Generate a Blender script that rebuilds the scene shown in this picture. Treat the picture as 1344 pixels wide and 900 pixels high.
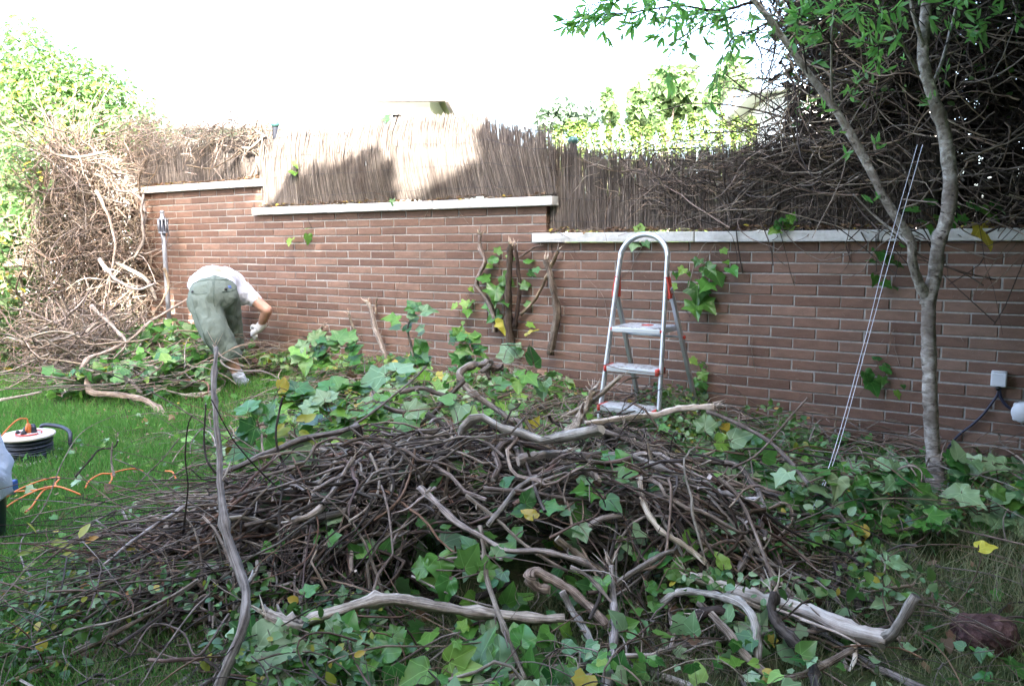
import bpy, bmesh, math, random
import numpy as np
from mathutils import Vector, Matrix

S = bpy.context.scene
for o in list(bpy.data.objects):
    bpy.data.objects.remove(o)
rad = math.radians
RNG = np.random.default_rng(11)
random.seed(5)

# ------------------------------------------------------------------ camera
H = 1.20                       # eye height
F, PITCH, ROLL = 1053.8, 0.13255, 0.00966
ALPHA, DW = 0.58971, 4.5907    # the wall's bearing and distance
cp, sp_ = math.cos(PITCH), math.sin(PITCH)
cr, sr = math.cos(ROLL), math.sin(ROLL)
_r, _u, _f = np.array([1, 0, 0.]), np.array([0, sp_, cp]), np.array([0, cp, -sp_])
CR = cr * _r - sr * _u
CU = sr * _r + cr * _u
cam_d = bpy.data.cameras.new("camera")
cam = bpy.data.objects.new("camera", cam_d)
S.collection.objects.link(cam)
cam_d.sensor_width = 36.0
cam_d.lens = F / 1344 * 36.0
cam_d.clip_start, cam_d.clip_end = 0.05, 2000
M = Matrix.Identity(4)
for i in range(3):
    M[i][0], M[i][1], M[i][2] = CR[i], CU[i], -_f[i]
M[2][3] = H
cam.matrix_world = M
S.camera = cam

# ------------------------------------------------------------------ light
SUN_EL, SUN_AZ = rad(35.0), rad(180.0)        # azimuth clockwise from +Y: the sun stands behind the camera
w = bpy.data.worlds.new("World")
S.world = w
w.use_nodes = True
nt = w.node_tree
nt.nodes.clear()
sky = nt.nodes.new("ShaderNodeTexSky")
sky.sky_type = 'NISHITA'
sky.sun_disc = False
sky.sun_elevation = SUN_EL
sky.sun_rotation = SUN_AZ
sky.air_density = 0.88
sky.dust_density = 4.6
sky.ozone_density = 0.9
bg = nt.nodes.new("ShaderNodeBackground")
bg.inputs["Strength"].default_value = 0.15
wo = nt.nodes.new("ShaderNodeOutputWorld")
nt.links.new(sky.outputs[0], bg.inputs[0])
nt.links.new(bg.outputs[0], wo.inputs[0])
sd = bpy.data.lights.new("sun", 'SUN')
sd.energy = 3.0
sd.angle = rad(0.5)
sd.color = (1.0, 0.95, 0.87)
sun = bpy.data.objects.new("sun", sd)
S.collection.objects.link(sun)
sdir = Vector((math.sin(SUN_AZ) * math.cos(SUN_EL), math.cos(SUN_AZ) * math.cos(SUN_EL), math.sin(SUN_EL)))
sun.rotation_euler = sdir.to_track_quat('Z', 'Y').to_euler()
S.view_settings.view_transform = 'Standard'
S.view_settings.look = 'None'
S.view_settings.exposure = 3.75
S.view_settings.gamma = 1.0
S.render.engine = 'CYCLES'
S.cycles.max_bounces = 8
S.cycles.transparent_max_bounces = 8

# ------------------------------------------------------------------ places
sa, ca = math.sin(ALPHA), math.cos(ALPHA)
WFOOT = np.array([DW * sa, DW * ca, 0.0])
WDIR = np.array([ca, -sa, 0.0])
WNRM = np.array([-sa, -ca, 0.0])              # towards the garden


def ray(px, py):
    u, v = px - 672.0, 450.0 - py
    return CR * u + CU * v + _f * F


def at(px, py, Y):                            # the point at forward distance Y on the line of sight
    d = ray(px, py)
    return d / d[1] * Y + np.array([0, 0, H])


def gnd(px, py, z=0.0):
    d = ray(px, py)
    return d * ((z - H) / d[2]) + np.array([0, 0, H])


def onwall(px, py, off=0.0):
    d = ray(px, py)
    k = (DW - off) / (d[0] * sa + d[1] * ca)
    return d * k + np.array([0, 0, H])


def W(t, z, off=0.0):
    return WFOOT + WDIR * t + WNRM * off + np.array([0, 0, z])


def wall_t(p):
    return p[0] * ca - p[1] * sa


def wall_off(x, y):
    return DW - (x * sa + y * ca)


# value noise
_tab = np.random.default_rng(3).random((64, 64, 64))


def vnoise(p, s=1.0):
    p = np.asarray(p, float) * s + 100.3
    if p.shape[-1] == 2:
        p = np.concatenate([p, np.zeros(p.shape[:-1] + (1,))], -1)
    i = np.floor(p).astype(int)
    f = p - i
    f = f * f * (3 - 2 * f)
    i %= 64
    j = (i + 1) % 64
    a = lambda x, y, z: _tab[x[..., 0], y[..., 1], z[..., 2]]
    c00 = a(i, i, i) * (1 - f[..., 0]) + a(j, i, i) * f[..., 0]
    c10 = a(i, j, i) * (1 - f[..., 0]) + a(j, j, i) * f[..., 0]
    c01 = a(i, i, j) * (1 - f[..., 0]) + a(j, i, j) * f[..., 0]
    c11 = a(i, j, j) * (1 - f[..., 0]) + a(j, j, j) * f[..., 0]
    c0 = c00 * (1 - f[..., 1]) + c10 * f[..., 1]
    c1 = c01 * (1 - f[..., 1]) + c11 * f[..., 1]
    return c0 * (1 - f[..., 2]) + c1 * f[..., 2]


def bed(x, y):                                # the ground rises a little to the bed along the wall
    x, y = np.asarray(x, float), np.asarray(y, float)
    o = wall_off(x, y)
    k = np.clip(1 - (o - 0.1) / 1.4, 0, 1)
    z = np.interp(x * ca - y * sa, [-5.4, -3.8, -2.0, -1.2], [0.07, 0.15, 0.13, 0.05]) * k * k * (3 - 2 * k)
    z = z + 0.03 * (vnoise(np.stack([x, y], -1), 1.3) - 0.5)
    return np.where(o < 0, 0.0, z)


# ------------------------------------------------------------------ mesh buffer
class Buf:
    def __init__(s):
        s.V, s.L, s.T, s.U, s.Mi, s.n = [], [], [], [], [], 0

    def add(s, v, faces, uv=None, mi=0):      # faces: (k,m) int array, uv: (k,m,2)
        v = np.asarray(v, float).reshape(-1, 3)
        faces = np.asarray(faces, int)
        s.V.append(v)
        s.L.append((faces + s.n).ravel())
        s.T.append(np.full(len(faces), faces.shape[1]))
        s.Mi.append(np.full(len(faces), mi))
        s.U.append(np.zeros((faces.size, 2)) if uv is None else np.asarray(uv, float).reshape(-1, 2))
        s.n += len(v)
        return s

    def mesh(s, name, mats, smooth=True):
        me = bpy.data.meshes.new(name)
        V = np.concatenate(s.V)
        L = np.concatenate(s.L)
        T = np.concatenate(s.T)
        me.vertices.add(len(V))
        me.vertices.foreach_set("co", V.astype(np.float32).ravel())
        me.loops.add(len(L))
        me.loops.foreach_set("vertex_index", L.astype(np.int32))
        me.polygons.add(len(T))
        me.polygons.foreach_set("loop_start", (np.cumsum(T) - T).astype(np.int32))
        me.polygons.foreach_set("material_index", np.concatenate(s.Mi).astype(np.int32))
        me.polygons.foreach_set("use_smooth", (T <= 4) & bool(smooth))
        uvl = me.uv_layers.new(name="UVMap")
        uvl.data.foreach_set("uv", np.concatenate(s.U).astype(np.float32).ravel())
        for m in (mats if isinstance(mats, (list, tuple)) else [mats]):
            me.materials.append(m)
        me.update(calc_edges=True)
        me.validate()
        return me

    def obj(s, name, mats, parent=None, smooth=True):
        return link(name, s.mesh(name, mats, smooth), parent)


def link(name, me, parent=None):
    o = bpy.data.objects.new(name, me)
    S.collection.objects.link(o)
    if parent is not None:
        o.parent = parent
    return o


def tag(o, label=None, cat=None, group=None, kind=None):
    if label: o["label"] = label
    if cat: o["category"] = cat
    if group: o["group"] = group
    if kind: o["kind"] = kind
    return o


def empty(name, label=None, cat=None, group=None, kind=None, loc=None):
    o = link(name, None)
    o.empty_display_size = 0.05
    if loc is not None:
        o.location = Vector(loc)
    return tag(o, label, cat, group, kind)


def norm(v):
    v = np.asarray(v, float)
    return v / np.maximum(np.linalg.norm(v, axis=-1, keepdims=True), 1e-9)


def spline(P, n):                             # Catmull-Rom resample
    P = np.asarray(P, float)
    if len(P) < 3:
        k = np.linspace(0, 1, n)[:, None]
        return P[0] * (1 - k) + P[-1] * k
    Q = np.concatenate([2 * P[:1] - P[1:2], P, 2 * P[-1:] - P[-2:-1]])
    t = np.linspace(0, len(P) - 1 - 1e-6, n)
    i = t.astype(int)
    f = (t - i)[:, None]
    a, b, c, d = Q[i], Q[i + 1], Q[i + 2], Q[i + 3]
    return 0.5 * (2 * b + (c - a) * f + (2 * a - 5 * b + 4 * c - d) * f ** 2 + (3 * b - a - 3 * c + d) * f ** 3)


def tube(buf, P, r, sides=6, rough=0.0, cap=True, mi=0, seed=None, flat=1.0, cmi=None):
    P = np.asarray(P, float)
    n = len(P)
    r = np.broadcast_to(np.asarray(r, float), (n,))
    T = norm(np.gradient(P, axis=0))
    ref = np.array([0, 0, 1.0]) if abs(T[:, 2].mean()) < 0.8 else np.array([1.0, 0, 0])
    A = norm(np.cross(T, ref))
    B = np.cross(T, A)
    th = np.linspace(0, 2 * np.pi, sides, endpoint=False)
    rr = r[:, None] * np.ones(sides)
    if rough > 0:
        g = RNG if seed is None else np.random.default_rng(seed)
        lob = 1 + rough * (g.random(sides) - 0.5) * 1.4
        rr = rr * lob * (1 + rough * (g.random((n, sides)) - 0.5)) * (1 + rough * 0.8 * (g.random((n, 1)) - 0.5))
    V = P[:, None] + rr[..., None] * (np.cos(th)[None, :, None] * A[:, None] + flat * np.sin(th)[None, :, None] * B[:, None])
    i = np.arange(n - 1)[:, None] * sides
    j = np.arange(sides)[None]
    j2 = (j + 1) % sides
    Fc = np.stack([i + j, i + j2, i + sides + j2, i + sides + j], -1).reshape(-1, 4)
    ln = np.concatenate([[0], np.cumsum(np.linalg.norm(np.diff(P, axis=0), axis=1))]) + RNG.random() * 20
    uu = np.arange(sides + 1) / sides + RNG.random() * 3
    UV = np.zeros((n - 1, sides, 4, 2))
    UV[:, :, 0, 0] = uu[:-1]; UV[:, :, 1, 0] = uu[1:]; UV[:, :, 2, 0] = uu[1:]; UV[:, :, 3, 0] = uu[:-1]
    UV[:, :, 0, 1] = ln[:-1, None]; UV[:, :, 1, 1] = ln[:-1, None]; UV[:, :, 2, 1] = ln[1:, None]; UV[:, :, 3, 1] = ln[1:, None]
    buf.add(V.reshape(-1, 3), Fc, UV, mi)
    if cap:
        base = buf.n - n * sides
        for ring, rev in ((0, True), (n - 1, False)):
            ids = np.arange(sides) + ring * sides
            if rev: ids = ids[::-1]
            buf.L.append(ids + base)
            buf.T.append(np.array([sides]))
            buf.Mi.append(np.array([mi if cmi is None else cmi]))
            buf.U.append(np.full((sides, 2), -5.0))
    return buf


def frames(nrm, head):                        # rotation matrices with z = nrm, y ~ head
    z = norm(nrm)
    y = head - (head * z).sum(-1, keepdims=True) * z
    y = norm(y)
    x = np.cross(y, z)
    return np.stack([x, y, z], -1)


def scatter(buf, tmpl, pos, R, sc, mi=0):
    tv, tf, tuv = tmpl
    n = len(pos)
    sc = np.asarray(sc, float)
    if sc.ndim == 1: sc = sc[:, None].repeat(3, 1)
    V = np.einsum('nij,nmj->nmi', R, tv[None] * sc[:, None]) + pos[:, None]
    Fc = tf[None] + (np.arange(n) * len(tv))[:, None, None]
    UV = np.broadcast_to(tuv[tf][None], (n,) + tf.shape + (2,))
    buf.add(V.reshape(-1, 3), Fc.reshape(-1, tf.shape[1]), UV, mi)


def rdir(n):
    return norm(RNG.normal(size=(n, 3)))


# ------------------------------------------------------------------ materials
class NB:
    def __init__(s, name):
        s.m = bpy.data.materials.new(name)
        s.m.use_nodes = True
        s.t = s.m.node_tree
        s.t.nodes.clear()
        s.out = s.n("ShaderNodeOutputMaterial")

    def n(s, typ, **kw):
        x = s.t.nodes.new(typ)
        for k, v in kw.items():
            setattr(x, k, v)
        return x

    def l(s, a, b):
        s.t.links.new(a, b)

    def val(s, sock, v):
        if hasattr(v, "is_output") or isinstance(v, bpy.types.NodeSocket):
            s.l(v, sock)
        else:
            sock.default_value = v

    def math(s, op, a, b=0.0, c=None, clamp=False):
        x = s.n("ShaderNodeMath", operation=op, use_clamp=clamp)
        s.val(x.inputs[0], a); s.val(x.inputs[1], b)
        if c is not None: s.val(x.inputs[2], c)
        return x.outputs[0]

    def noise(s, vec, scale, detail=4, rough=0.55, dist=0.0):
        x = s.n("ShaderNodeTexNoise")
        if vec is not None: s.l(vec, x.inputs["Vector"])
        x.inputs["Scale"].default_value = scale
        x.inputs["Detail"].default_value = detail
        x.inputs["Roughness"].default_value = rough
        x.inputs["Distortion"].default_value = dist
        return x.outputs["Fac"]

    def ramp(s, fac, stops, interp='LINEAR'):
        x = s.n("ShaderNodeValToRGB")
        x.color_ramp.interpolation = interp
        e = x.color_ramp.elements
        while len(e) < len(stops): e.new(0.5)
        for i, (p, c) in enumerate(stops):
            e[i].position = p
            e[i].color = (c[0], c[1], c[2], 1) if not np.isscalar(c) else (c, c, c, 1)
        s.l(fac, x.inputs[0])
        return x.outputs[0]

    def mix(s, fac, a, b, typ='MIX'):
        x = s.n("ShaderNodeMix", data_type='RGBA', blend_type=typ)
        s.val(x.inputs[0], fac)
        for sock, v in ((x.inputs[6], a), (x.inputs[7], b)):
            s.val(sock, (*v, 1) if isinstance(v, tuple) and len(v) == 3 else v)
        return x.outputs[2]

    def hsv(s, col, h=0.5, sat=1.0, v=1.0):
        x = s.n("ShaderNodeHueSaturation")
        s.val(x.inputs["Hue"], h); s.val(x.inputs["Saturation"], sat); s.val(x.inputs["Value"], v)
        s.val(x.inputs["Color"], (*col, 1) if isinstance(col, tuple) and len(col) == 3 else col)
        return x.outputs[0]

    def mapping(s, vec, scale=(1, 1, 1)):
        x = s.n("ShaderNodeMapping")
        s.l(vec, x.inputs[0])
        x.inputs["Scale"].default_value = scale
        return x.outputs[0]

    def bump(s, h, strength=0.3, dist=0.01):
        x = s.n("ShaderNodeBump")
        x.inputs["Strength"].default_value = strength
        x.inputs["Distance"].default_value = dist
        s.l(h, x.inputs["Height"])
        return x.outputs[0]

    def rnd(s):                               # one number per object and per loose piece
        a = s.n("ShaderNodeObjectInfo").outputs["Random"]
        b = s.n("ShaderNodeNewGeometry").outputs["Random Per Island"]
        return s.math('FRACT', s.math('ADD', s.math('MULTIPLY', a, 7.31), b))

    def bsdf(s, col, rough=0.6, metal=0.0, spec=0.5, nrm=None, finish=True):
        p = s.n("ShaderNodeBsdfPrincipled")
        s.val(p.inputs["Base Color"], (*col, 1) if isinstance(col, tuple) and len(col) == 3 else col)
        s.val(p.inputs["Roughness"], rough)
        p.inputs["Metallic"].default_value = metal
        p.inputs["Specular IOR Level"].default_value = spec
        if nrm is not None: s.l(nrm, p.inputs["Normal"])
        if finish:
            s.l(p.outputs[0], s.out.inputs[0])
        return p

    @property
    def obj(s): return s.n("ShaderNodeTexCoord").outputs["Object"]
    @property
    def uv(s): return s.n("ShaderNodeTexCoord").outputs["UV"]
    @property
    def pos(s): return s.n("ShaderNodeNewGeometry").outputs["Position"]


def plain(name, col, rough=0.5, metal=0.0, noise=0.12, scale=30, spec=0.5, bump=0.0):
    b = NB(name)
    f = b.noise(b.obj, scale, 5)
    c = b.mix(f, tuple(x * (1 - noise) for x in col), tuple(min(1, x * (1 + noise)) for x in col))
    rr = b.math('MULTIPLY_ADD', f, 0.2, rough - 0.1)
    b.bsdf(c, rr, metal, spec, b.bump(f, bump, 0.003) if bump else None)
    return b.m


def bark(name, dark, mid, pale, pale_at=0.66, uscale=7.0, vscale=4.0, rough=0.85, bump=0.9, vary=0.7):
    b = NB(name)
    uv = b.mapping(b.uv, (uscale, vscale, 1))
    n1 = b.noise(uv, 1.8, 8, 0.7, 0.8)
    n2 = b.noise(b.pos, 22, 4, 0.6)
    f = b.math('ADD', b.math('MULTIPLY', n1, 0.72), b.math('MULTIPLY', n2, 0.28))
    c = b.ramp(f, [(0.37, dark), (0.48, mid), (pale_at - .04, pale)])
    r = b.rnd()
    c = b.hsv(c, b.math('MULTIPLY_ADD', r, 0.03, 0.485), b.math('MULTIPLY_ADD', b.math('FRACT', b.math('MULTIPLY', r, 5.7)), 0.5, 0.7), b.math('MULTIPLY_ADD', b.math('FRACT', b.math('MULTIPLY', r, 13.1)), vary, 1.01 - vary / 2))
    b.bsdf(c, rough, 0, 0.25, b.bump(f, bump, 0.006))
    return b.m


def leafmat(name, dark, light, under, rough=0.4, trans=0.3, vein=True, yellow=0.008, ycol=(0.45, 0.36, 0.05), spec=0.5):
    b = NB(name)
    r = b.rnd()
    base = b.ramp(r, [(0.0, dark), (0.55, tuple((x + y) / 2 for x, y in zip(dark, light))), (1.0, light)])
    r2 = b.math('FRACT', b.math('MULTIPLY', r, 17.3))
    base = b.mix(b.math('LESS_THAN', r2, yellow), base, ycol)
    base = b.hsv(base, b.math('MULTIPLY_ADD', b.math('FRACT', b.math('MULTIPLY', r, 31.7)), 0.04, 0.48), 1.0, b.math('MULTIPLY_ADD', b.noise(b.pos, 40, 3), 0.5, 0.75))
    if vein:
        s = b.n("ShaderNodeSeparateXYZ")
        b.l(b.uv, s.inputs[0])
        ang = b.math('DIVIDE', b.math('ARCTAN2', s.outputs[0], b.math('ADD', s.outputs[1], 0.02)), rad(48))
        dist = b.math('ABSOLUTE', b.math('SUBTRACT', ang, b.math('ROUND', ang)))
        ln = b.math('POWER', b.math('ADD', b.math('POWER', s.outputs[0], 2.0), b.math('POWER', s.outputs[1], 2.0)), 0.5)
        ww = b.math('MULTIPLY', dist, ln)
        vm = b.math('SUBTRACT', 1.0, b.math('DIVIDE', ww, 0.022), clamp=True)
        base = b.mix(b.math('MULTIPLY', vm, 0.55), base, tuple(min(1, x * 1.6 + 0.06) for x in light))
    bf = b.n("ShaderNodeNewGeometry").outputs["Backfacing"]
    col = b.mix(b.math('MULTIPLY', bf, 0.75), base, under)
    p = b.bsdf(col, b.math('MULTIPLY_ADD', bf, 0.25, rough), 0, spec, None, finish=False)
    t = b.n("ShaderNodeBsdfTranslucent")
    tc = b.mix(0.35, base, tuple(min(1, x * 1.5) for x in light))
    b.l(tc, t.inputs[0])
    mx = b.n("ShaderNodeMixShader")
    mx.inputs[0].default_value = trans
    b.l(p.outputs[0], mx.inputs[1]); b.l(t.outputs[0], mx.inputs[2])
    b.l(mx.outputs[0], b.out.inputs[0])
    return b.m


MAT = {}
# fired brick, one tone per brick
b = NB("fired_brick")
r = b.rnd()
c = b.ramp(r, [(0.0, (0.125, 0.07, 0.05)), (0.35, (0.16, 0.09, 0.063)), (0.7, (0.185, 0.107, 0.076)), (1.0, (0.225, 0.138, 0.1))])
f = b.noise(b.mapping(b.pos, (1, 1, 3)), 14, 6, 0.65)
c = b.mix(0.55, c, b.ramp(f, [(0.25, 0.25), (0.75, 0.75)]), 'OVERLAY')
f2 = b.noise(b.pos, 160, 3)
c = b.mix(b.ramp(f2, [(0.62, 0.0), (0.72, 0.35)]), c, (0.36, 0.31, 0.27))
f3 = b.noise(b.pos, 2.2, 4)
c = b.mix(b.ramp(f3, [(0.45, 0.0), (0.75, 0.4)]), c, (0.10, 0.075, 0.06))
b.bsdf(c, 0.82, 0, 0.3, b.bump(b.math('ADD', f, b.math('MULTIPLY', f2, 0.5)), 0.35, 0.004))
MAT["brick"] = b.m
b = NB("mortar")
f = b.noise(b.pos, 60, 6, 0.7)
f3 = b.noise(b.pos, 3, 4)
c = b.ramp(f, [(0.3, (0.28, 0.265, 0.245)), (0.7, (0.46, 0.44, 0.415))])
c = b.mix(b.ramp(f3, [(0.45, 0.0), (0.75, 0.5)]), c, (0.2, 0.18, 0.16))
b.bsdf(c, 0.9, 0, 0.2, b.bump(f, 0.6, 0.004))
MAT["mortar"] = b.m
b = NB("coping_concrete")
f = b.noise(b.pos, 45, 6, 0.7)
f2 = b.noise(b.mapping(b.pos, (3, 3, 14)), 1.6, 5, 0.6)
c = b.ramp(f, [(0.3, (0.5, 0.49, 0.46)), (0.7, (0.66, 0.65, 0.62))])
c = b.mix(b.ramp(f2, [(0.48, 0.0), (0.72, 0.55)]), c, (0.3, 0.28, 0.23))
c = b.mix(b.ramp(b.noise(b.pos, 90, 2), [(0.68, 0.0), (0.74, 0.6)]), c, (0.14, 0.13, 0.1))
b.bsdf(c, 0.85, 0, 0.3, b.bump(f, 0.35, 0.003))
MAT["coping"] = b.m
# lawn soil
b = NB("lawn_soil")
f = b.noise(b.pos, 9, 6, 0.65)
f2 = b.noise(b.pos, 55, 5, 0.7)
c = b.ramp(f2, [(0.3, (0.03, 0.035, 0.015)), (0.6, (0.07, 0.095, 0.03))])
c = b.mix(b.ramp(f, [(0.5, 0.0), (0.68, 0.8)]), c, (0.075, 0.055, 0.035))
b.bsdf(c, 0.95, 0, 0.1, b.bump(f2, 0.8, 0.01))
MAT["soil"] = b.m
MAT["bark"] = bark("weathered_bark", (0.04, 0.028, 0.021), (0.165, 0.122, 0.09), (0.44, 0.355, 0.28))
MAT["bark_dark"] = bark("dark_bark", (0.016, 0.011, 0.009), (0.055, 0.039, 0.03), (0.17, 0.13, 0.10), 0.74)
MAT["bark_red"] = bark("reddish_twig", (0.06, 0.036, 0.027), (0.16, 0.095, 0.066), (0.31, 0.21, 0.15))
MAT["bark_grey"] = bark("silver_grey_bark", (0.07, 0.055, 0.045), (0.26, 0.213, 0.172), (0.54, 0.465, 0.39), 0.66)
MAT["wood_pale"] = bark("peeled_pale_wood", (0.22, 0.145, 0.095), (0.55, 0.43, 0.33), (0.76, 0.66, 0.55), 0.62, 7, 2.2, vary=.35)
MAT["vine_tan"] = bark("dry_tan_vine", (0.085, 0.062, 0.047), (0.24, 0.18, 0.135), (0.46, 0.375, 0.295))
b = NB("speckled_tree_bark")
uv1 = b.mapping(b.uv, (3.0, 22.0, 1))
n1 = b.noise(uv1, 1.5, 6, 0.65, 0.5)
n2 = b.noise(b.mapping(b.uv, (4.0, 40.0, 1)), 1.2, 3, 0.6)
n3 = b.noise(b.pos, 7, 4, 0.6)
c = b.ramp(n1, [(0.34, (0.12, 0.098, 0.08)), (0.5, (0.3, 0.26, 0.22)), (0.66, (0.52, 0.48, 0.43))])
c = b.mix(b.ramp(n3, [(0.45, 0.0), (0.62, 0.65)]), c, (0.14, 0.11, 0.088))
c = b.mix(b.ramp(n2, [(0.62, 0.0), (0.68, 0.9)]), c, (0.045, 0.034, 0.028))
b.bsdf(c, 0.85, 0, 0.25, b.bump(b.math('SUBTRACT', n1, n2), 0.9, 0.006))
MAT["tree_bark"] = b.m
MAT["ivy"] = leafmat("ivy_leaf", (0.022, 0.09, 0.02), (0.11, 0.27, 0.045), (0.22, 0.36, 0.18), 0.3, 0.25)
MAT["ivy_young"] = leafmat("young_ivy_leaf", (0.10, 0.26, 0.03), (0.24, 0.42, 0.07), (0.3, 0.42, 0.2), 0.42, 0.35)
MAT["ivy_pale"] = leafmat("pale_ivy_leaf", (0.12, 0.23, 0.09), (0.27, 0.38, 0.19), (0.31, 0.42, 0.25), 0.45, 0.2)  # paler copy of the ivy leaf, sky reflection put into its colour
MAT["leaf_yellow"] = leafmat("yellowed_leaf", (0.45, 0.38, 0.04), (0.62, 0.5, 0.07), (0.5, 0.45, 0.15), 0.5, 0.3, yellow=0.0)
MAT["leaf_small"] = leafmat("shrub_leaf", (0.03, 0.085, 0.018), (0.11, 0.22, 0.04), (0.16, 0.26, 0.11), 0.42, 0.25, vein=False, yellow=0.015)
MAT["leaf_olive"] = leafmat("yellow_green_leaf", (0.16, 0.22, 0.02), (0.34, 0.34, 0.04), (0.3, 0.32, 0.12), 0.45, 0.3, vein=False, yellow=0.1, ycol=(0.45, 0.22, 0.05))
MAT["leaf_tree"] = leafmat("lance_leaf", (0.075, 0.24, 0.05), (0.2, 0.43, 0.09), (0.22, 0.42, 0.16), 0.4, 0.5, vein=False, yellow=0.0)
MAT["leaf_hedge"] = leafmat("hedge_leaf", (0.08, 0.17, 0.05), (0.22, 0.35, 0.13), (0.26, 0.37, 0.2), 0.45, 0.35, vein=False, yellow=0.08)
MAT["leaf_far"] = leafmat("far_tree_leaf", (0.09, 0.16, 0.06), (0.18, 0.28, 0.11), (0.2, 0.28, 0.15), 0.6, 0.25, vein=False, yellow=0.0)
MAT["leaf_far_blue"] = leafmat("blue_green_leaf", (0.08, 0.13, 0.09), (0.15, 0.22, 0.15), (0.15, 0.22, 0.15), 0.6, 0.2, vein=False, yellow=0.0)
MAT["leaf_conifer"] = leafmat("conifer_needle", (0.06, 0.12, 0.02), (0.14, 0.2, 0.04), (0.12, 0.2, 0.06), 0.65, 0.15, vein=False, yellow=0.0)
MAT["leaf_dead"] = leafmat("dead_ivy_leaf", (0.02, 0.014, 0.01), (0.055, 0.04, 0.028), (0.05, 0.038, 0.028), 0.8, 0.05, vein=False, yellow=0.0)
MAT["leaf_dry"] = leafmat("dry_brown_leaf", (0.09, 0.05, 0.03), (0.26, 0.16, 0.09), (0.22, 0.15, 0.1), 0.75, 0.1, yellow=0.12)
MAT["grass"] = leafmat("grass_blade", (0.06, 0.19, 0.03), (0.16, 0.36, 0.065), (0.1, 0.24, 0.05), 0.45, 0.3, vein=False, yellow=0.07, ycol=(0.34, 0.29, 0.13), spec=0.35)
MAT["grass_dry"] = leafmat("dry_grass_blade", (0.05, 0.10, 0.035), (0.20, 0.22, 0.10), (0.2, 0.22, 0.1), 0.6, 0.2, vein=False, yellow=0.3, ycol=(0.36, 0.3, 0.18))
# reeds
b = NB("weathered_reed")
r = b.rnd()
c = b.ramp(r, [(0.0, (0.12, 0.1, 0.088)), (0.5, (0.18, 0.152, 0.133)), (0.88, (0.235, 0.2, 0.175)), (1.0, (0.36, 0.31, 0.26))])
f = b.noise(b.mapping(b.pos, (30, 30, 5)), 2.0, 5)
c = b.mix(0.5, c, b.ramp(f, [(0.3, 0.2), (0.7, 0.8)]), 'OVERLAY')
c = b.mix(b.ramp(b.noise(b.pos, 3.2, 4), [(0.5, 0.0), (0.72, 0.55)]), c, (0.06, 0.045, 0.038))
b.bsdf(c, 0.85, 0, 0.25, b.bump(f, 0.5, 0.003))
MAT["reed"] = b.m
# aluminium
b = NB("brushed_aluminium")
f = b.noise(b.mapping(b.obj, (60, 60, 4)), 4, 4)
f2 = b.noise(b.obj, 12, 4)
c = b.mix(f2, (0.5, 0.52, 0.54), (0.66, 0.68, 0.7))
b.bsdf(c, b.math('MULTIPLY_ADD', f, 0.25, 0.32), 0.75, 0.5, b.bump(f, 0.08, 0.001))
MAT["alu"] = b.m
b = NB("dirty_step_tread")
f = b.noise(b.obj, 26, 5, 0.7)
f2 = b.noise(b.obj, 70, 3)
c = b.mix(b.ramp(f, [(0.46, 0.0), (0.6, 0.9)]), (0.58, 0.59, 0.6), (0.2, 0.17, 0.14))
b.bsdf(c, 0.6, 0.2, 0.4, b.bump(f2, 0.3, 0.002))
MAT["tread"] = b.m
MAT["red"] = plain("red_plastic", (0.55, 0.055, 0.035), 0.45)
MAT["black"] = plain("black_plastic", (0.015, 0.015, 0.018), 0.4)
MAT["white_plastic"] = plain("white_plastic", (0.7, 0.71, 0.74), 0.4, noise=0.05)
MAT["drum_white"] = plain("drum_face", (0.72, 0.62, 0.56), 0.4, noise=0.06, scale=9)
MAT["orange"] = plain("orange_cord", (0.62, 0.17, 0.035), 0.5)
MAT["cable"] = plain("dark_cable", (0.035, 0.042, 0.06), 0.45, noise=0.3)
MAT["blue_cable"] = plain("blue_black_cable", (0.02, 0.022, 0.045), 0.45)
MAT["blue"] = plain("blue_plastic", (0.04, 0.09, 0.3), 0.4)
MAT["grey_metal"] = plain("grey_metal", (0.34, 0.36, 0.4), 0.4, 0.5, 0.2)
MAT["grey_plastic"] = plain("grey_plastic", (0.42, 0.44, 0.48), 0.45, noise=0.15)
MAT["steel_dark"] = plain("dark_steel", (0.05, 0.055, 0.07), 0.4, 0.5)
MAT["string"] = plain("pale_string", (0.7, 0.7, 0.78), 0.7)
MAT["bucket"] = plain("dark_bucket", (0.02, 0.03, 0.05), 0.4)
b = NB("plastic_bag")
f = b.noise(b.obj, 16, 5, 0.6, 1.5)
p = b.bsdf((0.72, 0.76, 0.84), 0.3, 0, 0.5, b.bump(f, 0.7, 0.02), finish=False)
t = b.n("ShaderNodeBsdfTranslucent"); t.inputs[0].default_value = (0.75, 0.8, 0.88, 1)
mx = b.n("ShaderNodeMixShader"); mx.inputs[0].default_value = 0.35
b.l(p.outputs[0], mx.inputs[1]); b.l(t.outputs[0], mx.inputs[2]); b.l(mx.outputs[0], b.out.inputs[0])
MAT["bag"] = b.m
b = NB("lava_rock")
f = b.noise(b.obj, 22, 8, 0.7)
v = b.n("ShaderNodeTexVoronoi"); v.inputs["Scale"].default_value = 60; b.l(b.obj, v.inputs["Vector"])
c = b.ramp(f, [(0.35, (0.04, 0.02, 0.018)), (0.52, (0.09, 0.045, 0.04)), (0.7, (0.19, 0.11, 0.095))])
b.bsdf(c, 0.9, 0, 0.25, b.bump(b.math('ADD', f, b.math('MULTIPLY', v.outputs["Distance"], 0.6)), 1.0, 0.012))
MAT["rock"] = b.m
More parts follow.
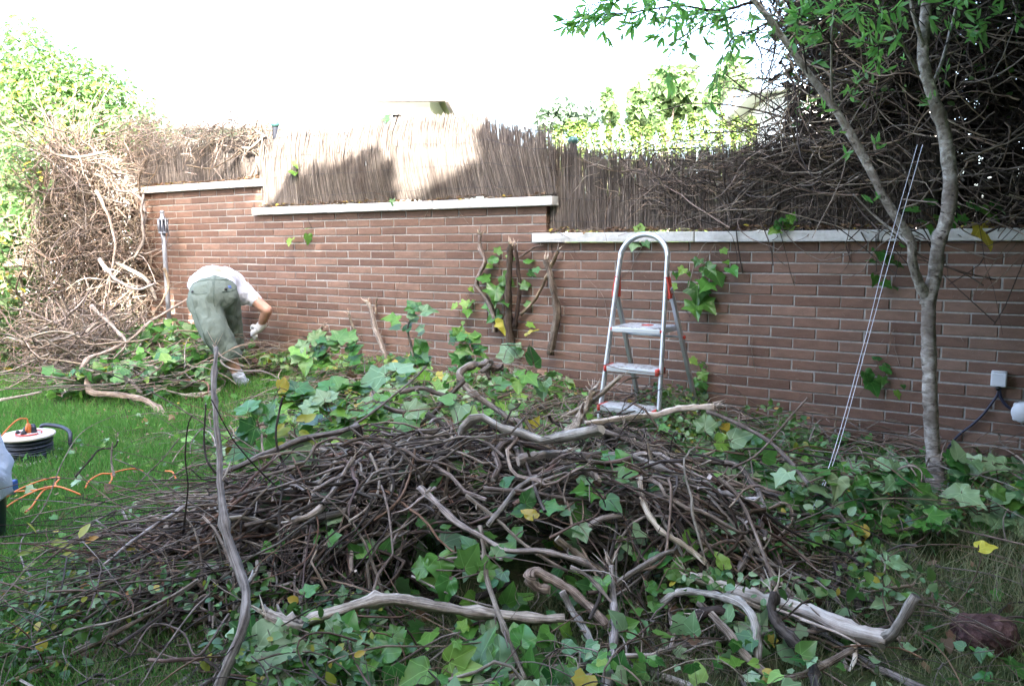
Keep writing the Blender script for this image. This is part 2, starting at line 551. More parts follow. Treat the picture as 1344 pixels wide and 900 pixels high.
# skin and clothes
b = NB("skin")
f = b.noise(b.obj, 25, 4)
c = b.ramp(f, [(0.3, (0.42, 0.225, 0.165)), (0.7, (0.52, 0.31, 0.23))])
p = b.bsdf(c, 0.5, 0, 0.4)
p.inputs["Subsurface Weight"].default_value = 0.1
p.inputs["Subsurface Radius"].default_value = (0.02, 0.008, 0.004)
MAT["skin"] = b.m


def cloth(name, col, fold=0.5, sc=9):
    b = NB(name)
    f = b.noise(b.mapping(b.obj, (1.6, 1.6, 0.7)), sc, 3, 0.5, 1.2)
    weave = b.noise(b.obj, 350, 2)
    c = b.mix(b.noise(b.obj, 12, 4), tuple(x * 0.88 for x in col), tuple(min(1, x * 1.1) for x in col))
    b.bsdf(c, 0.88, 0, 0.2, b.bump(b.math('ADD', f, b.math('MULTIPLY', weave, 0.05)), fold, 0.03))
    return b.m


MAT["shorts"] = cloth("sage_cotton", (0.14, 0.17, 0.143), 0.75)
MAT["seam"] = cloth("sage_cotton_seam", (0.10, 0.13, 0.11), 0.3)
MAT["shirt"] = cloth("white_cotton", (0.56, 0.58, 0.64), 0.6)
MAT["sock"] = cloth("pale_sock", (0.6, 0.63, 0.74), 0.35, 40)
MAT["glove"] = cloth("white_glove", (0.68, 0.68, 0.68), 0.35, 40)
MAT["shoe"] = plain("dark_shoe", (0.05, 0.07, 0.1), 0.6)
MAT["hair"] = plain("brown_hair", (0.06, 0.04, 0.03), 0.6)
MAT["house_white"] = plain("white_render", (0.78, 0.77, 0.74), 0.9, noise=0.05, scale=3)
MAT["house_cream"] = plain("brown_render", (0.17, 0.13, 0.105), 0.9, noise=0.08, scale=3)  # kept dark so the added house bounces little light
MAT["roof_grey"] = plain("grey_roof_tile", (0.34, 0.38, 0.44), 0.7, noise=0.25, scale=6)
MAT["roof_pale"] = plain("pale_roof_tile", (0.5, 0.48, 0.46), 0.8, noise=0.2, scale=6)
MAT["gutter"] = plain("brown_gutter", (0.17, 0.15, 0.145), 0.5)
MAT["glass"] = plain("window_glass", (0.04, 0.05, 0.06), 0.1)
MAT["post_green"] = plain("green_post_paint", (0.05, 0.14, 0.12), 0.4)

# ------------------------------------------------------------------ leaf templates
def leaf_tmpl(half, fold=0.25, bend=0.25):
    """outline of the right half, base to tip: a fan round a point on the midrib, folded along it"""
    half = np.array(half, float)
    if len(half) > 10:
        half = spline(np.column_stack([half, half[:, :1] * 0]), 20)[:, :2]
        half[0, 0] = half[-1, 0] = 0
    ymax = half[-1, 1]
    cy = 0.3 * ymax
    out = np.concatenate([half, (half[1:-1] * [-1, 1])[::-1]])
    V2 = np.concatenate([[[0, cy]], out])
    z = fold * np.abs(V2[:, 0]) - bend * (V2[:, 1] / ymax) ** 2 * ymax * 0.6 - 0.22 * V2[:, 0] ** 2
    z += 0.035 * np.sin(V2[:, 1] * 9 + V2[:, 0] * 7)
    n = len(out)
    tri = np.array([(0, 1 + i, 1 + (i + 1) % n) for i in range(n)])
    return np.column_stack([V2, z]), tri, V2.copy()


IVY = [
    leaf_tmpl([(0, 0), (.10, -.10), (.26, -.15), (.44, -.06), (.48, .08), (.45, .2), (.53, .33), (.6, .45), (.48, .51), (.35, .57), (.27, .70), (.14, .88), (0, 1.03)], .22, .28),
    leaf_tmpl([(0, 0), (.12, -.13), (.3, -.14), (.45, .0), (.48, .16), (.5, .3), (.46, .42), (.36, .52), (.28, .62), (.16, .83), (0, 1.0)], .28, .35),
    leaf_tmpl([(0, 0), (.08, -.08), (.22, -.16), (.36, -.20), (.43, -.06), (.43, .12), (.54, .24), (.66, .37), (.52, .45), (.37, .52), (.25, .66), (.13, .86), (0, 1.08)], .16, .2),
]
IVYS = [leaf_tmpl([(0, 0), (.3, -.12), (.47, .08), (.43, .22), (.56, .44), (.33, .58), (0, 1.0)], .25, .3),
        leaf_tmpl([(0, 0), (.28, -.1), (.46, .12), (.42, .45), (.2, .75), (0, 1.0)], .3, .35)]
OVAL = leaf_tmpl([(0, 0), (.2, .2), (.27, .5), (.17, .8), (0, 1.0)], .3, .25)
ROUND = leaf_tmpl([(0, 0), (.32, .15), (.38, .5), (.22, .82), (0, 1.0)], .3, .25)
LANCE = leaf_tmpl([(0, 0), (.095, .22), (.13, .48), (.085, .76), (0, 1.0)], .25, .1)
QUAD = (np.array([[0, 0, 0], [.34, .45, .08], [0, 1, -.12], [-.34, .45, .08]]), np.array([[0, 1, 2, 3]]), np.array([[0, 0], [.34, .45], [0, 1], [-.34, .45]]))
BLADE = (np.array([[-.5, 0, 0], [.5, 0, 0], [-.38, .45, .06], [.38, .45, .06], [-.2, .8, .2], [.2, .8, .2], [0, 1, .34]]),
         np.array([[0, 1, 3], [0, 3, 2], [2, 3, 5], [2, 5, 4], [4, 5, 6]]), np.zeros((7, 2)))


def chamfer_box(buf, c, e1, e2, e3, h, ch=0.003, mi=0):
    """box at c with half sizes h along e1,e2,e3; the +e3 face has chamfered edges"""
    e = np.array([e1, e2, e3])
    x, y, z = h
    loc = [(-x, -y, -z), (x, -y, -z), (x, y, -z), (-x, y, -z), (-x, -y, z - ch), (x, -y, z - ch), (x, y, z - ch), (-x, y, z - ch),
           (-x + ch, -y + ch, z), (x - ch, -y + ch, z), (x - ch, y - ch, z), (-x + ch, y - ch, z)]
    V = np.array(loc) @ e + c
    Fc = [(0, 3, 2, 1), (0, 1, 5, 4), (1, 2, 6, 5), (2, 3, 7, 6), (3, 0, 4, 7), (4, 5, 9, 8), (5, 6, 10, 9), (6, 7, 11, 10), (7, 4, 8, 11), (8, 9, 10, 11)]
    buf.add(V, Fc, None, mi)


def box(buf, c, h, mi=0, e=None):
    e = np.eye(3) if e is None else np.asarray(e)
    x, y, z = h
    V = np.array([(-x, -y, -z), (x, -y, -z), (x, y, -z), (-x, y, -z), (-x, -y, z), (x, -y, z), (x, y, z), (-x, y, z)]) @ e + np.asarray(c)
    buf.add(V, [(0, 3, 2, 1), (4, 5, 6, 7), (0, 1, 5, 4), (1, 2, 6, 5), (2, 3, 7, 6), (3, 0, 4, 7)], None, mi)


def bevelled(name, c, h, mat, parent=None, e=None, bev=0.004, seg=2, smooth=False):
    bm = bmesh.new()
    bmesh.ops.create_cube(bm, size=2.0)
    for v in bm.verts:
        v.co = Vector((v.co.x * h[0], v.co.y * h[1], v.co.z * h[2]))
    bmesh.ops.bevel(bm, geom=bm.edges[:], offset=bev, segments=seg, affect='EDGES', profile=0.6)
    e = np.eye(3) if e is None else np.asarray(e)
    for v in bm.verts:
        v.co = Vector(np.array(v.co) @ e + np.asarray(c))
    me = bpy.data.meshes.new(name)
    bm.to_mesh(me); bm.free()
    me.materials.append(mat)
    return link(name, me, parent)


def lathe(buf, prof, c, n=24, axis=(0, 0, 1), mi=0):
    ax = norm(axis)
    ref = np.array([1.0, 0, 0]) if abs(ax[0]) < 0.8 else np.array([0, 1.0, 0])
    a = norm(np.cross(ax, ref)); b_ = np.cross(ax, a)
    th = np.linspace(0, 2 * np.pi, n, endpoint=False)
    prof = np.array(prof, float)
    V = np.asarray(c) + prof[:, 0, None, None] * (np.cos(th)[None, :, None] * a + np.sin(th)[None, :, None] * b_) + prof[:, 1, None, None] * ax
    m = len(prof)
    i = np.arange(m - 1)[:, None] * n
    j = np.arange(n)[None]
    Fc = np.stack([i + j, i + (j + 1) % n, i + n + (j + 1) % n, i + n + j], -1).reshape(-1, 4)
    buf.add(V.reshape(-1, 3), Fc, None, mi)
    base = buf.n - m * n
    for ring, rev in ((0, True), (m - 1, False)):
        if prof[ring, 0] > 1e-4:
            ids = np.arange(n) + ring * n
            if rev: ids = ids[::-1]
            buf.L.append(ids + base); buf.T.append(np.array([n])); buf.Mi.append(np.array([mi])); buf.U.append(np.zeros((n, 2)))
    return buf

# ================================================================== SETTING
def axis_lines(a0, a1, step, far):
    n = np.arange(a0, a1 + 1e-6, step)
    g = [a0 - (a0 + far) * (k / 10) ** 2 for k in range(10, 0, -1)]
    h = [a1 + (far - a1) * (k / 10) ** 2 for k in range(1, 11)]
    return np.concatenate([g, n, h])


xs, ys = axis_lines(-9, 5, 0.14, 600), axis_lines(-1, 10, 0.14, 900)
GX, GY = np.meshgrid(xs, ys)
P2 = np.stack([GX, GY], -1)
GZ = np.where((np.abs(GX + 2) < 7.2) & (np.abs(GY - 4.5) < 5.7), bed(GX, GY), 0.0)
nx, ny = len(xs), len(ys)
i = np.arange(ny - 1)[:, None] * nx + np.arange(nx - 1)[None]
g = Buf().add(np.stack([GX, GY, GZ], -1).reshape(-1, 3), np.stack([i, i + 1, i + nx + 1, i + nx], -1).reshape(-1, 4))
tag(g.obj("ground", MAT["soil"]), kind="structure")


# a house added unseen behind the camera, its eave set to shade the garden
def box_bm(buf, x0, x1, y0, y1, z0, z1, mi=0):
    box(buf, ((x0 + x1) / 2, (y0 + y1) / 2, (z0 + z1) / 2), ((x1 - x0) / 2, (y1 - y0) / 2, (z1 - z0) / 2), mi)


EAVE = 6.9
hs = Buf()
box_bm(hs, -9, 11, -9.8, -2.2, 0, EAVE - 0.15, 0)
hs.add([(-9.4, -1.75, EAVE), (11.4, -1.75, EAVE), (11.4, -6, EAVE + 2.2), (-9.4, -6, EAVE + 2.2), (-9.4, -10.2, EAVE), (11.4, -10.2, EAVE),
        (-9.4, -1.75, EAVE - .14), (11.4, -1.75, EAVE - .14), (11.4, -10.2, EAVE - .14), (-9.4, -10.2, EAVE - .14)],
       [(0, 1, 2, 3), (3, 2, 5, 4), (6, 7, 1, 0), (9, 8, 7, 6), (4, 5, 8, 9)], None, 1)
for x in (-6.5, -3, 0.2, 4, 8):
    for z in (1.3, 4.6):
        box_bm(hs, x - .6, x + .6, -2.25, -2.12, z - .65, z + .65, 2)
        box_bm(hs, x - .7, x + .7, -2.24, -2.05, z - .75, z - .66, 0)
tag(hs.obj("added_shade_house", [MAT["house_cream"], MAT["roof_pale"], MAT["glass"]], smooth=False), kind="structure")

# ------------------------------------------------------------------ brick wall
LB, HB, JN = 0.2466, 0.06, 0.010
ZC3, ZC2, ZC1 = 1.155, 1.395, 1.635
T_END, T_12, T_23, T_MAX = -7.62, -5.62, -2.79, 2.6
wall = empty("brick_wall", "stepped red brown brick wall with pale stone coping across the garden", "wall", loc=None)
core = Buf()
e_w = np.stack([WDIR, np.array([0, 0, 1.0]), WNRM])


def wall_box(buf, t0, t1, z0, z1, o0, o1, mi=0):
    c = W((t0 + t1) / 2, (z0 + z1) / 2, (o0 + o1) / 2)
    box(buf, c, ((t1 - t0) / 2, (z1 - z0) / 2, (o1 - o0) / 2), mi, e_w)


RC = 0.006
wall_box(core, T_END + RC, T_12 - RC, -0.3, ZC1 - 0.004, -0.24, -RC)
wall_box(core, T_12 - RC, T_23 - RC, -0.3, ZC2 - 0.004, -0.24, -RC)
wall_box(core, T_23 - RC, T_MAX, -0.3, ZC3 - 0.004, -0.24, -RC)
core.obj("mortar", MAT["mortar"], wall, smooth=False)
bricks = []
t_ref = -1.5466        # a perpend
for k in range(-12, 30):
    ztop = ZC3 - HB * k
    zc = ztop - HB / 2
    if zc < -0.05 or zc > ZC1: continue
    tend = T_12 if zc > ZC2 else (T_23 if zc > ZC3 else T_MAX)
    off = 0.5 * LB if k % 2 else 0.0
    n0 = math.floor((T_END - t_ref - off) / LB)
    for q in range(n0, 200):
        a = t_ref + off + q * LB + JN / 2
        b_ = a + LB - JN
        a2, b2 = max(a, T_END), min(b_, tend)
        if a2 > tend - 0.02: break
        if b2 - a2 < 0.03: continue
        last = b2 >= tend - 0.03 and tend < T_MAX
        if last: b2 = tend
        bricks.append((a2, b2, zc, last))


def brick_size(q):
    c = W((q[0] + q[1]) / 2, q[2])
    d = c - [0, 0, H]
    dep = d @ _f
    px = 672 + F * (d @ CR) / dep
    vis = -20 < px < 1360 and q[2] > 0.14
    return (1 if vis else 0.001) * (q[1] - q[0]) / dep / dep


bricks.sort(key=brick_size, reverse=True)
rest = Buf()
bm_cache = {}
for n, (a, b_, zc, last) in enumerate(bricks):
    pr = RNG.normal(0, 0.0012)
    dep = 0.11 if last else 0.05
    half = ((b_ - a) / 2 + RNG.normal(0, .0007), (HB - JN) / 2 + RNG.normal(0, .0005), dep)
    cpos = W((a + b_) / 2 + RNG.normal(0, .001), zc + RNG.normal(0, .0007), -dep + pr)
    if n < 300:
        key = (round(half[0], 2), last)
        if key not in bm_cache:
            bb = Buf(); chamfer_box(bb, np.zeros(3), *np.eye(3), half, .003)
            bm_cache[key] = bb.mesh("brick", MAT["brick"], False)
        o = link("brick", bm_cache[key], wall)
        mw = Matrix(np.array(e_w).T.tolist()).to_4x4()
        mw = mw @ Matrix.Rotation(RNG.normal(0, .004), 4, 'Z') @ Matrix.Rotation(RNG.normal(0, .004), 4, 'X')
        mw.translation = Vector(cpos)
        o.matrix_local = mw
    else:
        chamfer_box(rest, cpos, *e_w, half, .003)
tag(rest.obj("brick_courses", MAT["brick"], wall, False), kind="stuff")


# coping slabs
def slab(t0, t1, z, name="coping_slab"):
    return bevelled(name, W((t0 + t1) / 2, z + .03, -.1), ((t1 - t0) / 2, .03, .145), MAT["coping"], wall, e_w, .006, 2)


for seq, z in (([-7.75, -6.42, T_12 + .06], ZC1), ([T_12 - .09, -4.79, -3.72, T_23 + .075], ZC2), ([T_23 - .09, -1.75, -.75, .3, 1.35, 2.6], ZC3)):
    for a, b_ in zip(seq[:-1], seq[1:]):
        slab(a + .003, b_ - .003, z + RNG.normal(0, .001))


# ------------------------------------------------------------------ reed screens
def prof(pts, off):
    """screen top line from the photo: list of px,py -> (t,z) table at wall offset off"""
    q = [onwall(px, py, off) for px, py in pts]
    return np.array([[wall_t(p), p[2]] for p in q])


def reed_screen(name, label, t0, t1, zb, top, off0, bulge, pitch=0.0027, layers=4, gaps=0.0, flop=0.0):
    root = empty(name, label, "reed screen", "reed screens along the wall top")
    bf = Buf()
    for ly in range(layers):
        for t in np.arange(t0, t1, pitch):
            if RNG.random() < gaps: continue
            tt = t + RNG.normal(0, pitch * .7)
            zt = np.interp(tt, top[:, 0], top[:, 1]) + RNG.normal(0, .007) - abs(RNG.normal(0, .012)) - .03 * vnoise(np.array([tt, ly * 3.0]), 14) - (.02 * ly if ly else 0)
            z0 = zb + abs(RNG.normal(0, .008)) + .012 * np.sin(tt * 9)
            if RNG.random() < .1: z0 += RNG.random() * .2
            m = 6
            s = np.linspace(0, 1, m)
            z = z0 + (zt - z0) * s
            bl = bulge(tt, s)
            o = off0 + bl - .016 * ly + RNG.normal(0, .004) + np.cumsum(RNG.normal(0, .0025, m))
            lean = RNG.normal(0, .012) + .06 * (vnoise(np.array([tt, 2.0]), 1.7) - .5)
            lean -= flop * np.exp(-((tt + 3.12) / .38) ** 2)
            if RNG.random() < .04: lean += RNG.normal(0, .07); zt += RNG.random() * .04
            P = WFOOT + np.outer(tt + lean * s + np.cumsum(RNG.normal(0, .0012, m)), WDIR) + np.outer(o, WNRM)
            P[:, 2] = z
            tube(bf, P, np.linspace(.0025, .0014, m) * (.75 + .6 * RNG.random()), 3, 0, False)
    tag(bf.obj("reeds", [MAT["reed"], MAT["vine_tan"]], root), kind="stuff")
    # broken reeds and rootlets stuck to the face
    for _ in range(int(380 * (t1 - t0))):
        t = RNG.uniform(t0, t1)
        s_ = RNG.random() ** .8
        zt = np.interp(t, top[:, 0], top[:, 1])
        z = zb + (zt - zb) * s_
        hd = norm(WDIR * RNG.normal(0, .7) + [0, 0, RNG.normal(0, 1)] + WNRM * .15)
        Q = W(t, z, off0 + float(bulge(t, np.array([s_]))[0]) + .006) + np.zeros((6, 3))
        l_ = RNG.uniform(.02, .13)
        Q = Q + hd * np.linspace(0, l_, 6)[:, None] + np.cumsum(RNG.normal(0, l_ * .07, (6, 3)), 0)
        tube(bf, Q, np.linspace(.0018, .0009, 6), 3, 0, False, 1)
    # binding wires
    wb = Buf()
    for fz in (.12, .37, .62, .86):
        tt = np.linspace(t0 + .01, t1 - .01, 60)
        zt = np.interp(tt, top[:, 0], top[:, 1])
        o = off0 + np.array([bulge(a, fz) for a in tt]) + .006
        P = WFOOT + np.outer(tt, WDIR) + np.outer(o, WNRM)
        P[:, 2] = zb + (zt - zb) * fz + .004 * np.sin(tt * 31)
        tube(wb, P, .0011, 4)
    wb.obj("binding_wire", MAT["steel_dark"], root)
    return root


top1 = prof([(180, 196), (200, 190), (240, 186), (280, 180), (320, 172), (350, 163), (362, 158)], -.05)
top2 = prof([(345, 166), (380, 163), (420, 161), (470, 158), (520, 150), (560, 144), (600, 143), (625, 139), (636, 134), (650, 141), (680, 152), (705, 158), (722, 158), (735, 165), (752, 178)], .04)
top3 = prof([(735, 182), (760, 187), (800, 191), (850, 194), (900, 192), (950, 186), (1000, 178), (1050, 172), (1100, 172), (1344, 170)], -.03)
reed_screen("reed_screen", "grey reed screen behind dead vines above the highest wall step", -7.7, T_12 + .05, ZC1 + .06, top1, -.06, lambda t, s: .015 * np.sin(t * 5) + 0 * s)
reed_screen("reed_screen", "bulging thatch like reed screen half sunlit above the middle wall step", T_12 + .02, T_23 + .08, ZC2 + .065, top2, .012,
            lambda t, s: .07 * np.exp(-((t + 4.2) / .9) ** 2) * np.sin(s * 2.6) + .02 * np.sin(t * 6.3 + 1) * s - .16 * np.clip(s - .62, 0, 1) ** 1.3 + .03 * np.sin(t * 13) * s * s, flop=.15)
reed_screen("reed_screen", "shaded brown reed screen with gaps above the lowest wall step", T_23 - .02, -.5, ZC3 + .065, top3, -.05,
            lambda t, s: .012 * np.sin(t * 4) + .02 * np.sin(t * 7) * s, gaps=.03)
# posts that carry the screens
for px, py, lab in ((752, 183, "green capped steel post between the two right reed screens"), (361, 162, "grey capped post at the joint of the left reed screens")):
    p = onwall(px, py, -.11 if px > 700 else -.06)
    pb = Buf()
    lathe(pb, [(.0, -.62), (.024, -.62), (.024, -.012), (.024, -.004)], p, 14)
    root = empty("fence_post", lab, "fence post", "posts of the reed fence")
    pb.obj("post_tube", MAT["steel_dark"], root)
    cb = Buf(); lathe(cb, [(.027, -.03), (.035, -.012), (.034, .0), (.024, .012), (.008, .017), (0, .018)], p, 16)
    cb.obj("post_cap", MAT["post_green"], root)

# ------------------------------------------------------------------ far houses, hedge and trees
def part_box(name, x0, x1, y0, y1, z0, z1, mat, root):
    q = Buf(); box_bm(q, x0, x1, y0, y1, z0, z1)
    return q.obj(name, mat, root, False)


def far_house(label, x0, x1, y0, y1, ze, zr, ridge, wall_mat, roof_mat, tiles=0, over=.45, hip=0.0):
    """a gabled house; ridge 'x' runs across the view, 'y' away from it"""
    root = empty("far_house", label, "house", "houses beyond the wall")
    xm, ym = (x0 + x1) / 2, (y0 + y1) / 2
    wb = Buf()
    if ridge == 'x':
        wb.add([(x0, y0, -.2), (x1, y0, -.2), (x1, y1, -.2), (x0, y1, -.2), (x0, y0, ze), (x1, y0, ze), (x1, y1, ze), (x0, y1, ze), (x0, ym, ze), (x1, ym, ze)],
               [(0, 1, 5, 4), (2, 3, 7, 6), (1, 2, 6, 5), (3, 0, 4, 7)])
        wb.add([(x0, y0, ze), (x0, y1, ze), (x0, ym, zr - .1), (x1, y0, ze), (x1, y1, ze), (x1, ym, zr - .1)], [(0, 2, 1), (3, 4, 5)] if not hip else [(0, 2, 1)])
        sl = (zr - ze) / (ym - y0)
        xr = x1 + over - hip
        pl = [[(x0 - over, y0 - over, ze - sl * over), (x1 + over, y0 - over, ze - sl * over), (xr, ym, zr), (x0 - over, ym, zr)],
              [(x1 + over, y1 + over, ze - sl * over), (x0 - over, y1 + over, ze - sl * over), (x0 - over, ym, zr), (xr, ym, zr)]]
    else:
        wb.add([(x0, y0, -.2), (x1, y0, -.2), (x1, y1, -.2), (x0, y1, -.2), (x0, y0, ze), (x1, y0, ze), (x1, y1, ze), (x0, y1, ze)],
               [(0, 1, 5, 4), (2, 3, 7, 6), (1, 2, 6, 5), (3, 0, 4, 7)])
        wb.add([(x0, y0, ze), (x1, y0, ze), (xm, y0, zr - .1), (x0, y1, ze), (x1, y1, ze), (xm, y1, zr - .1)], [(0, 1, 2), (3, 5, 4)])
        sl = (zr - ze) / (xm - x0)
        pl = [[(x0 - over, y1 + over, ze - sl * over), (x0 - over, y0 - over, ze - sl * over), (xm, y0 - over, zr), (xm, y1 + over, zr)],
              [(x1 + over, y0 - over, ze - sl * over), (x1 + over, y1 + over, ze - sl * over), (xm, y1 + over, zr), (xm, y0 - over, zr)]]
    wb.obj("wall", wall_mat, root, False)
    if hip:
        zq = ze - sl * over
        pl.append([(x1 + over, y0 - over, zq), (x1 + over, y1 + over, zq), (xr, ym, zr), (xr, ym - .01, zr)])
    for q in pl:
        rb = Buf(); q = np.array(q); d = np.array([0, 0, .07])
        rb.add(np.concatenate([q, q + d]), [(0, 3, 2, 1), (4, 5, 6, 7), (0, 1, 5, 4), (1, 2, 6, 5), (2, 3, 7, 6), (3, 0, 4, 7)])
        ro = rb.obj("roof", roof_mat, root, False)
        for k in range(tiles):
            f0 = k / tiles
            tb = Buf()
            e0 = q[0] + (q[3] - q[0]) * f0 + d; e1 = q[1] + (q[2] - q[1]) * f0 + d
            f1 = f0 + 1.0 / tiles
            g0 = q[0] + (q[3] - q[0]) * f1 + d; g1 = q[1] + (q[2] - q[1]) * f1 + d
            up = np.array([0, 0, .05])
            tb.add([e0, e1, g1, g0, e0 + up, e1 + up, g1 + up * .1, g0 + up * .1], [(4, 5, 6, 7), (0, 1, 5, 4), (1, 2, 6, 5), (3, 0, 4, 7)])
            tb.obj("tile_course", roof_mat, ro, False)
    gu = Buf()
    for q in pl:
        tube(gu, [np.array(q[0]) - [0, 0, .02], np.array(q[1]) - [0, 0, .02]], .06, 8)
    tag(gu.obj("gutter", MAT["gutter"], root), kind="stuff")
    n = max(2, int((x1 - x0) / 3))
    for kk in range(n):
        xc = x0 + (x1 - x0) * (kk + .5) / n
        wf = part_box("window", xc - .55, xc + .55, y0 - .05, y0 + .02, ze - 1.9, ze - .7, MAT["house_white"], root)
        part_box("pane", xc - .48, xc + .48, y0 - .065, y0 - .052, ze - 1.83, ze - .77, MAT["glass"], wf)
    return root


pA, pB = at(450, 124, 21), at(585, 117, 21)
far_house("white house with a pale low roof beyond the middle of the wall", pA[0] + .45, pB[0] - .45, 21.45, 27, pA[2] + .25, pA[2] + 2.6, 'x', MAT["house_white"], MAT["house_white"], hip=1.6)
pR, pE = at(252, 118, 18.5), at(362, 168, 15)
far_house("house with blue grey tiled roof behind the hedge at the left", pE[0] - 7.0, pE[0] - .4, 15.4, 22, pE[2] + .2, pR[2], 'x', MAT["house_white"], MAT["roof_grey"], 9, hip=pE[0] - pR[0])

pA, pB = at(1040, 118, 19), at(1140, 112, 19)
far_house("low house with grey roof edge beside the dark thicket", pA[0] + .45, pB[0] + 2, 19.45, 25, pA[2] + .1, pA[2] + .45, 'x', MAT["house_white"], MAT["house_white"])


def leaf_cloud(buf, c, r, n, tmpl, size, shell=0.55, up=0.3, droop=0.0, lump=0.35):
    """leaves spread through an uneven ellipsoid"""
    c, r = np.asarray(c, float), np.asarray(r, float)
    d = rdir(n)
    k = shell + (1 - shell) * RNG.random(n) ** .6
    k *= 1 - lump + 2 * lump * vnoise(d * 1.0 + c, 2.1)
    p = c + d * r * k[:, None]
    nr = norm(d * .6 + rdir(n) * .7 + [0, 0, up])
    hd = rdir(n) + [0, 0, -droop]
    scatter(buf, tmpl, p, frames(nr, hd), size * (.6 + .8 * RNG.random(n)))
    return p


def far_tree(label, clumps, base, mat, tmpl=QUAD, size=.3, n=500, tr=.14, cat="tree"):
    root = empty("far_tree", label, cat, "trees beyond the wall")
    fb, tb = Buf(), Buf()
    cs = np.array([c[:3] for c in clumps])
    topc = cs[cs[:, 2].argmax()]
    P = spline([base, (base + topc) / 2 + [.1, 0, 0], topc], 10)
    tube(tb, P, np.linspace(tr, tr * .25, 10), 8, .2)
    for c in clumps:
        leaf_cloud(fb, c[:3], np.array([c[3], c[3], c[4]]), n, tmpl, size, .25)
        j = P[np.abs(P[:, 2] - c[2] * .75).argmin()]
        tube(tb, spline([j, (j + np.array(c[:3])) / 2 + [0, 0, -.1], c[:3]], 6), np.linspace(tr * .4, tr * .1, 6), 5)
    tb.obj("trunk", MAT["bark_grey"], root)
    tag(fb.obj("crown", mat, root), kind="stuff")
    return root


def fclump(lst, Y):
    out = []
    for px, py, rpx, rpy in lst:
        p = at(px, py, Y + RNG.normal(0, .3))
        out.append((*p, rpx / F * Y, rpy / F * Y))
    return out


far_tree("bright green broad tree standing tallest behind the clipped conifers", fclump([(872, 135, 28, 22), (890, 112, 28, 25), (905, 140, 24, 18), (868, 105, 14, 12), (850, 160, 22, 16)], 24), np.array([at(880, 130, 24)[0], 24, 0]), MAT["leaf_far"], n=420, size=.28)
far_tree("loose airy tree between the bright tree and the thicket", fclump([(950, 105, 16, 16), (965, 85, 12, 12), (940, 128, 14, 10), (975, 108, 10, 7)], 25), np.array([at(952, 130, 25)[0], 25, 0]), MAT["leaf_far"], n=130, size=.26)
far_tree("pale blue green rounded tree behind the peak of the reed screen", fclump([(735, 152, 24, 20), (765, 152, 26, 18), (715, 156, 12, 12)], 26), np.array([at(745, 150, 26)[0], 26, 0]), MAT["leaf_far_blue"], n=420, size=.24)
far_tree("thin spire shaped conifer left of the bright tree", fclump([(797, 128, 5, 10), (800, 142, 8, 10), (803, 155, 9, 12)], 25), np.array([at(800, 150, 25)[0], 25, 0]), MAT["leaf_far"], n=200, size=.22)
far_tree("dark pointed conifer touching the bright tree", fclump([(836, 125, 6, 12), (838, 140, 12, 12), (842, 155, 16, 14)], 23), np.array([at(840, 150, 23)[0], 23, 0]), MAT["leaf_far"], n=330, size=.24)
# clipped conifers, each a column of its own
for kk, px in enumerate([712, 731, 748, 764, 781, 799, 815, 833, 851, 870, 889, 908, 926, 946, 966, 986]):
    Y = 20 + RNG.normal(0, .15)
    p = at(px, 163 + RNG.normal(0, 2.5) - (9 if kk > 10 else 0) + (4 if kk < 2 else 0), Y)
    root = empty("clipped_conifer", "slim clipped conifer in the row of a hedge beyond the reed screen", "conifer", "row of clipped conifers beyond the wall")
    fb = Buf()
    for zz in np.arange(.3, p[2] - .15, .34):
        leaf_cloud(fb, (p[0], Y, zz), (.165, .165, .26), 170, QUAD, .085, .6, .7, lump=.15)
    leaf_cloud(fb, (p[0], Y, p[2] - .12), (.12, .12, .2), 140, QUAD, .08, .4, .9, lump=.15)
    tag(fb.obj("crown", MAT["leaf_conifer"], root), kind="stuff")
    tb = Buf(); tube(tb, [(p[0], Y, -.05), (p[0], Y, p[2] * .9)], [.05, .02], 6)
    tb.obj("trunk", MAT["bark_grey"], root)

# ------------------------------------------------------------------ trees added overhead out of view, clumps placed to shape the sun patches
SE, CE = math.sin(SUN_EL), math.cos(SUN_EL)


def shade_tree(name, trunk_xy, clumps):
    """clumps: X, w (height across the sun's rays), Y, radius, leaves"""
    fb, tb = Buf(), Buf()
    top = None
    for X, wv, Y, r, n in clumps:
        z = (wv - Y * SE) / CE
        leaf_cloud(fb, (X, Y, z), (r, r, r * .9), n, QUAD, .17, .2, .5)
        if top is None: top = np.array([X, Y, z])
        tube(tb, spline([(*trunk_xy, z * .5), ((trunk_xy[0] + X) / 2, (trunk_xy[1] + Y) / 2, z * .8), (X, Y, z)], 8), np.linspace(.07, .02, 8), 6)
    tube(tb, spline([(*trunk_xy, 0), (trunk_xy[0] + .1, trunk_xy[1], top[2] * .5), top], 10), np.linspace(.14, .05, 10), 8)
    root = empty(name, kind="structure")
    tb.obj("trunk", MAT["bark_grey"], root)
    tag(fb.obj("crown", MAT["leaf_far"], root), kind="stuff")


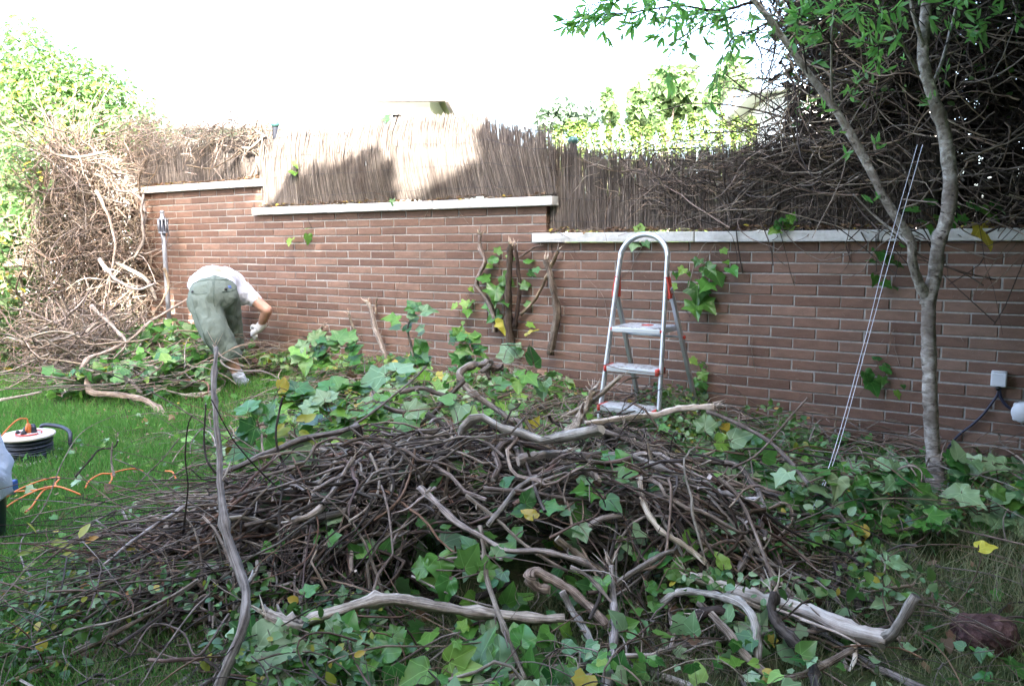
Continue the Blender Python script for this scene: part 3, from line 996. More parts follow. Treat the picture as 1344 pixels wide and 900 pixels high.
shade_tree("added_shade_tree", (-3.6, 0.2), [(-3.0, 5.5, .4, .75, 900), (-2.5, 5.0, .5, .5, 500), (-2.45, 6.2, .4, .5, 500), (-3.3, 6.4, .2, .55, 500), (-4.1, 5.0, .3, .35, 300), (-2.2, 4.9, .4, .3, 420), (-1.75, 4.95, .4, .28, 400), (-1.3, 4.85, .4, .24, 330), (-1.02, 4.72, .4, .14, 110), (-2.35, 4.75, .4, .32, 380), (-1.85, 4.72, .4, .22, 320), (-3.9, 5.3, .3, .45, 260), (-4.3, 5.9, .2, .4, 220)])
shade_tree("added_shade_tree", (2.6, -0.6), [(1.0, 5.6, 0, .95, 1300), (.3, 5.2, .1, .5, 600), (2.2, 5.8, -.1, 1.1, 1300), (3.5, 5.6, -.2, 1.0, 900), (.9, 6.6, .1, .7, 700), (.15, 4.7, .2, .35, 350), (.02, 5.4, .2, .22, 330), (.0, 5.05, .2, .2, 260)])


# a tall leaf block added unseen beside the frame to darken the right wall
hbf = Buf()
n = 14000
p = np.stack([RNG.uniform(3.05, 3.7, n), RNG.uniform(-1.5, 4.2, n), RNG.uniform(0, 4.4, n)], -1)
p[:, 0] += .25 * (vnoise(p, 1.8) - .5) + np.clip(p[:, 1] - 3.2, 0, 1) * .35
scatter(hbf, QUAD, p, frames(norm(rdir(n) + [-.3, 0, .5]), rdir(n)), .14 * (.6 + .8 * RNG.random(n)))
tag(hbf.obj("added_shade_hedge", MAT["leaf_small"]), kind="structure")


# ------------------------------------------------------------------ branch maker
def wander(p, head, L, n, wig=.25, kink=.0, sag=0.0, grav=0.0):
    """a wandering stem of length L"""
    P = [np.array(p, float)]
    d = norm(np.array(head, float))
    w_ = RNG.normal(0, wig, 3)
    for k in range(n - 1):
        w_ = .75 * w_ + .6 * RNG.normal(0, wig, 3)
        d = norm(d + w_ * .35 + (RNG.normal(0, kink, 3) if RNG.random() < .25 else 0) + np.array([0, 0, -grav]))
        P.append(P[-1] + d * L / (n - 1))
    return np.array(P)


def taper(r0, r1, n):
    return r0 + (r1 - r0) * np.linspace(0, 1, n) ** .8


def frayed(bf, p, d, r, n=5, L=.05, mi=1):
    for _ in range(n):
        a = norm(d + RNG.normal(0, .35, 3))
        q = p + RNG.normal(0, r * .4, 3)
        l_ = L * (.4 + RNG.random())
        tube(bf, [q, q + a * l_ * .5, q + a * l_ + RNG.normal(0, l_ * .12, 3)], [r * .28, r * .2, r * .04], 4, 0, True, mi)


def branch(name, label, P, r0, r1, mat, n=26, sides=9, group=None, rough=.35, fray=(0, 0), stubs=0, cat="branch", knots=0, wob=.0):
    r0, r1 = r0 * .84, r1 * .84
    P = spline(P, n)
    if wob:
        P = P + np.cumsum(RNG.normal(0, wob, P.shape), 0) * np.linspace(0, 1, n)[:, None] * np.linspace(1, 0, n)[:, None]
    P = P + np.stack([vnoise(P + 7 * k, 9) - .5 for k in range(3)], -1) * r0 * .9
    r = taper(r0, r1, n)
    for _ in range(knots):
        c = RNG.integers(2, n - 2)
        r = r * (1 + .45 * np.exp(-((np.arange(n) - c) / .9) ** 2))
    bf = Buf()
    tube(bf, P, r, sides, rough, cmi=1)
    T = norm(np.gradient(P, axis=0))
    for _ in range(stubs):
        k = RNG.integers(2, n - 2)
        d = norm(T[k] * RNG.normal(0, .6) + rdir(1)[0])
        l_ = r[k] * RNG.uniform(2, 8)
        tube(bf, spline([P[k], P[k] + d * l_ * .5, P[k] + d * l_ + T[k] * l_ * .3], 5), np.linspace(r[k] * .55, r[k] * .2, 5), 6, .3)
    if fray[0]: frayed(bf, P[0], -T[0], r0, fray[0])
    if fray[1]: frayed(bf, P[-1], T[-1], r1, fray[1])
    o = bf.obj(name, [mat, MAT["wood_pale"]])
    return tag(o, label, cat, group)


def heap(x, y):
    x, y = np.asarray(x, float), np.asarray(y, float)
    d = np.sqrt(((x + .05) / np.where(x < -.05, 1.3, 1.2)) ** 2 + ((y - 2.9) / np.where(y < 2.9, .66, .85)) ** 2)
    h = .49 * np.clip(1 - d ** 1.7, 0, 1) ** .85
    d2 = np.sqrt(((x + .72) / .68) ** 2 + ((y - 2.72) / .5) ** 2)
    h = np.maximum(h, .40 * np.clip(1 - d2 ** 1.8, 0, 1) ** .8)
    d3 = np.sqrt(((x - .35) / .6) ** 2 + ((y - 3.4) / .45) ** 2)
    h = np.maximum(h, .40 * np.clip(1 - d3 ** 1.8, 0, 1) ** .8)
    h = h * (.82 + .36 * vnoise(np.stack([x, y], -1), 1.6))
    return h + bed(x, y)


def rest(px, py, Y, lift=.02):                 # on the line of sight, brought forward to lie on the heap and not inside it
    p = at(px, py, Y)
    while p[2] < heap(p[0], p[1]) + lift and Y > 1.75 and p[1] < 4.6:
        Y -= .02
        p = at(px, py, Y)
    return p


def pxa(*q):
    return np.array([at(*a) for a in q])


def pxs(*q):                                   # list of (px,py,Y)
    return np.array([rest(*a) for a in q])


FWD0 = _f
# ------------------------------------------------------------------ grass
def grass(name, n, region, hmin, hmax, mat, keep=None, wid=.0042):
    x = RNG.uniform(region[0], region[1], n)
    y = RNG.uniform(region[2], region[3], n)
    d = np.stack([x, y], -1)
    m = np.ones(n, bool)
    if keep is not None: m &= keep(x, y)
    m &= wall_off(x, y) > .03
    x, y, d = x[m], y[m], d[m]
    n = len(x)
    h = RNG.uniform(hmin, hmax, n) * (.55 + .9 * vnoise(d, 2.3))
    pos = np.stack([x, y, bed(x, y) - .004], -1)
    hd = np.stack([RNG.normal(0, .55, n), RNG.normal(0, .55, n), np.ones(n)], -1)
    nr = norm(np.stack([RNG.normal(0, 1, n), RNG.normal(0, 1, n) - .3, np.zeros(n)], -1))
    bf = Buf()
    sc = np.stack([wid * (.7 + .6 * RNG.random(n)), h, h], -1)
    scatter(bf, BLADE, pos, frames(nr, hd), sc)
    o = bf.obj(name, mat)
    return tag(o, kind="stuff")


def in_view(x, y, m=.12):
    return np.abs(x / np.maximum(y, .2)) < .64 + m


grass("grass", 135000, (-5.2, -.3, 1.2, 5.2), .03, .075, MAT["grass"], lambda x, y: in_view(x, y, .42) & (x < -.3 - .25 * (vnoise(np.stack([x, y], -1), 2) - .2)))
grass("grass", 62000, (-7.5, -1.2, 5.2, 9.5), .04, .085, MAT["grass"], lambda x, y: in_view(x, y, .3), .006)
grass("grass", 26000, (.3, 3.2, 1.7, 4.2), .04, .12, MAT["grass_dry"], lambda x, y: in_view(x, y) & (vnoise(np.stack([x, y], -1), 3.1) > .3), .0032)
grass("grass", 9000, (-1.2, .4, 1.7, 2.6), .04, .1, MAT["grass_dry"], in_view, .003)


# ------------------------------------------------------------------ the slim tree by the wall
TY = 3.62
tree = empty("slim_tree", "slim forked tree with speckled grey bark rising before the wall at the right", "tree")
tb = Buf()
trunk_pts = pxs((1230, 640, TY), (1226, 600, TY), (1222, 540, TY), (1220, 480, TY + .01), (1219, 430, TY + .01), (1219, 385, TY + .02))
P = spline(trunk_pts, 40)
P = np.concatenate([[P[0] + [.01, 0, -.16]], P])
tube(tb, P, np.interp(np.linspace(0, 1, 41), [0, .08, .3, 1], [.05, .039, .033, .0315]), 14, .16)
tb.obj("trunk", MAT["tree_bark"], tree)
limbs = {}


def limb(pts, r0, r1, n=30, sides=12, mat="tree_bark", rough=.16, name="limb"):
    P = spline(pxs(*pts), n)
    bf = Buf()
    r = taper(r0, r1, n)
    for _ in range(max(1, n // 9)):
        c = RNG.integers(1, n - 1)
        r = r * (1 + .16 * np.exp(-((np.arange(n) - c) / .8) ** 2))
    tube(bf, P, r, sides, rough)
    bf.obj(name, MAT[mat], tree)
    return P


LR = limb([(1217, 400, TY + .02), (1227, 360, TY), (1232, 320, TY - .02), (1243, 285, TY - .03), (1247, 250, TY - .02), (1244, 205, TY), (1237, 165, TY + .02), (1222, 120, TY + .03), (1212, 80, TY + .04), (1213, 40, TY + .05), (1217, -10, TY + .05), (1222, -120, TY + .1)], .031, .02, 46)
LL = limb([(1217, 392, TY + .02), (1207, 372, TY), (1198, 345, TY - .03), (1196, 318, TY - .04), (1180, 290, TY - .04), (1158, 255, TY - .03), (1138, 215, TY), (1110, 165, TY + .04), (1083, 125, TY + .07), (1062, 98, TY + .1), (1040, 68, TY + .1), (1015, 32, TY + .1), (988, -2, TY + .1), (960, -40, TY + .1)], .0215, .0115, 50)
for pts, r0, r1 in [
    ([(1214, 70, TY + .04), (1205, 40, TY + .02), (1197, 10, TY), (1190, -40, TY)], .012, .008),
    ([(1222, 118, TY + .03), (1238, 75, TY + .08), (1250, 30, TY + .12), (1262, -20, TY + .15)], .009, .006),
    ([(1206, 98, TY), (1180, 50, TY - .1), (1160, 20, TY - .15), (1140, -20, TY - .2)], .007, .004),
    ([(1092, 140, TY + .06), (1091, 90, TY), (1092, 40, TY - .05), (1095, 5, TY - .1)], .006, .003),
    ([(1000, 14, TY + .1), (1015, 20, TY + .05), (1019, 5, TY), (1018, -20, TY)], .006, .004),
    ([(1196, 322, TY - .04), (1175, 305, TY + .05), (1150, 285, TY + .1), (1120, 255, TY + .12)], .009, .004),
]:
    limb(pts, r0, r1, 18, 7)
leafb = Buf()
LMESH = []
for k, T_ in enumerate((LANCE, leaf_tmpl([(0, 0), (.11, .22), (.145, .48), (.095, .76), (0, 1.0)], .2, .2))):
    q = Buf(); q.add(T_[0], T_[1], T_[2][T_[1]]); LMESH.append(q.mesh("leaf", MAT["leaf_tree"]))
NLEAF = 0
twb = Buf()


def put_leaf(p, hd, nr, size, part):
    global NLEAF
    R = frames(np.array([nr]), np.array([hd]))[0]
    if part and NLEAF < 300:
        NLEAF += 1
        o = link("leaf", LMESH[NLEAF % 2], tree)
        m = Matrix((R * size).tolist()).to_4x4()
        m.translation = Vector(p)
        o.matrix_local = m
    else:
        scatter(leafb, LANCE, p[None], R[None], np.array([size]))


def spray(pts, r0, r1, dens=1.0, size=.062, part=False, sub=True, n=22):
    P = spline(pxs(*pts), n)
    P = P + np.stack([vnoise(P + 3 * k, 14) - .5 for k in range(3)], -1) * .02
    tube(twb, P, taper(r0, r1, n), 5, .2)
    L = np.linalg.norm(np.diff(P, axis=0), axis=1).sum()
    T = norm(np.gradient(P, axis=0))
    for s in np.arange(.12, 1.0, .042 / L / dens):
        k = min(n - 1, int(s * n))
        p = P[k]
        d = norm(T[k] * .5 + rdir(1)[0] * .9 + [0, -.1, .05])
        l_ = RNG.uniform(.03, .12)
        e = p + d * l_ + [0, 0, -.01]
        tube(twb, spline([p, (p + e) / 2 + RNG.normal(0, .006, 3), e], 5), np.linspace(.0022, .001, 5), 4)
        for _ in range(RNG.integers(5, 10)):
            q = p + (e - p) * RNG.uniform(.25, 1.05)
            hd = norm(d + rdir(1)[0] * .75 + [0, 0, -.12])
            put_leaf(q, hd, norm(rdir(1)[0] * .8 + [0, -.3, .5]), size * RNG.uniform(.65, 1.2), part)
    k = n - 1
    for _ in range(5):
        put_leaf(P[k], norm(T[k] + rdir(1)[0] * .5), norm(rdir(1)[0] + [0, -.2, .6]), size * RNG.uniform(.8, 1.2), part)


B0 = TY + .1
spray([(988, 4, B0), (950, 12, B0), (905, 8, B0 - .05), (860, 10, B0 - .1), (820, 18, B0 - .12), (790, 22, B0 - .12), (765, 22, B0 - .1)], .007, .002, 1.7, part=True)
spray([(900, 8, B0 - .05), (850, -6, B0 - .15), (800, 2, B0 - .2), (770, 8, B0 - .2)], .004, .0015, 1.5, part=True)
spray([(960, 22, B0), (930, 32, B0), (905, 45, B0 - .03), (885, 65, B0 - .05), (869, 92, B0 - .05)], .0045, .0015, 1.0, part=True)
spray([(1006, 30, B0), (985, 40, B0), (962, 48, B0), (952, 65, B0), (944, 85, B0), (937, 108, B0)], .0045, .0015, .9, part=True)
spray([(880, 10, B0), (874, 30, B0 - .05), (868, 48, B0 - .05)], .003, .0012, 1.1, part=True)
spray([(1022, 58, B0), (1005, 70, B0), (990, 76, B0)], .003, .001, .3)
spray([(985, 2, B0), (965, 15, B0 + .1), (955, 30, B0 + .1), (958, 45, B0 + .1)], .003, .001, 1.4)
spray([(940, 5, B0), (920, 20, B0 + .1), (900, 25, B0 + .15), (890, 38, B0 + .1)], .003, .001, 1.0)
for pts in [
    [(1062, 98, TY + .1), (1050, 60, TY), (1045, 30, TY - .05), (1055, 5, TY - .1)],
    [(1092, 60, TY - .03), (1075, 40, TY - .1), (1060, 25, TY - .1), (1045, 20, TY - .1)],
    [(1093, 30, TY - .05), (1110, 15, TY - .1), (1130, 20, TY - .15), (1150, 35, TY - .15)],
    [(1160, 20, TY - .15), (1140, 10, TY - .2), (1115, 5, TY - .2), (1095, 12, TY - .2)],
    [(1180, 50, TY - .1), (1165, 55, TY - .15), (1150, 60, TY - .2), (1135, 55, TY - .2)],
    [(1150, -10, TY - .2), (1190, 10, TY - .2), (1230, 5, TY - .25), (1265, 15, TY - .25)],
    [(1240, 60, TY + .1), (1270, 35, TY), (1300, 20, TY - .05), (1335, 30, TY - .05)],
]:
    spray(pts, .004, .0015, 1.1)
for px, py, n_ in [(1125, 110, 9), (1115, 122, 7), (1150, 190, 8), (1062, 135, 6), (1078, 143, 5), (1238, 98, 6), (1221, 130, 7), (1185, 80, 5), (1100, 175, 4), (1148, 262, 6), (1110, 205, 4), (1140, 105, 6), (1160, 95, 4)]:
    p = at(px, py, TY - .03)
    for _ in range(n_):
        put_leaf(p + RNG.normal(0, .012, 3), norm(rdir(1)[0] + [0, -.2, .5]), norm(rdir(1)[0] + [0, -.5, .4]), .055 * RNG.uniform(.6, 1.1), False)
# the crown above the frame, with leaves added to darken the right wall
for k in range(70):
    Yc = TY + RNG.uniform(-1.5, .8)
    a = at(RNG.uniform(1230, 2000), RNG.uniform(-560, -130), Yc)
    for r_ in (.3,):
        n = 260
        p = a + RNG.normal(0, .17, (n, 3))
        fr = (p - [0, 0, H])
        ok = (fr @ CU) / (fr @ FWD0) * F > 500
        ok |= (fr @ CR) / (fr @ FWD0) * F > 760
        p = p[ok]
        scatter(leafb, QUAD, p, frames(norm(rdir(len(p)) + [0, 0, .8]), rdir(len(p))), .075 * (.7 + .6 * RNG.random(len(p))))
    j = LR[-1] + (a - LR[-1]) * .25
    tube(twb, spline([LR[-1], j + [0, 0, .1], a], 8), np.linspace(.012, .004, 8), 5)
twb.obj("twigs", MAT["bark_dark"], tree)["kind"] = "stuff"
leafb.obj("foliage", MAT["leaf_tree"], tree)["kind"] = "stuff"

# pale strings from the tree down to the ground
for (px0, ), lab in (((1196,), "left one of two pale strings running from the forked tree down to the ground"), ((1203,), "right one of two pale strings running from the forked tree to the ground")):
    A, B_, C_ = at(px0 + 8, 190, TY - .03), at(px0 - 32, 330, TY - .1), at(px0 - 62 - (px0 - 1196) * .4, 450, TY - .25)
    D_, E_ = at(1092 + (px0 - 1196) * .6, 600, TY - .45), at(1054, 700, TY - .62)
    bf = Buf(); tube(bf, spline([A, B_, C_, D_, E_], 30), .0015, 5)
    tag(bf.obj("string", MAT["string"]), lab, "string", "strings tied to the slim tree")

# ------------------------------------------------------------------ ivy thicket on the right of the wall
th = empty("ivy_thicket", "dark towering tangle of bare ivy stems over the wall behind the slim tree", "ivy thicket")
vb = Buf()


def thick_pt(n, t0=-1.6, t1=1.9, z0=1.22, z1=3.4):
    t = RNG.uniform(t0, t1, n)
    z = RNG.uniform(z0, z1, n)
    left = -1.36 + .1 * np.sin(z * 4) + .1 * RNG.normal(size=n) - np.clip(1.75 - z, 0, .6) * .5
    t = np.where(t < left, left + RNG.random(n) * .6, t)
    o = RNG.uniform(-.75, .1, n) + np.where(z < 1.9, .04, .1)
    return WFOOT + np.outer(t, WDIR) + np.outer(o, WNRM) + np.outer(z, [0, 0, 1])


for p in thick_pt(3600):
    L = RNG.uniform(.3, 1.1)
    hd = norm(np.array(WDIR) * RNG.normal(0, 1) + [0, 0, RNG.normal(0, .75)] + WNRM * RNG.normal(0, .3))
    n = 10
    Q = wander(p - hd * L / 2, hd, L, n, .42, .3)
    rr = RNG.choice([.0022, .003, .0042, .006], p=[.4, .33, .19, .08])
    tube(vb, Q, taper(rr, rr * .55, n), 4, .2, False)
for p in thick_pt(1100, z0=2.1, z1=3.6):
    Q = wander(p, norm(rdir(1)[0] + [0, 0, .3]), RNG.uniform(.3, .7), 8, .3, .3)
    tube(vb, Q, taper(.003, .0015, 8), 4, 0, False)
# fine stems spilling left along the top of the reed screen
for _ in range(650):
    t = -2.5 + 1.75 * RNG.random() ** .55
    z = 1.60 + .17 * RNG.normal() * (.35 + .65 * (t + 2.5) / 1.7) + .03 * (t + 2.5) - .07
    if z < 1.24: z = 1.24 + RNG.random() * .3
    p = W(t, z, RNG.uniform(-.09, .06))
    hd = norm(WDIR * RNG.choice([-1, 1]) * RNG.uniform(.4, 1) + [0, 0, RNG.normal(0, .4)] + WNRM * RNG.normal(0, .15))
    Q = wander(p, hd, RNG.uniform(.1, .42), 9, .3, .3, grav=.03)
    tube(vb, Q, taper(RNG.choice([.002, .003, .0042]), .0013, 9), 5, .2, False, int(RNG.random() < .7))
tag(vb.obj("bare_stems", [MAT["bark_dark"], MAT["bark"]], th), kind="stuff")
# stems hanging before the screen down to the coping
for _ in range(1100):
    t = -1.75 + 2.6 * RNG.random() ** .9
    z = RNG.uniform(1.22, 1.24 + .62 * np.clip((t + 2.0) / .55, .25, 1))
    hd = norm(WDIR * RNG.normal(0, .8) + [0, 0, RNG.normal(0, .8)] + WNRM * RNG.normal(0, .2))
    Q = wander(W(t, z, RNG.uniform(-.03, .13)), hd, RNG.uniform(.12, .5), 9, .4, .35, grav=.02)
    tube(vb, Q, taper(RNG.choice([.0022, .003, .0045]), .0014, 9), 4, .2, False, int(RNG.random() < (.75 if t < -.8 else .4)))
# a second, paler set of stems at the front
vb2 = Buf()
for p in thick_pt(420, t1=1.2, z1=2.5):
    p = p + WNRM * (.12 - wall_off(p[0], p[1]) + RNG.uniform(-.1, .08))
    hd = norm(WDIR * RNG.choice([-1, 1]) + [0, 0, RNG.normal(0, .55)])
    Q = wander(p, hd, RNG.uniform(.25, .8), 12, .4, .35)
    tube(vb2, Q, taper(RNG.choice([.003, .004, .0055]), .002, 12), 6, .25, False)
tag(vb2.obj("front_stems", MAT["bark"], th), kind="stuff")
for pts, r in [
    ([(1344, 178, 4.05), (1300, 178, 4.1), (1275, 180, 4.1), (1262, 192, 4.12), (1250, 196, 4.15)], .007),
    ([(1146, 180, 4.2), (1150, 200, 4.18), (1172, 208, 4.15), (1188, 225, 4.1), (1197, 250, 4.1)], .007),
    ([(1344, 240, 3.95), (1300, 246, 4.0), (1250, 246, 4.05), (1200, 258, 4.1), (1188, 272, 4.12)], .009),
    ([(1162, 45, 4.4), (1165, 80, 4.35), (1175, 110, 4.35), (1185, 145, 4.3)], .006),
    ([(1280, 60, 4.3), (1288, 85, 4.25), (1300, 95, 4.25)], .008),
    ([(1040, 210, 4.5), (1075, 225, 4.45), (1105, 238, 4.4), (1135, 250, 4.4)], .009),
    ([(1330, 230, 3.95), (1336, 262, 3.95), (1325, 280, 3.95), (1335, 300, 3.9)], .007),
    ([(1000, 212, 4.6), (1040, 245, 4.55), (1085, 268, 4.5)], .007),
    ([(1096, 245, 4.4), (1105, 270, 4.4), (1112, 300, 4.38)], .009),
]:
    bf = Buf(); P = spline(pxs(*pts), 20); tube(bf, P + (vnoise(P, 20)[:, None] - .5) * .012, taper(r, r * .6, 20), 8, .3)
    bf.obj("stem", MAT["bark"], th)
lb = Buf()
p = thick_pt(4200, t0=-1.6, t1=2.2, z0=2.2, z1=3.7) - WNRM * .15
scatter(lb, QUAD, p, frames(norm(rdir(len(p)) + [0, 0, .5]), rdir(len(p))), .05 * (.6 + .8 * RNG.random(len(p))))
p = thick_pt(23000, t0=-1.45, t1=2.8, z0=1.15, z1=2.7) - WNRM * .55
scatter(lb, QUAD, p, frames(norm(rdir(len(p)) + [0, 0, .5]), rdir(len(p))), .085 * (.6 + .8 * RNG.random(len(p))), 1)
p = thick_pt(700, t0=-1.6, t1=.0, z0=1.8, z1=3.2) + WNRM * .02
scatter(lb, OVAL, p, frames(norm(rdir(len(p)) + [0, -.3, .5]), rdir(len(p))), .04 * (.6 + .8 * RNG.random(len(p))))
tag(lb.obj("foliage", [MAT["leaf_small"], MAT["leaf_dead"]], th), kind="stuff")

# ------------------------------------------------------------------ overgrown hedge on the left
hedge = empty("overgrown_hedge", "sunlit overgrown hedge of leaves and dead vines at the left end of the wall", "hedge")
hb = Buf()
for c, r, n in [((-5.0, 8.4, 2.0), (.9, .7, 1.0), 6500), ((-4.5, 8.4, 2.55), (.7, .6, .5), 3600), ((-4.15, 8.5, 2.35), (.7, .5, .45), 2600), ((-5.6, 8.2, 1.0), (.8, .7, 1.0), 4200), ((-4.95, 7.9, .8), (.45, .5, .75), 1700), ((-6.3, 8.8, 1.6), (1.0, .8, 1.4), 3500), ((-5.1, 8.5, 2.95), (.35, .3, .35), 500), ((-4.75, 8.0, 1.5), (.4, .45, .7), 1500), ((-4.7, 7.1, .75), (.36, .25, .75), 1500), ((-4.55, 7.5, 1.7), (.3, .2, .5), 600), ((-5.05, 7.25, .55), (.5, .4, .6), 2400), ((-5.1, 7.7, 1.45), (.4, .35, .6), 1900), ((-4.8, 8.3, 3.0), (.35, .3, .4), 900), ((-4.3, 8.3, 2.75), (.4, .3, .3), 700), ((-4.4, 8.35, .9), (.75, .25, 1.0), 5000), ((-5.6, 8.9, .8), (1.2, .3, .9), 3000)]:
    leaf_cloud(hb, c, r, n, OVAL if n < 3000 else QUAD, .058, .45, .5, .4)
tag(hb.obj("foliage", MAT["leaf_hedge"], hedge), kind="stuff")
hv = Buf()


def vine_cloud(buf, c, r, n, L, rr, wig=.4, grav=.03, hz=.6, sides=4, seg=10):
    for _ in range(n):
        d = rdir(1)[0]
        p = np.array(c) + d * np.array(r) * RNG.random() ** .4
        p[2] = max(p[2], .03)
        hd = norm(rdir(1)[0] * [1, 1, hz])
        Q = wander(p, hd, RNG.uniform(*L), seg, wig, .35, grav=grav)
        Q[:, 2] = np.maximum(Q[:, 2], .015 + .02 * RNG.random())
        q = rr * RNG.choice([.6, 1, 1.6, 2.3], p=[.4, .33, .2, .07])
        tube(buf, Q, taper(q, q * .5, seg), sides, .2, False)


vine_cloud(hv, (-4.15, 7.75, 1.25), (.42, .4, 1.0), 1300, (.3, .9), .0045, hz=1.6)
vine_cloud(hv, (-3.75, 7.72, .9), (.28, .22, .75), 420, (.25, .7), .005, hz=1.4)
vine_cloud(hv, (-3.75, 7.8, 1.6), (.22, .25, .4), 200, (.2, .5), .005, hz=1.4)
vine_cloud(hv, (-3.6, 6.75, .3), (.55, .4, .32), 330, (.25, .8), .006)
vine_cloud(hv, (-4.35, 8.0, 1.75), (.5, .4, .6), 330, (.25, .7), .004)
vine_cloud(hv, (-4.05, 7.2, .4), (.55, .45, .42), 420, (.25, .7), .0045)
vine_cloud(hv, (-3.85, 8.25, 2.15), (.65, .35, .3), 330, (.2, .7), .0035, grav=.06)
vine_cloud(hv, (-5.2, 8.3, 1.8), (.9, .6, 1.1), 120, (.3, .8), .004)
for _ in range(430):                          # dead stems along the top of the left screen
    t = RNG.uniform(-7.7, -5.5)
    p = W(t, 2.16 + .1 * RNG.normal() - .03 * (t + 7.5), RNG.uniform(-.15, .08))
    Q = wander(p, norm(WDIR * RNG.choice([-1, 1]) + [0, 0, RNG.normal(0, .5)] + WNRM * RNG.normal(.1, .3)), RNG.uniform(.12, .5), 9, .35, .3, grav=.07)
    tube(hv, Q, taper(RNG.choice([.003, .004, .006]), .0018, 9), 4, .2, False)
tag(hv.obj("dead_vines", MAT["vine_tan"], hedge), kind="stuff")
for pts, r in [
    ([(60, 193, 7.3), (75, 203, 7.3), (100, 206, 7.3), (140, 200, 7.4)], .02),
    ([(186, 300, 7.3), (192, 275, 7.3), (176, 255, 7.4), (150, 250, 7.4)], .016),
    ([(175, 340, 7.2), (188, 315, 7.2), (186, 285, 7.25), (188, 255, 7.35)], .016),
    ([(150, 345, 7.1), (175, 355, 7.1), (195, 370, 7.1), (205, 395, 7.1)], .02),
    ([(215, 352, 7.2), (221, 375, 7.2), (212, 395, 7.1), (200, 415, 7.0)], .014),
    ([(125, 250, 7.2), (145, 290, 7.2), (150, 330, 7.1), (140, 380, 7.0)], .013),
]:
    bf = Buf(); P = spline(pxs(*pts), 18); tube(bf, P + (vnoise(P, 12)[:, None] - .5) * .02, taper(r, r * .6, 18), 8, .3)
    bf.obj("vine_stem", MAT["vine_tan"], hedge)
# vines across the face of the left reed screen
lv = empty("dead_vine", "forked pale dead vines clinging to the left reed screen", "dead vine")
for pts, r in [
    ([(238, 203, 0), (250, 203, 0), (256, 212, 0), (250, 218, 0)], .011),
    ([(245, 217, 0), (268, 221, 0), (281, 220, 0), (300, 210, 0), (316, 200, 0)], .007),
    ([(280, 220, 0), (286, 202, 0), (290, 195, 0)], .007),
    ([(281, 221, 0), (288, 230, 0), (293, 238, 0)], .007),
    ([(282, 181, 0), (292, 190, 0), (306, 194, 0)], .007),
    ([(318, 194, 0), (330, 194, 0), (340, 185, 0), (348, 178, 0)], .014),
    ([(338, 206, 0), (334, 222, 0), (327, 236, 0)], .013),
    ([(343, 160, 0), (343, 180, 0), (338, 200, 0)], .008),
    ([(244, 227, 0), (258, 229, 0)], .009),
    ([(330, 165, 0), (326, 180, 0), (322, 192, 0)], .01),
    ([(255, 196, 0), (270, 191, 0), (286, 186, 0)], .006),
]:
    P = np.array([onwall(a[0], a[1], -.005 + .03 * RNG.random()) for a in pts])
    bf = Buf(); tube(bf, spline(P, 14), taper(r, r * .65, 14), 7, .3); bf.obj("stem", MAT["vine_tan"], lv)

# ================================================================== THE HEAP
def hollow(Q):
    d = ((Q[:, 0] + .03) / .36) ** 2 + ((Q[:, 1] - 2.45) / .26) ** 2 + ((Q[:, 2] - .1) / .15) ** 2
    return (d < 1).any()


def heap_stem(L, n, depth, x=None, y=None, ang=None, wig=.25, kink=.3):
    while x is None:
        a, r = RNG.uniform(0, 2 * np.pi), RNG.random() ** .5
        x, y = -.02 + 1.2 * r * math.cos(a), 2.92 + .68 * r * math.sin(a)
    if ang is None:
        ang = RNG.normal(0, .5) if RNG.random() < .55 else RNG.uniform(0, np.pi)
    hd = np.array([math.cos(ang), math.sin(ang), 0])
    Q = wander((x, y, 0) - hd * L / 2, hd, L, n, wig, kink)
    z = heap(Q[:, 0], Q[:, 1])
    zs = np.convolve(np.pad(z, 3, mode='edge'), np.ones(7) / 7, 'valid')
    zs = .5 * zs + .5 * np.linspace(zs[0], zs[-1], n) if RNG.random() < .5 else zs
    tip = RNG.normal(0, .05)
    wv = (vnoise(Q + 31, 3.0) - .5) * .2 + (vnoise(Q + 57, 9.0) - .5) * .05 + tip * np.linspace(-1, 1, n)
    Q[:, 2] = np.maximum(zs * depth + wv + .02, bed(Q[:, 0], Q[:, 1]) + .012)
    return Q


mats_pile = [MAT["bark"], MAT["bark"], MAT["bark_grey"], MAT["bark_dark"], MAT["bark_red"]]
for k in range(225):
    n = 20
    L = RNG.uniform(.45, 1.6)
    r0 = RNG.choice([.0055, .0075, .010, .013, .017], p=[.26, .32, .27, .11, .04])
    dp = RNG.uniform(.55, 1.06) if k > 50 else RNG.uniform(.1, .7)
    for _ in range(6):
        Q = heap_stem(L, n, dp, wig=.45 if r0 < .012 else .32, kink=.4)
        if not hollow(Q): break
    bf = Buf()
    r = taper(r0, r0 * RNG.uniform(.4, .7), n)
    for _ in range(2):
        c = RNG.integers(1, n - 1)
        r = r * (1 + .35 * np.exp(-((np.arange(n) - c) / .8) ** 2))
    Q2 = spline(Q, n)
    Q2 = Q2 + np.stack([vnoise(Q2 + 7 * k_, 10) - .5 for k_ in range(3)], -1) * r0 * 1.6
    tube(bf, Q2, r, 8, .4, cmi=1)
    T = norm(np.gradient(Q2, axis=0))
    for _ in range(RNG.integers(0, 4)):
        c = RNG.integers(1, n - 1)
        d = norm(T[c] * .5 + rdir(1)[0] + [0, 0, .3])
        l_ = RNG.uniform(.03, .22)
        tube(bf, wander(Q2[c], d, l_, 6, .4), taper(r[c] * .5, r[c] * .2, 6), 5, .2)
    if RNG.random() < .35: frayed(bf, Q2[-1], T[-1], r[-1], 4, .04)
    tag(bf.obj("branch", [mats_pile[RNG.choice(5, p=[.34, .2, .3, .1, .06])], MAT["wood_pale"]]),
        "weathered branch tangled with many others in the big heap of cuttings", "branch", "tangled branches of the heap")

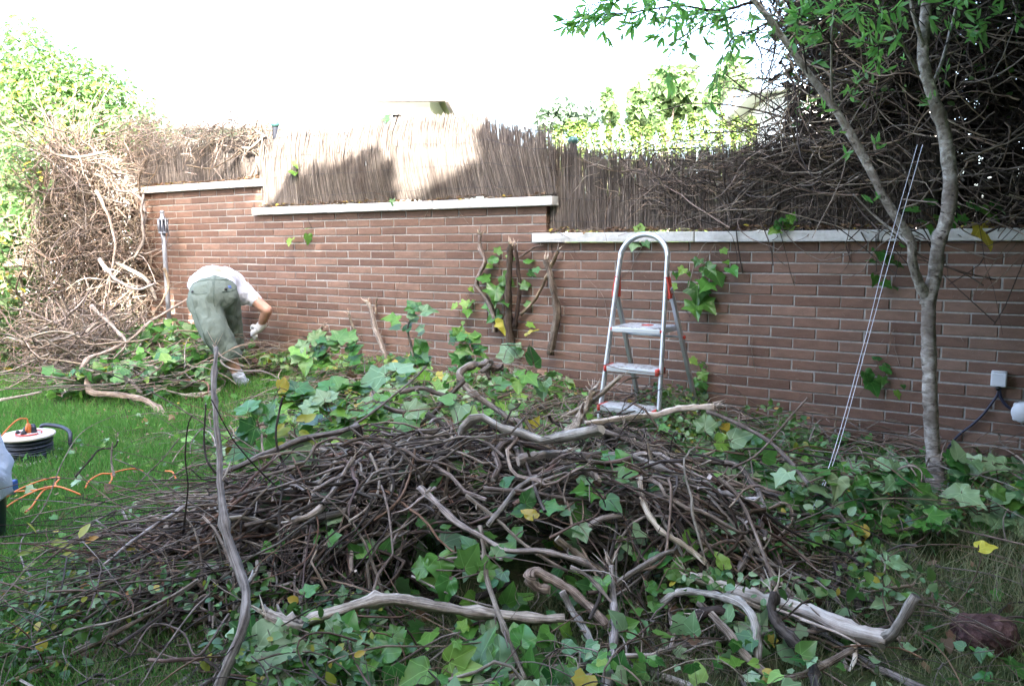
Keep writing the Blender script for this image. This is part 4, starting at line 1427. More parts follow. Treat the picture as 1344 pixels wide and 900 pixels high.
# fine twigs of the heap: nobody could count them
tw = Buf()
for k in range(1150):
    n = 9
    L = RNG.uniform(.18, .8)
    for _ in range(4):
        Q = heap_stem(L, n, RNG.uniform(.2, 1.02), wig=.5, kink=.4)
        if not hollow(Q): break
    if RNG.random() < .12:
        hd = norm(rdir(1)[0] + [0, -.2, .9]); Q = wander(Q[0], hd, L * .35, n, .3, .3)
    q = RNG.choice([.0016, .0024, .0036, .005], p=[.3, .35, .25, .1])
    tube(tw, Q, taper(q, q * .5, n), 4, .2, False, RNG.choice(3, p=[.3, .52, .18]))  # mostly dark bark: shade inside the heap put into the twig colour
for k in range(520):
    n = 14
    for _ in range(4):
        Q = heap_stem(RNG.uniform(.3, 1.2), n, RNG.uniform(.45, 1.05), *((None, None) if k % 2 else (RNG.uniform(-1.15, -.25), RNG.uniform(2.35, 3.1))), wig=.5, kink=.4)
        if not hollow(Q): break
    tube(tw, Q, taper(RNG.uniform(.004, .0085), .003, n), 6, .35, False, RNG.choice(3, p=[.55, .35, .1]))
for k in range(900):
    a, r_ = RNG.uniform(0, 2 * np.pi), RNG.random() ** .5
    x, y = -.02 + 1.15 * r_ * math.cos(a), 2.9 + .72 * r_ * math.sin(a)
    Q = wander((x, y, heap(x, y) * RNG.uniform(.7, 1.1) + .02), norm(rdir(1)[0] * [1, 1, .7]), RNG.uniform(.03, .13), 6, .5, .4)
    tube(tw, Q, taper(RNG.choice([.0012, .002]), .0007, 6), 3, 0, False, 3)
# fine stems that radiate to the left over the lawn
for k in range(240):
    n = 10
    a = np.pi + RNG.normal(0.12, .33)
    x, y = RNG.uniform(-1.15, -.5), RNG.uniform(2.4, 3.3)
    L = RNG.uniform(.3, .95)
    Q = wander((x, y, heap(x, y) * RNG.uniform(.3, 1) + .03), (math.cos(a), math.sin(a), .05), L, n, .22, .15, grav=.05)
    Q[:, 2] = np.maximum(Q[:, 2], .012 + .05 * RNG.random())
    q = RNG.choice([.0018, .0028, .004])
    tube(tw, Q, taper(q, q * .5, n), 4, .2, False, RNG.choice(3, p=[.45, .35, .2]))
tag(tw.obj("fine_twigs", [MAT["bark"], MAT["bark_dark"], MAT["bark_red"], MAT["vine_tan"]]), "mat of fine twigs filling the big heap of cuttings", None, None, "stuff")
BK, BG, BD, WP, VT, BR = MAT["bark"], MAT["bark_grey"], MAT["bark_dark"], MAT["wood_pale"], MAT["vine_tan"], MAT["bark_red"]

# ------------------------------------------------------------------ branches one can point to
branch("standing_branch", "long grey branch standing upright at the left of the heap with a broken forked top",
       pxs((279, 925, 1.9), (300, 868, 1.94), (320, 815, 2.0), (323, 775, 2.07), (306, 725, 2.16), (293, 660, 2.27), (288, 600, 2.37), (285, 540, 2.46), (280, 505, 2.52), (285, 456, 2.62)), .019, .0085, BG, 44, 11, fray=(0, 3), stubs=2, knots=3)
branch("crooked_branch", "crooked branch with a root knob arching over the top of the heap before the ladder",
       pxs((641, 480, 3.62), (622, 480, 3.6), (608, 486, 3.58), (604, 496, 3.56), (611, 508, 3.54), (630, 521, 3.5), (650, 536, 3.45), (667, 552, 3.4), (675, 572, 3.36), (680, 600, 3.3)), .020, .0155, BK, 40, 10, knots=4, stubs=1)
bf = Buf()
pk = at(640, 478, 3.62)
for _ in range(9):
    tube(bf, wander(pk + RNG.normal(0, .012, 3), rdir(1)[0], .07, 7, .6), taper(.017, .008, 7), 7, .5)
tag(bf.obj("root_knob", BK), "gnarled root knob at the top of the crooked branch", "root knob")
branch("broken_branch", "short pale branch snapped into splinters lying at the foot of the crooked branch",
       pxs((679, 604, 3.28), (700, 597, 3.26), (722, 594, 3.24), (742, 593, 3.23)), .018, .014, BG, 16, 10, fray=(0, 12))
branch("front_log", "long thick weathered branch lying across the front foot of the heap",
       pxs((352, 808, 2.12), (372, 816, 2.12), (394, 822, 2.13), (411, 812, 2.15), (450, 801, 2.17), (490, 791, 2.19), (530, 789, 2.2), (570, 795, 2.21), (620, 805, 2.23), (680, 811, 2.26), (742, 812, 2.3)), .021, .019, BG, 48, 12, knots=4, stubs=3, fray=(4, 0))
branch("split_log", "thick pale split log with a stub pointing up at its right end",
       pxs((905, 757, 2.42), (945, 768, 2.38), (985, 782, 2.32), (1020, 791, 2.28), (1060, 803, 2.22), (1110, 823, 2.14), (1164, 836, 2.08)), .021, .027, WP, 32, 12, knots=2, fray=(8, 0))
bf = Buf()
tube(bf, spline(pxs((1158, 838, 2.08), (1172, 830, 2.06), (1186, 808, 2.04), (1202, 781, 2.03)), 12), taper(.017, .012, 12), 9, .3)
tag(bf.obj("log_stub", BG), "short stub of branch pointing up from the end of the pale split log", "branch stub")
bf = Buf()
for pts in ([(1050, 812, 2.17), (1100, 830, 2.12), (1135, 850, 2.09), (1153, 868, 2.07)], [(1120, 845, 2.1), (1122, 862, 2.08), (1115, 880, 2.06)], [(1010, 795, 2.24), (1070, 818, 2.18), (1125, 840, 2.12)]):
    tube(bf, spline(pxs(*pts), 12), taper(.009, .004, 12), 6, .3, flat=.4)
tag(bf.obj("peeled_strip", WP), "strips of pale bark peeling down from the split log", "bark strip", kind="stuff")
branch("twisted_branch", "dark twisted branch with a broken top curling down before the split log",
       pxs((1017, 776, 2.16), (1012, 800, 2.13), (1018, 818, 2.1), (1035, 838, 2.06), (1055, 855, 2.02), (1068, 878, 1.98), (1070, 915, 1.93)), .014, .016, BD, 30, 9, rough=.5, fray=(5, 0))
branch("curved_branch", "grey branch curving down in an arc left of the dark twisted branch",
       pxs((868, 790, 2.33), (900, 775, 2.3), (945, 783, 2.22), (978, 797, 2.15), (992, 820, 2.1), (995, 866, 2.04)), .014, .012, BG, 28, 9, knots=2)
branch("curved_branch", "low grey branch bowed along the ground below the split log",
       pxs((918, 790, 2.25), (955, 830, 2.1), (985, 868, 2.02), (1020, 890, 1.98), (1065, 880, 1.98), (1120, 850, 2.02)), .012, .009, BK, 30, 9)
branch("stump_branch", "thick dark sawn branch stub beside the frayed ends in the right front of the heap",
       pxs((912, 808, 2.2), (940, 800, 2.2), (976, 812, 2.18)), .019, .016, BD, 12, 10, fray=(8, 0))
branch("upright_branch", "thick grey branch running down to the front edge from the frayed knot",
       pxs((800, 742, 2.42), (804, 780, 2.3), (808, 820, 2.18), (805, 860, 2.07), (796, 915, 1.93)), .016, .018, BG, 26, 10, fray=(14, 0), knots=2)
branch("thin_pole", "thin straight stick leaning down over the front log to the bottom edge",
       pxs((630, 690, 2.5), (636, 730, 2.4), (640, 765, 2.3), (655, 805, 2.17), (672, 850, 2.06), (689, 892, 1.97)), .008, .007, BK, 24, 7, stubs=4, knots=3)
branch("curled_branch", "thick curled branch with a hooked end in the dark hollow of the heap",
       pxs((722, 772, 2.45), (705, 768, 2.42), (696, 756, 2.4), (706, 748, 2.38), (735, 765, 2.34), (768, 790, 2.28), (798, 822, 2.2)), .017, .014, BK, 30, 10, knots=2)
branch("curled_branch", "branch dropping from the dark hollow toward the ivy at the front",
       pxs((738, 775, 2.4), (752, 800, 2.3), (770, 828, 2.2), (785, 868, 2.08), (800, 905, 1.98)), .012, .012, BG, 22, 9, stubs=2)
branch("diagonal_branch", "long smooth branch slanting down across the middle of the heap",
       pxs((552, 640, 2.85), (575, 660, 2.78), (600, 685, 2.7), (632, 704, 2.63), (665, 722, 2.57), (710, 723, 2.52), (760, 735, 2.46), (795, 755, 2.4)), .0125, .009, BG, 34, 9, knots=4, stubs=3)
branch("diagonal_branch", "thin branch slanting over the smooth diagonal branch in the heap centre",
       pxs((612, 650, 2.75), (650, 680, 2.64), (690, 716, 2.54), (745, 750, 2.44)), .008, .006, BK, 24, 8, stubs=5)
branch("pale_log", "pale stripped branch lying level in front of the ladder foot",
       pxs((768, 556, 3.55), (810, 549, 3.53), (855, 544, 3.5), (895, 535, 3.48), (938, 534, 3.45)), .012, .016, WP, 26, 10, fray=(0, 14), rough=.4)
branch("long_stem", "long dark stem trailing from the pale branch down to the ivy at the right",
       pxs((928, 540, 3.45), (960, 552, 3.4), (990, 567, 3.35), (1015, 583, 3.28), (1040, 610, 3.18), (1065, 640, 3.05), (1100, 672, 2.92), (1120, 705, 2.8), (1128, 775, 2.58)), .011, .008, BK, 36, 8)
branch("cut_branch", "short cut branch pointing up to the right beside the ladder's lower step",
       pxs((740, 548, 3.55), (775, 528, 3.58), (814, 494, 3.6)), .014, .012, BG, 16, 9, fray=(0, 4), stubs=1)
branch("torn_root", "torn root stump with splintered fibres at the left of the pale branch",
       pxs((742, 575, 3.45), (758, 555, 3.5), (770, 530, 3.52), (778, 512, 3.54)), .026, .018, BK, 16, 10, fray=(8, 12), rough=.6, stubs=4)
branch("thick_branch", "thick branch sloping to the right along the back of the heap",
       pxs((775, 560, 3.5), (830, 580, 3.4), (885, 602, 3.3), (930, 606, 3.25), (970, 612, 3.2), (995, 640, 3.1), (1030, 655, 3.05), (1062, 680, 3.0)), .019, .011, BK, 38, 10, knots=3, stubs=3, rough=.45)
branch("pale_branch", "pale forked branch hanging down in the right middle of the heap",
       pxs((839, 627, 3.0), (846, 665, 2.9), (866, 695, 2.8), (898, 715, 2.7), (926, 738, 2.6)), .011, .010, WP, 24, 9, stubs=2)
branch("sloping_branch", "brown branch sloping from the heap centre to the right middle",
       pxs((762, 600, 3.25), (800, 603, 3.2), (845, 620, 3.1), (890, 645, 3.0), (924, 667, 2.92)), .012, .008, BK, 26, 9)
branch("hanging_branch", "thick branch bending downward at the right end of the heap",
       pxs((996, 640, 3.05), (1001, 668, 2.95), (995, 700, 2.85), (980, 730, 2.75), (968, 752, 2.66)), .015, .012, BK, 22, 9, rough=.45)
branch("looped_branch", "thin branch looping round at the right edge of the heap",
       pxs((1010, 668, 2.95), (1030, 660, 2.95), (1040, 680, 2.9), (1020, 705, 2.82), (985, 710, 2.78), (945, 712, 2.75), (900, 740, 2.68)), .008, .006, BK, 32, 8)
branch("springing_branch", "dark thin stem springing from the heap's right flank towards the wall",
       pxs((960, 615, 3.1), (995, 595, 3.15), (1030, 555, 3.2), (1060, 522, 3.25)), .0055, .004, BR, 18, 6)
branch("split_branch", "torn grey branch end rising at the left shoulder of the heap",
       pxs((385, 683, 2.62), (412, 672, 2.62), (436, 645, 2.64), (450, 620, 2.67), (463, 600, 2.7)), .013, .009, BG, 18, 9, fray=(6, 2), rough=.5)
branch("hooked_twig", "smooth hooked twig with a clean pale cut at the upper left of the heap",
       pxs((486, 596, 2.75), (496, 620, 2.7), (496, 645, 2.66), (480, 668, 2.62), (458, 684, 2.6)), .006, .005, VT, 22, 8)
branch("hooked_twig", "reddish hooked twig beside the other one with a pale cut end",
       pxs((545, 590, 2.76), (538, 625, 2.7), (528, 650, 2.66), (512, 668, 2.62), (490, 683, 2.6)), .006, .0055, BR, 22, 8)
branch("forked_twig", "pale forked twig reaching left from the start of the smooth diagonal branch",
       pxs((572, 640, 2.8), (552, 655, 2.74), (535, 668, 2.7), (515, 674, 2.68)), .008, .005, VT, 16, 8, stubs=3)
branch("dark_log", "thick dark log with an orange brown torn end deep inside the heap",
       pxa((500, 708, 2.72), (522, 728, 2.68), (545, 752, 2.62), (572, 788, 2.52), (580, 805, 2.48)), .028, .03, BD, 18, 10, rough=.4)
branch("dark_branch", "smooth dark branch curving low through the shaded hollow",
       pxa((462, 690, 2.78), (474, 725, 2.68), (500, 757, 2.6), (540, 780, 2.52), (580, 787, 2.5), (625, 782, 2.5), (670, 765, 2.52)), .013, .013, BD, 30, 9)
for k, (pts, r, m, lab) in enumerate([
    ([(249, 657, 2.66), (225, 675, 2.6), (199, 692, 2.55), (165, 716, 2.47), (134, 741, 2.4)], .010, BG, "straight grey branch sticking out of the heap's left flank over the lawn"),
    ([(300, 655, 2.75), (255, 651, 2.78), (210, 655, 2.8), (160, 668, 2.82), (106, 690, 2.78)], .005, BK, "thin stem reaching far left from the heap above the straight grey branch"),
    ([(330, 648, 2.8), (270, 662, 2.75), (215, 672, 2.72), (150, 700, 2.62)], .006, BG, "grey stem fanning left between the straight branch and the standing branch"),
    ([(340, 640, 2.9), (290, 648, 2.9), (220, 650, 2.92), (175, 660, 2.92)], .007, BK, "level dark stem pointing left from the top of the left flank"),
    ([(250, 690, 2.6), (205, 695, 2.6), (165, 698, 2.6), (128, 698, 2.6)], .007, BD, "dark cut branch lying level at the left end of the heap"),
    ([(200, 735, 2.38), (162, 772, 2.3), (130, 800, 2.22), (95, 822, 2.16), (47, 841, 2.1), (-4, 866, 2.04)], .007, BD, "twisted pair of dark stems trailing to the lower left corner"),
    ([(260, 760, 2.28), (220, 785, 2.22), (160, 812, 2.16), (100, 826, 2.12), (40, 848, 2.06)], .005, BK, "brown stem trailing beside the twisted dark stems at lower left"),
    ([(300, 805, 2.15), (260, 860, 2.0), (240, 830, 2.06), (200, 820, 2.1), (170, 862, 2.0)], .004, BR, "thin looping brown stem over the leafy cuttings at lower left"),
]):
    branch("side_branch", lab, pxs(*pts), r, r * .6, m, 26, 8, stubs=2)
for pts, r, m, lab in [
    ([(240, 700, 2.5), (246, 640, 2.5), (243, 600, 2.52), (246, 560, 2.55), (252, 545, 2.56)], .0035, BD, "thin dark twig curving up left of the standing branch"),
    ([(392, 640, 2.75), (372, 610, 2.78), (362, 575, 2.8), (366, 545, 2.82), (372, 520, 2.83)], .0065, BD, "dark bare shoot curving upright beside the dark ivy sprig"),
    ([(300, 635, 2.62), (275, 610, 2.6), (268, 580, 2.62), (270, 530, 2.62)], .005, BD, "dark bare shoot rising just left of the standing branch"),
    ([(98, 626, 3.1), (118, 603, 3.15), (130, 590, 3.18), (150, 586, 3.2), (155, 577, 3.2)], .005, BD, "dark kinked twig lying alone on the lawn beyond the orange cord"),
    ([(150, 625, 3.05), (146, 605, 3.08), (148, 580, 3.1)], .006, BK, "short forked twig standing in the lawn"),
    ([(36, 693, 2.9), (60, 660, 3.1), (85, 600, 3.4), (110, 565, 3.7), (150, 545, 3.95)], .003, BK, "long thin dry stem arching over the lawn beside the cable reel"),
    ([(178, 638, 2.95), (195, 620, 2.98), (215, 600, 3.0), (235, 575, 3.02)], .004, VT, "thin pale twig slanting over the lawn"),
    ([(430, 580, 3.0), (460, 560, 3.05), (490, 540, 3.1), (540, 500, 3.15), (560, 480, 3.2)], .007, VT, "slender tan stem rising from the left shoulder to the crooked branch"),
    ([(345, 625, 2.8), (375, 617, 2.75), (400, 608, 2.72)], .008, VT, "smooth tan stem bent at the left shoulder of the heap"),
    ([(610, 500, 3.45), (582, 530, 3.4), (545, 560, 3.35), (515, 562, 3.3)], .016, BD, "thick dark branch running left from the crooked branch"),
    ([(560, 545, 3.3), (585, 560, 3.25), (604, 578, 3.2), (592, 592, 3.18), (570, 596, 3.15)], .016, BD, "thick bluish dark branch bending back on itself behind the heap"),
    ([(525, 513, 3.4), (550, 510, 3.4), (575, 518, 3.4), (598, 524, 3.4)], .013, BK, "brown branch lying level among the ivy behind the heap"),
    ([(490, 515, 3.45), (500, 530, 3.4), (525, 540, 3.38), (548, 540, 3.35)], .015, BK, "curved thick branch at the far left end of the back branches"),
    ([(590, 450, 3.9), (640, 452, 3.85), (700, 455, 3.8), (760, 470, 3.7), (820, 485, 3.6), (880, 492, 3.55)], .003, BR, "thin arching reddish stem in front of the ladder's lower step"),
    ([(640, 575, 3.1), (720, 590, 3.05), (780, 607, 3.0), (840, 612, 2.95)], .012, BD, "dark level branch behind the broken pale branch"),
    ([(635, 640, 2.9), (690, 645, 2.85), (750, 655, 2.82), (825, 658, 2.8)], .010, BK, "level branch spanning the middle of the heap below the broken one"),
    ([(640, 690, 2.72), (660, 665, 2.78), (680, 640, 2.85), (720, 620, 2.95), (755, 608, 3.0)], .013, BG, "grey branch slanting up to the broken pale branch"),
    ([(770, 690, 2.7), (790, 680, 2.72), (815, 676, 2.74)], .015, BG, "short thick log end beside the upright thin stick"),
    ([(730, 706, 2.6), (752, 722, 2.55), (775, 740, 2.48), (792, 750, 2.44)], .016, BK, "thick weathered log meeting the frayed knot"),
    ([(800, 770, 2.36), (835, 748, 2.42), (870, 728, 2.5), (885, 724, 2.54)], .013, BG, "pale grey log slanting up right from the frayed knot"),
    ([(744, 658, 2.78), (752, 690, 2.68), (762, 715, 2.6), (780, 750, 2.5), (795, 785, 2.4)], .005, VT, "thin tan stick crossing the weathered log"),
    ([(566, 735, 2.55), (600, 732, 2.52), (640, 730, 2.5), (660, 734, 2.5)], .006, BG, "slim grey twig over the large leaves in the hollow"),
    ([(540, 755, 2.5), (580, 775, 2.42), (620, 788, 2.36), (655, 798, 2.3)], .004, BG, "thin bowed twig above the front log"),
    ([(466, 665, 2.6), (490, 720, 2.45), (515, 765, 2.32), (545, 815, 2.2)], .0025, BR, "thin reddish runner hanging over the left of the hollow"),
    ([(384, 600, 2.7), (412, 665, 2.55), (416, 705, 2.45), (395, 740, 2.36), (330, 765, 2.28)], .0035, BR, "thin reddish stem bowed down the left shoulder of the heap"),
    ([(408, 690, 2.5), (400, 740, 2.36), (396, 790, 2.22)], .003, BR, "thin straight reddish stem hanging to the front ivy"),
]:
    branch("loose_stem", lab, pxs(*pts), r, r * .65, m, 24, 8, stubs=1 if r > .004 else 0)

# ================================================================== IVY
FWD = _f
LEAFMESH = {}


def leaf_mesh(kind, mat):
    key = (kind, mat)
    if key not in LEAFMESH:
        T_ = (IVY + [OVAL, ROUND, LANCE])[kind]
        q = Buf(); q.add(T_[0], T_[1], T_[2][T_[1]])
        LEAFMESH[key] = q.mesh("leaf", MAT[mat])
    return LEAFMESH[key]


def leaf_obj(parent, p, R, size, mat="ivy", kind=None):
    o = link("leaf", leaf_mesh(RNG.integers(0, 3) if kind is None else kind, mat), parent)
    sc = np.array([size * RNG.uniform(.88, 1.12), size, size * RNG.uniform(.4, 2.2)])
    m = Matrix((R * sc).tolist()).to_4x4()
    m.translation = Vector(p)
    o.matrix_local = m
    return o


def aim(ang, face=.65, jit=.25):
    """leaf turned to the viewer, tip at ang degrees in the picture"""
    a = rad(ang)
    hd = CR * math.cos(a) + CU * math.sin(a) + FWD * RNG.normal(0, .25)
    nr = norm(-FWD * face + np.array([0, 0, 1 - face * .6]) + RNG.normal(0, jit, 3))
    return frames(np.array([nr]), np.array([hd]))[0]


def sprig(label, leaves, Y, stem=None, group=None, mat="ivy", cat="ivy sprig", sr=.003, smat=None, face=.65):
    """leaves: (px, py, size px, tip angle[, material[, kind]]) at distance Y (a number, or 'wall' for on the wall)"""
    root = empty("ivy_sprig", label, cat, group)
    pt = (lambda a, b_, j=0: onwall(a, b_, .03 + j)) if Y == 'wall' else (lambda a, b_, j=0: rest(a, b_, Y - j, .03))
    if stem is None:
        q = [(l[0], l[1]) for l in leaves]
        stem = q if len(q) > 1 else [(q[0][0] - 8, q[0][1] + 10), q[0]]
    SP = spline(np.array([pt(a, b_) for a, b_ in stem]), max(6, 4 * len(stem)))
    sb = Buf()
    tube(sb, SP, taper(sr, sr * .5, len(SP)), 6, .2)
    for l in leaves:
        p = pt(l[0], l[1], RNG.uniform(-.01, .03))
        dep = (p - [0, 0, H]) @ FWD
        size = l[2] / F * dep
        R = aim(l[3], face)
        m = l[4] if len(l) > 4 else mat
        leaf_obj(root, p, R, size, m, l[5] if len(l) > 5 else None)
        k = np.linalg.norm(SP - p, axis=1).argmin()
        tube(sb, spline([SP[k], (SP[k] + p) / 2 + [0, 0, .012], p], 6), .0012, 4)
    sb.obj("stem", smat or MAT["bark_red"], root)
    return root


def auto(cx, cy, rx, ry, n, size, ang=-90, spread=60, mats=("ivy",), kinds=None):
    out = []
    for _ in range(n):
        out.append((cx + RNG.uniform(-rx, rx), cy + RNG.uniform(-ry, ry), size * RNG.uniform(.65, 1.25), ang + RNG.normal(0, spread), mats[RNG.integers(len(mats))], None if kinds is None else kinds[RNG.integers(len(kinds))]))
    return out


# on the wall
sprig("two small green ivy leaves dangling alone below the middle coping", [(383, 314, 13, -95, "ivy_young"), (404, 308, 14, -90), (402, 301, 6, 60, "ivy_young")], 'wall', [(395, 312), (397, 302), (403, 298), (404, 308)])
sprig("large dark ivy sprig hanging on the wall right of the ladder", [(935, 355, 30, -80), (958, 352, 20, -70), (930, 370, 26, -115), (915, 374, 28, -95), (910, 396, 30, -85), (918, 393, 30, -60), (898, 352, 12, -120, "ivy_young"), (925, 350, 22, -50), (948, 327, 10, -60, "ivy_young"), (952, 343, 9, -70, "ivy_young"), (886, 358, 10, -100), (903, 358, 9, -60, "ivy_young"), (934, 372, 10, -80, "ivy_young"), (882, 372, 14, -95, "ivy_young"), (917, 340, 14, -100)],
      'wall', [(940, 318), (930, 335), (920, 352), (916, 372), (914, 392)], sr=.004)
sprig("ivy leaves poking out under the coping behind the ladder arch", [(832, 318, 18, -100, "ivy_pale"), (846, 318, 11, -60), (839, 304, 14, 80, "ivy_young")], 'wall', [(838, 300), (836, 312), (845, 318)])
sprig("small ivy shoot climbing the wall right of the ladder foot", auto(915, 500, 8, 30, 14, 12, -90, 60, ("ivy", "ivy", "ivy_young")), 'wall', [(912, 530), (914, 505), (918, 480), (913, 468)], sr=.003)
sprig("ivy sprig hanging on the wall left of the slim tree's foot", [(1135, 488, 22, -75), (1142, 500, 24, -85), (1158, 480, 16, -60), (1158, 495, 14, -100), (1150, 472, 12, 60), (1176, 513, 12, -80, "ivy_young"), (1185, 505, 7, -90), (1162, 488, 10, 20)], 'wall', [(1170, 425), (1166, 465), (1152, 480), (1140, 490)])
sprig("ivy sprig beside the strings just below the coping", [(1152, 330, 20, -100), (1163, 338, 16, -60), (1148, 362, 16, -110), (1158, 370, 15, -60), (1170, 376, 14, -40), (1148, 345, 12, 160), (1182, 322, 10, 0), (1176, 345, 12, -60)], 'wall', [(1180, 312), (1165, 335), (1155, 360), (1165, 378)])
sprig("ivy leaves with one big yellowing leaf above the coping behind the tree", [(1288, 297, 34, -80, "leaf_yellow", 2), (1262, 283, 16, -80), (1248, 288, 14, -60), (1273, 272, 20, 15), (1288, 275, 20, 0), (1302, 270, 22, -20), (1296, 282, 18, -40), (1258, 272, 12, 100)], 3.95, [(1240, 300), (1262, 285), (1280, 276), (1302, 272)])
sprig("ivy leaves above the coping between the tree's two limbs", [(1205, 275, 20, 170), (1222, 268, 16, 80), (1226, 286, 14, -30), (1218, 295, 16, -100), (1212, 290, 12, 190)], 4.05, [(1232, 300), (1222, 285), (1208, 276)])
sprig("single ivy leaf low in the dark thicket right of the tree", [(1282, 92, 22, 10), (1330, 68, 14, -20), (1336, 58, 12, 20)], 4.2)
sprig("cluster of ivy leaves dangling over the coping near its joint", auto(1030, 296, 14, 8, 9, 12, -90, 60, ("ivy", "ivy_young")), 4.45, [(1045, 285), (1030, 295), (1022, 303)])
sprig("two ivy leaves on the shaded top of the middle reed screen", [(505, 158, 14, 30), (388, 212, 13, -60, "ivy_young"), (386, 224, 14, -80, "ivy_young"), (515, 262, 9, -90)], 'wall', [(390, 205), (388, 218)])
# dead ivy trunks against the wall
for pts, r0, r1, m, lab, fr in [
    ([(650, 436), (648, 415), (640, 395), (628, 378), (627, 368), (634, 352), (637, 340), (630, 325), (629, 307)], .019, .014, BK, "crooked grey ivy trunk cut off on the wall, left one of the group", 9),
    ([(672, 470), (668, 430), (667, 400), (668, 370), (668, 345), (670, 322)], .026, .019, BD, "thickest cut ivy trunk standing straight on the wall", 10),
    ([(676, 430), (680, 400), (682, 375), (680, 350), (676, 325)], .015, .01, BD, "dark ivy stem twisted alongside the thickest cut trunk", 3),
    ([(722, 465), (727, 440), (730, 415), (728, 385), (722, 360), (717, 342)], .021, .017, BK, "bent cut ivy trunk at the right of the trunks on the wall", 6),
    ([(683, 412), (700, 395), (715, 370), (722, 352), (732, 330)], .010, .011, BK, "oblique stem crossing between the thick trunk and the bent one", 4),
    ([(678, 340), (690, 332), (700, 325), (710, 322)], .009, .006, BR, "short reddish side shoot of the thickest cut trunk", 2),
    ([(509, 474), (501, 452), (492, 425), (487, 405), (484, 398)], .024, .016, BG, "torn pale ivy trunk on the wall between leaves, splintered at its top", 14),
    ([(466, 462), (467, 440), (462, 424), (458, 413)], .013, .011, BK, "short bent brown ivy stub low on the wall", 2),
    ([(420, 464), (419, 448), (417, 438), (423, 430)], .022, .012, VT, "frayed short ivy stump at the foot of the wall nearest the man", 12),
    ([(494, 412), (493, 402), (494, 392)], .009, .007, BK, "tiny stub beside the torn pale trunk", 2),
]:
    P = spline(np.array([onwall(a, b_, .03 + r0) for a, b_ in pts]), 24)
    P = P + np.stack([vnoise(P + 5 * k, 11) - .5 for k in range(3)], -1) * r0 * .8
    bf = Buf(); tube(bf, P, taper(r0, r1, 24), 10, .45)
    d = norm(P[-1] - P[-3])
    frayed(bf, P[-1], d, r1, fr, .05)
    frayed(bf, P[8], norm(d + [0.5, 0, 0]), r0 * .4, 3, .06, 0)
    tag(bf.obj("dead_ivy_stump", [m, WP]), lab, "ivy trunk", "dead ivy trunks on the wall")
sprig("lush dark ivy sprig wrapped round the thickest cut trunk", [(650, 375, 30, -90), (660, 362, 22, -40), (642, 365, 18, 170), (655, 395, 24, -75), (648, 345, 15, 100), (638, 350, 14, 60, "ivy_young"), (690, 345, 14, 40), (694, 358, 14, -20), (684, 375, 16, 20), (660, 420, 20, -80), (655, 412, 20, -140), (703, 352, 10, -70), (652, 332, 12, 60), (645, 400, 14, 200), (676, 455, 14, -60), (690, 398, 10, -30), (692, 425, 12, -60, "ivy_young"), (670, 340, 13, 80)], 'wall', [(664, 440), (662, 410), (660, 380), (655, 350), (650, 335)], sr=.004)
sprig("pale young ivy shoot on the wall left of the trunks", [(611, 395, 13, -90, "ivy_young"), (613, 406, 14, -90, "ivy_young"), (600, 400, 11, 180, "ivy_young"), (622, 395, 12, -80), (616, 378, 9, -60, "ivy_young"), (608, 422, 6, -90, "ivy_young")], 'wall', [(610, 450), (612, 420), (612, 395), (622, 375)], sr=.0025)
# upright sprigs between wall and heap
sprig("ivy sprig climbing a short upright stick left of the crooked branch", auto(540, 440, 20, 36, 20, 19, 70, 70, ("ivy", "ivy", "ivy_young", "ivy_pale")), 4.5, [(545, 482), (540, 455), (535, 430), (545, 405)], sr=.009, smat=BK)
sprig("bright ivy leaves at the wall foot right of the man", auto(425, 462, 40, 18, 22, 19, 60, 80, ("ivy", "ivy", "ivy_young", "ivy_pale")), 5.6)
sprig("bright green ivy shoot rising left of the root knob", auto(612, 462, 22, 26, 22, 17, 80, 60, ("ivy_young", "ivy_young", "ivy")), 4.15, [(620, 495), (612, 465), (605, 445)])
sprig("sprig with bluish ivy leaves behind the root knob", [(675, 470, 34, 120, "ivy_pale"), (700, 478, 30, 60), (690, 492, 26, -60, "ivy_young"), (715, 500, 26, -80, "ivy_pale"), (680, 498, 24, -90, "ivy_young"), (660, 492, 24, -60), (670, 455, 20, 40), (705, 505, 22, -40), (692, 440, 18, 80, "leaf_yellow")], 3.9, face=.4)
sprig("pale wide ivy leaves at the left end of the back branches", [(505, 492, 40, 190, "ivy_pale"), (520, 486, 34, 60, "ivy_pale"), (490, 505, 34, 160), (520, 500, 22, -40, "ivy_pale"), (470, 505, 34, 150), (480, 520, 30, 200, "ivy_pale"), (445, 510, 28, 100)], 3.7, face=.35)
sprig("ivy leaves around the bend of the thick dark back branch", [(530, 548, 36, -70), (535, 540, 30, 40, "ivy_pale"), (605, 532, 30, -100, "ivy_pale"), (612, 540, 34, -80, "ivy_young"), (595, 525, 22, 150), (650, 505, 24, 20), (640, 515, 22, -60), (500, 555, 24, 130)], 3.35, face=.5)
sprig("dark glossy ivy sprig standing at the left shoulder of the heap", [(325, 540, 30, 110), (340, 548, 32, 60), (335, 560, 30, -150), (350, 575, 34, -60), (330, 585, 38, -120), (345, 590, 40, -80), (352, 560, 28, 20), (325, 565, 24, 170), (342, 605, 36, -50), (335, 600, 30, -100), (350, 545, 22, 60), (357, 590, 24, -30)], 3.05, [(355, 625), (345, 590), (340, 560), (332, 538)], sr=.004, face=.8)
sprig("olive yellow narrow leaves beside the dark glossy sprig", [(388, 552, 20, 30, "leaf_olive", 3), (382, 562, 22, 200, "leaf_olive", 3), (380, 572, 24, 190, "leaf_olive", 3), (376, 582, 22, 200, "leaf_olive", 3), (392, 566, 20, -30, "leaf_olive", 3), (374, 556, 16, 230, "leaf_olive", 3), (398, 578, 18, -20, "leaf_olive", 3), (400, 555, 20, 60, "leaf_olive", 3)], 3.0, [(405, 610), (392, 585), (385, 560)])
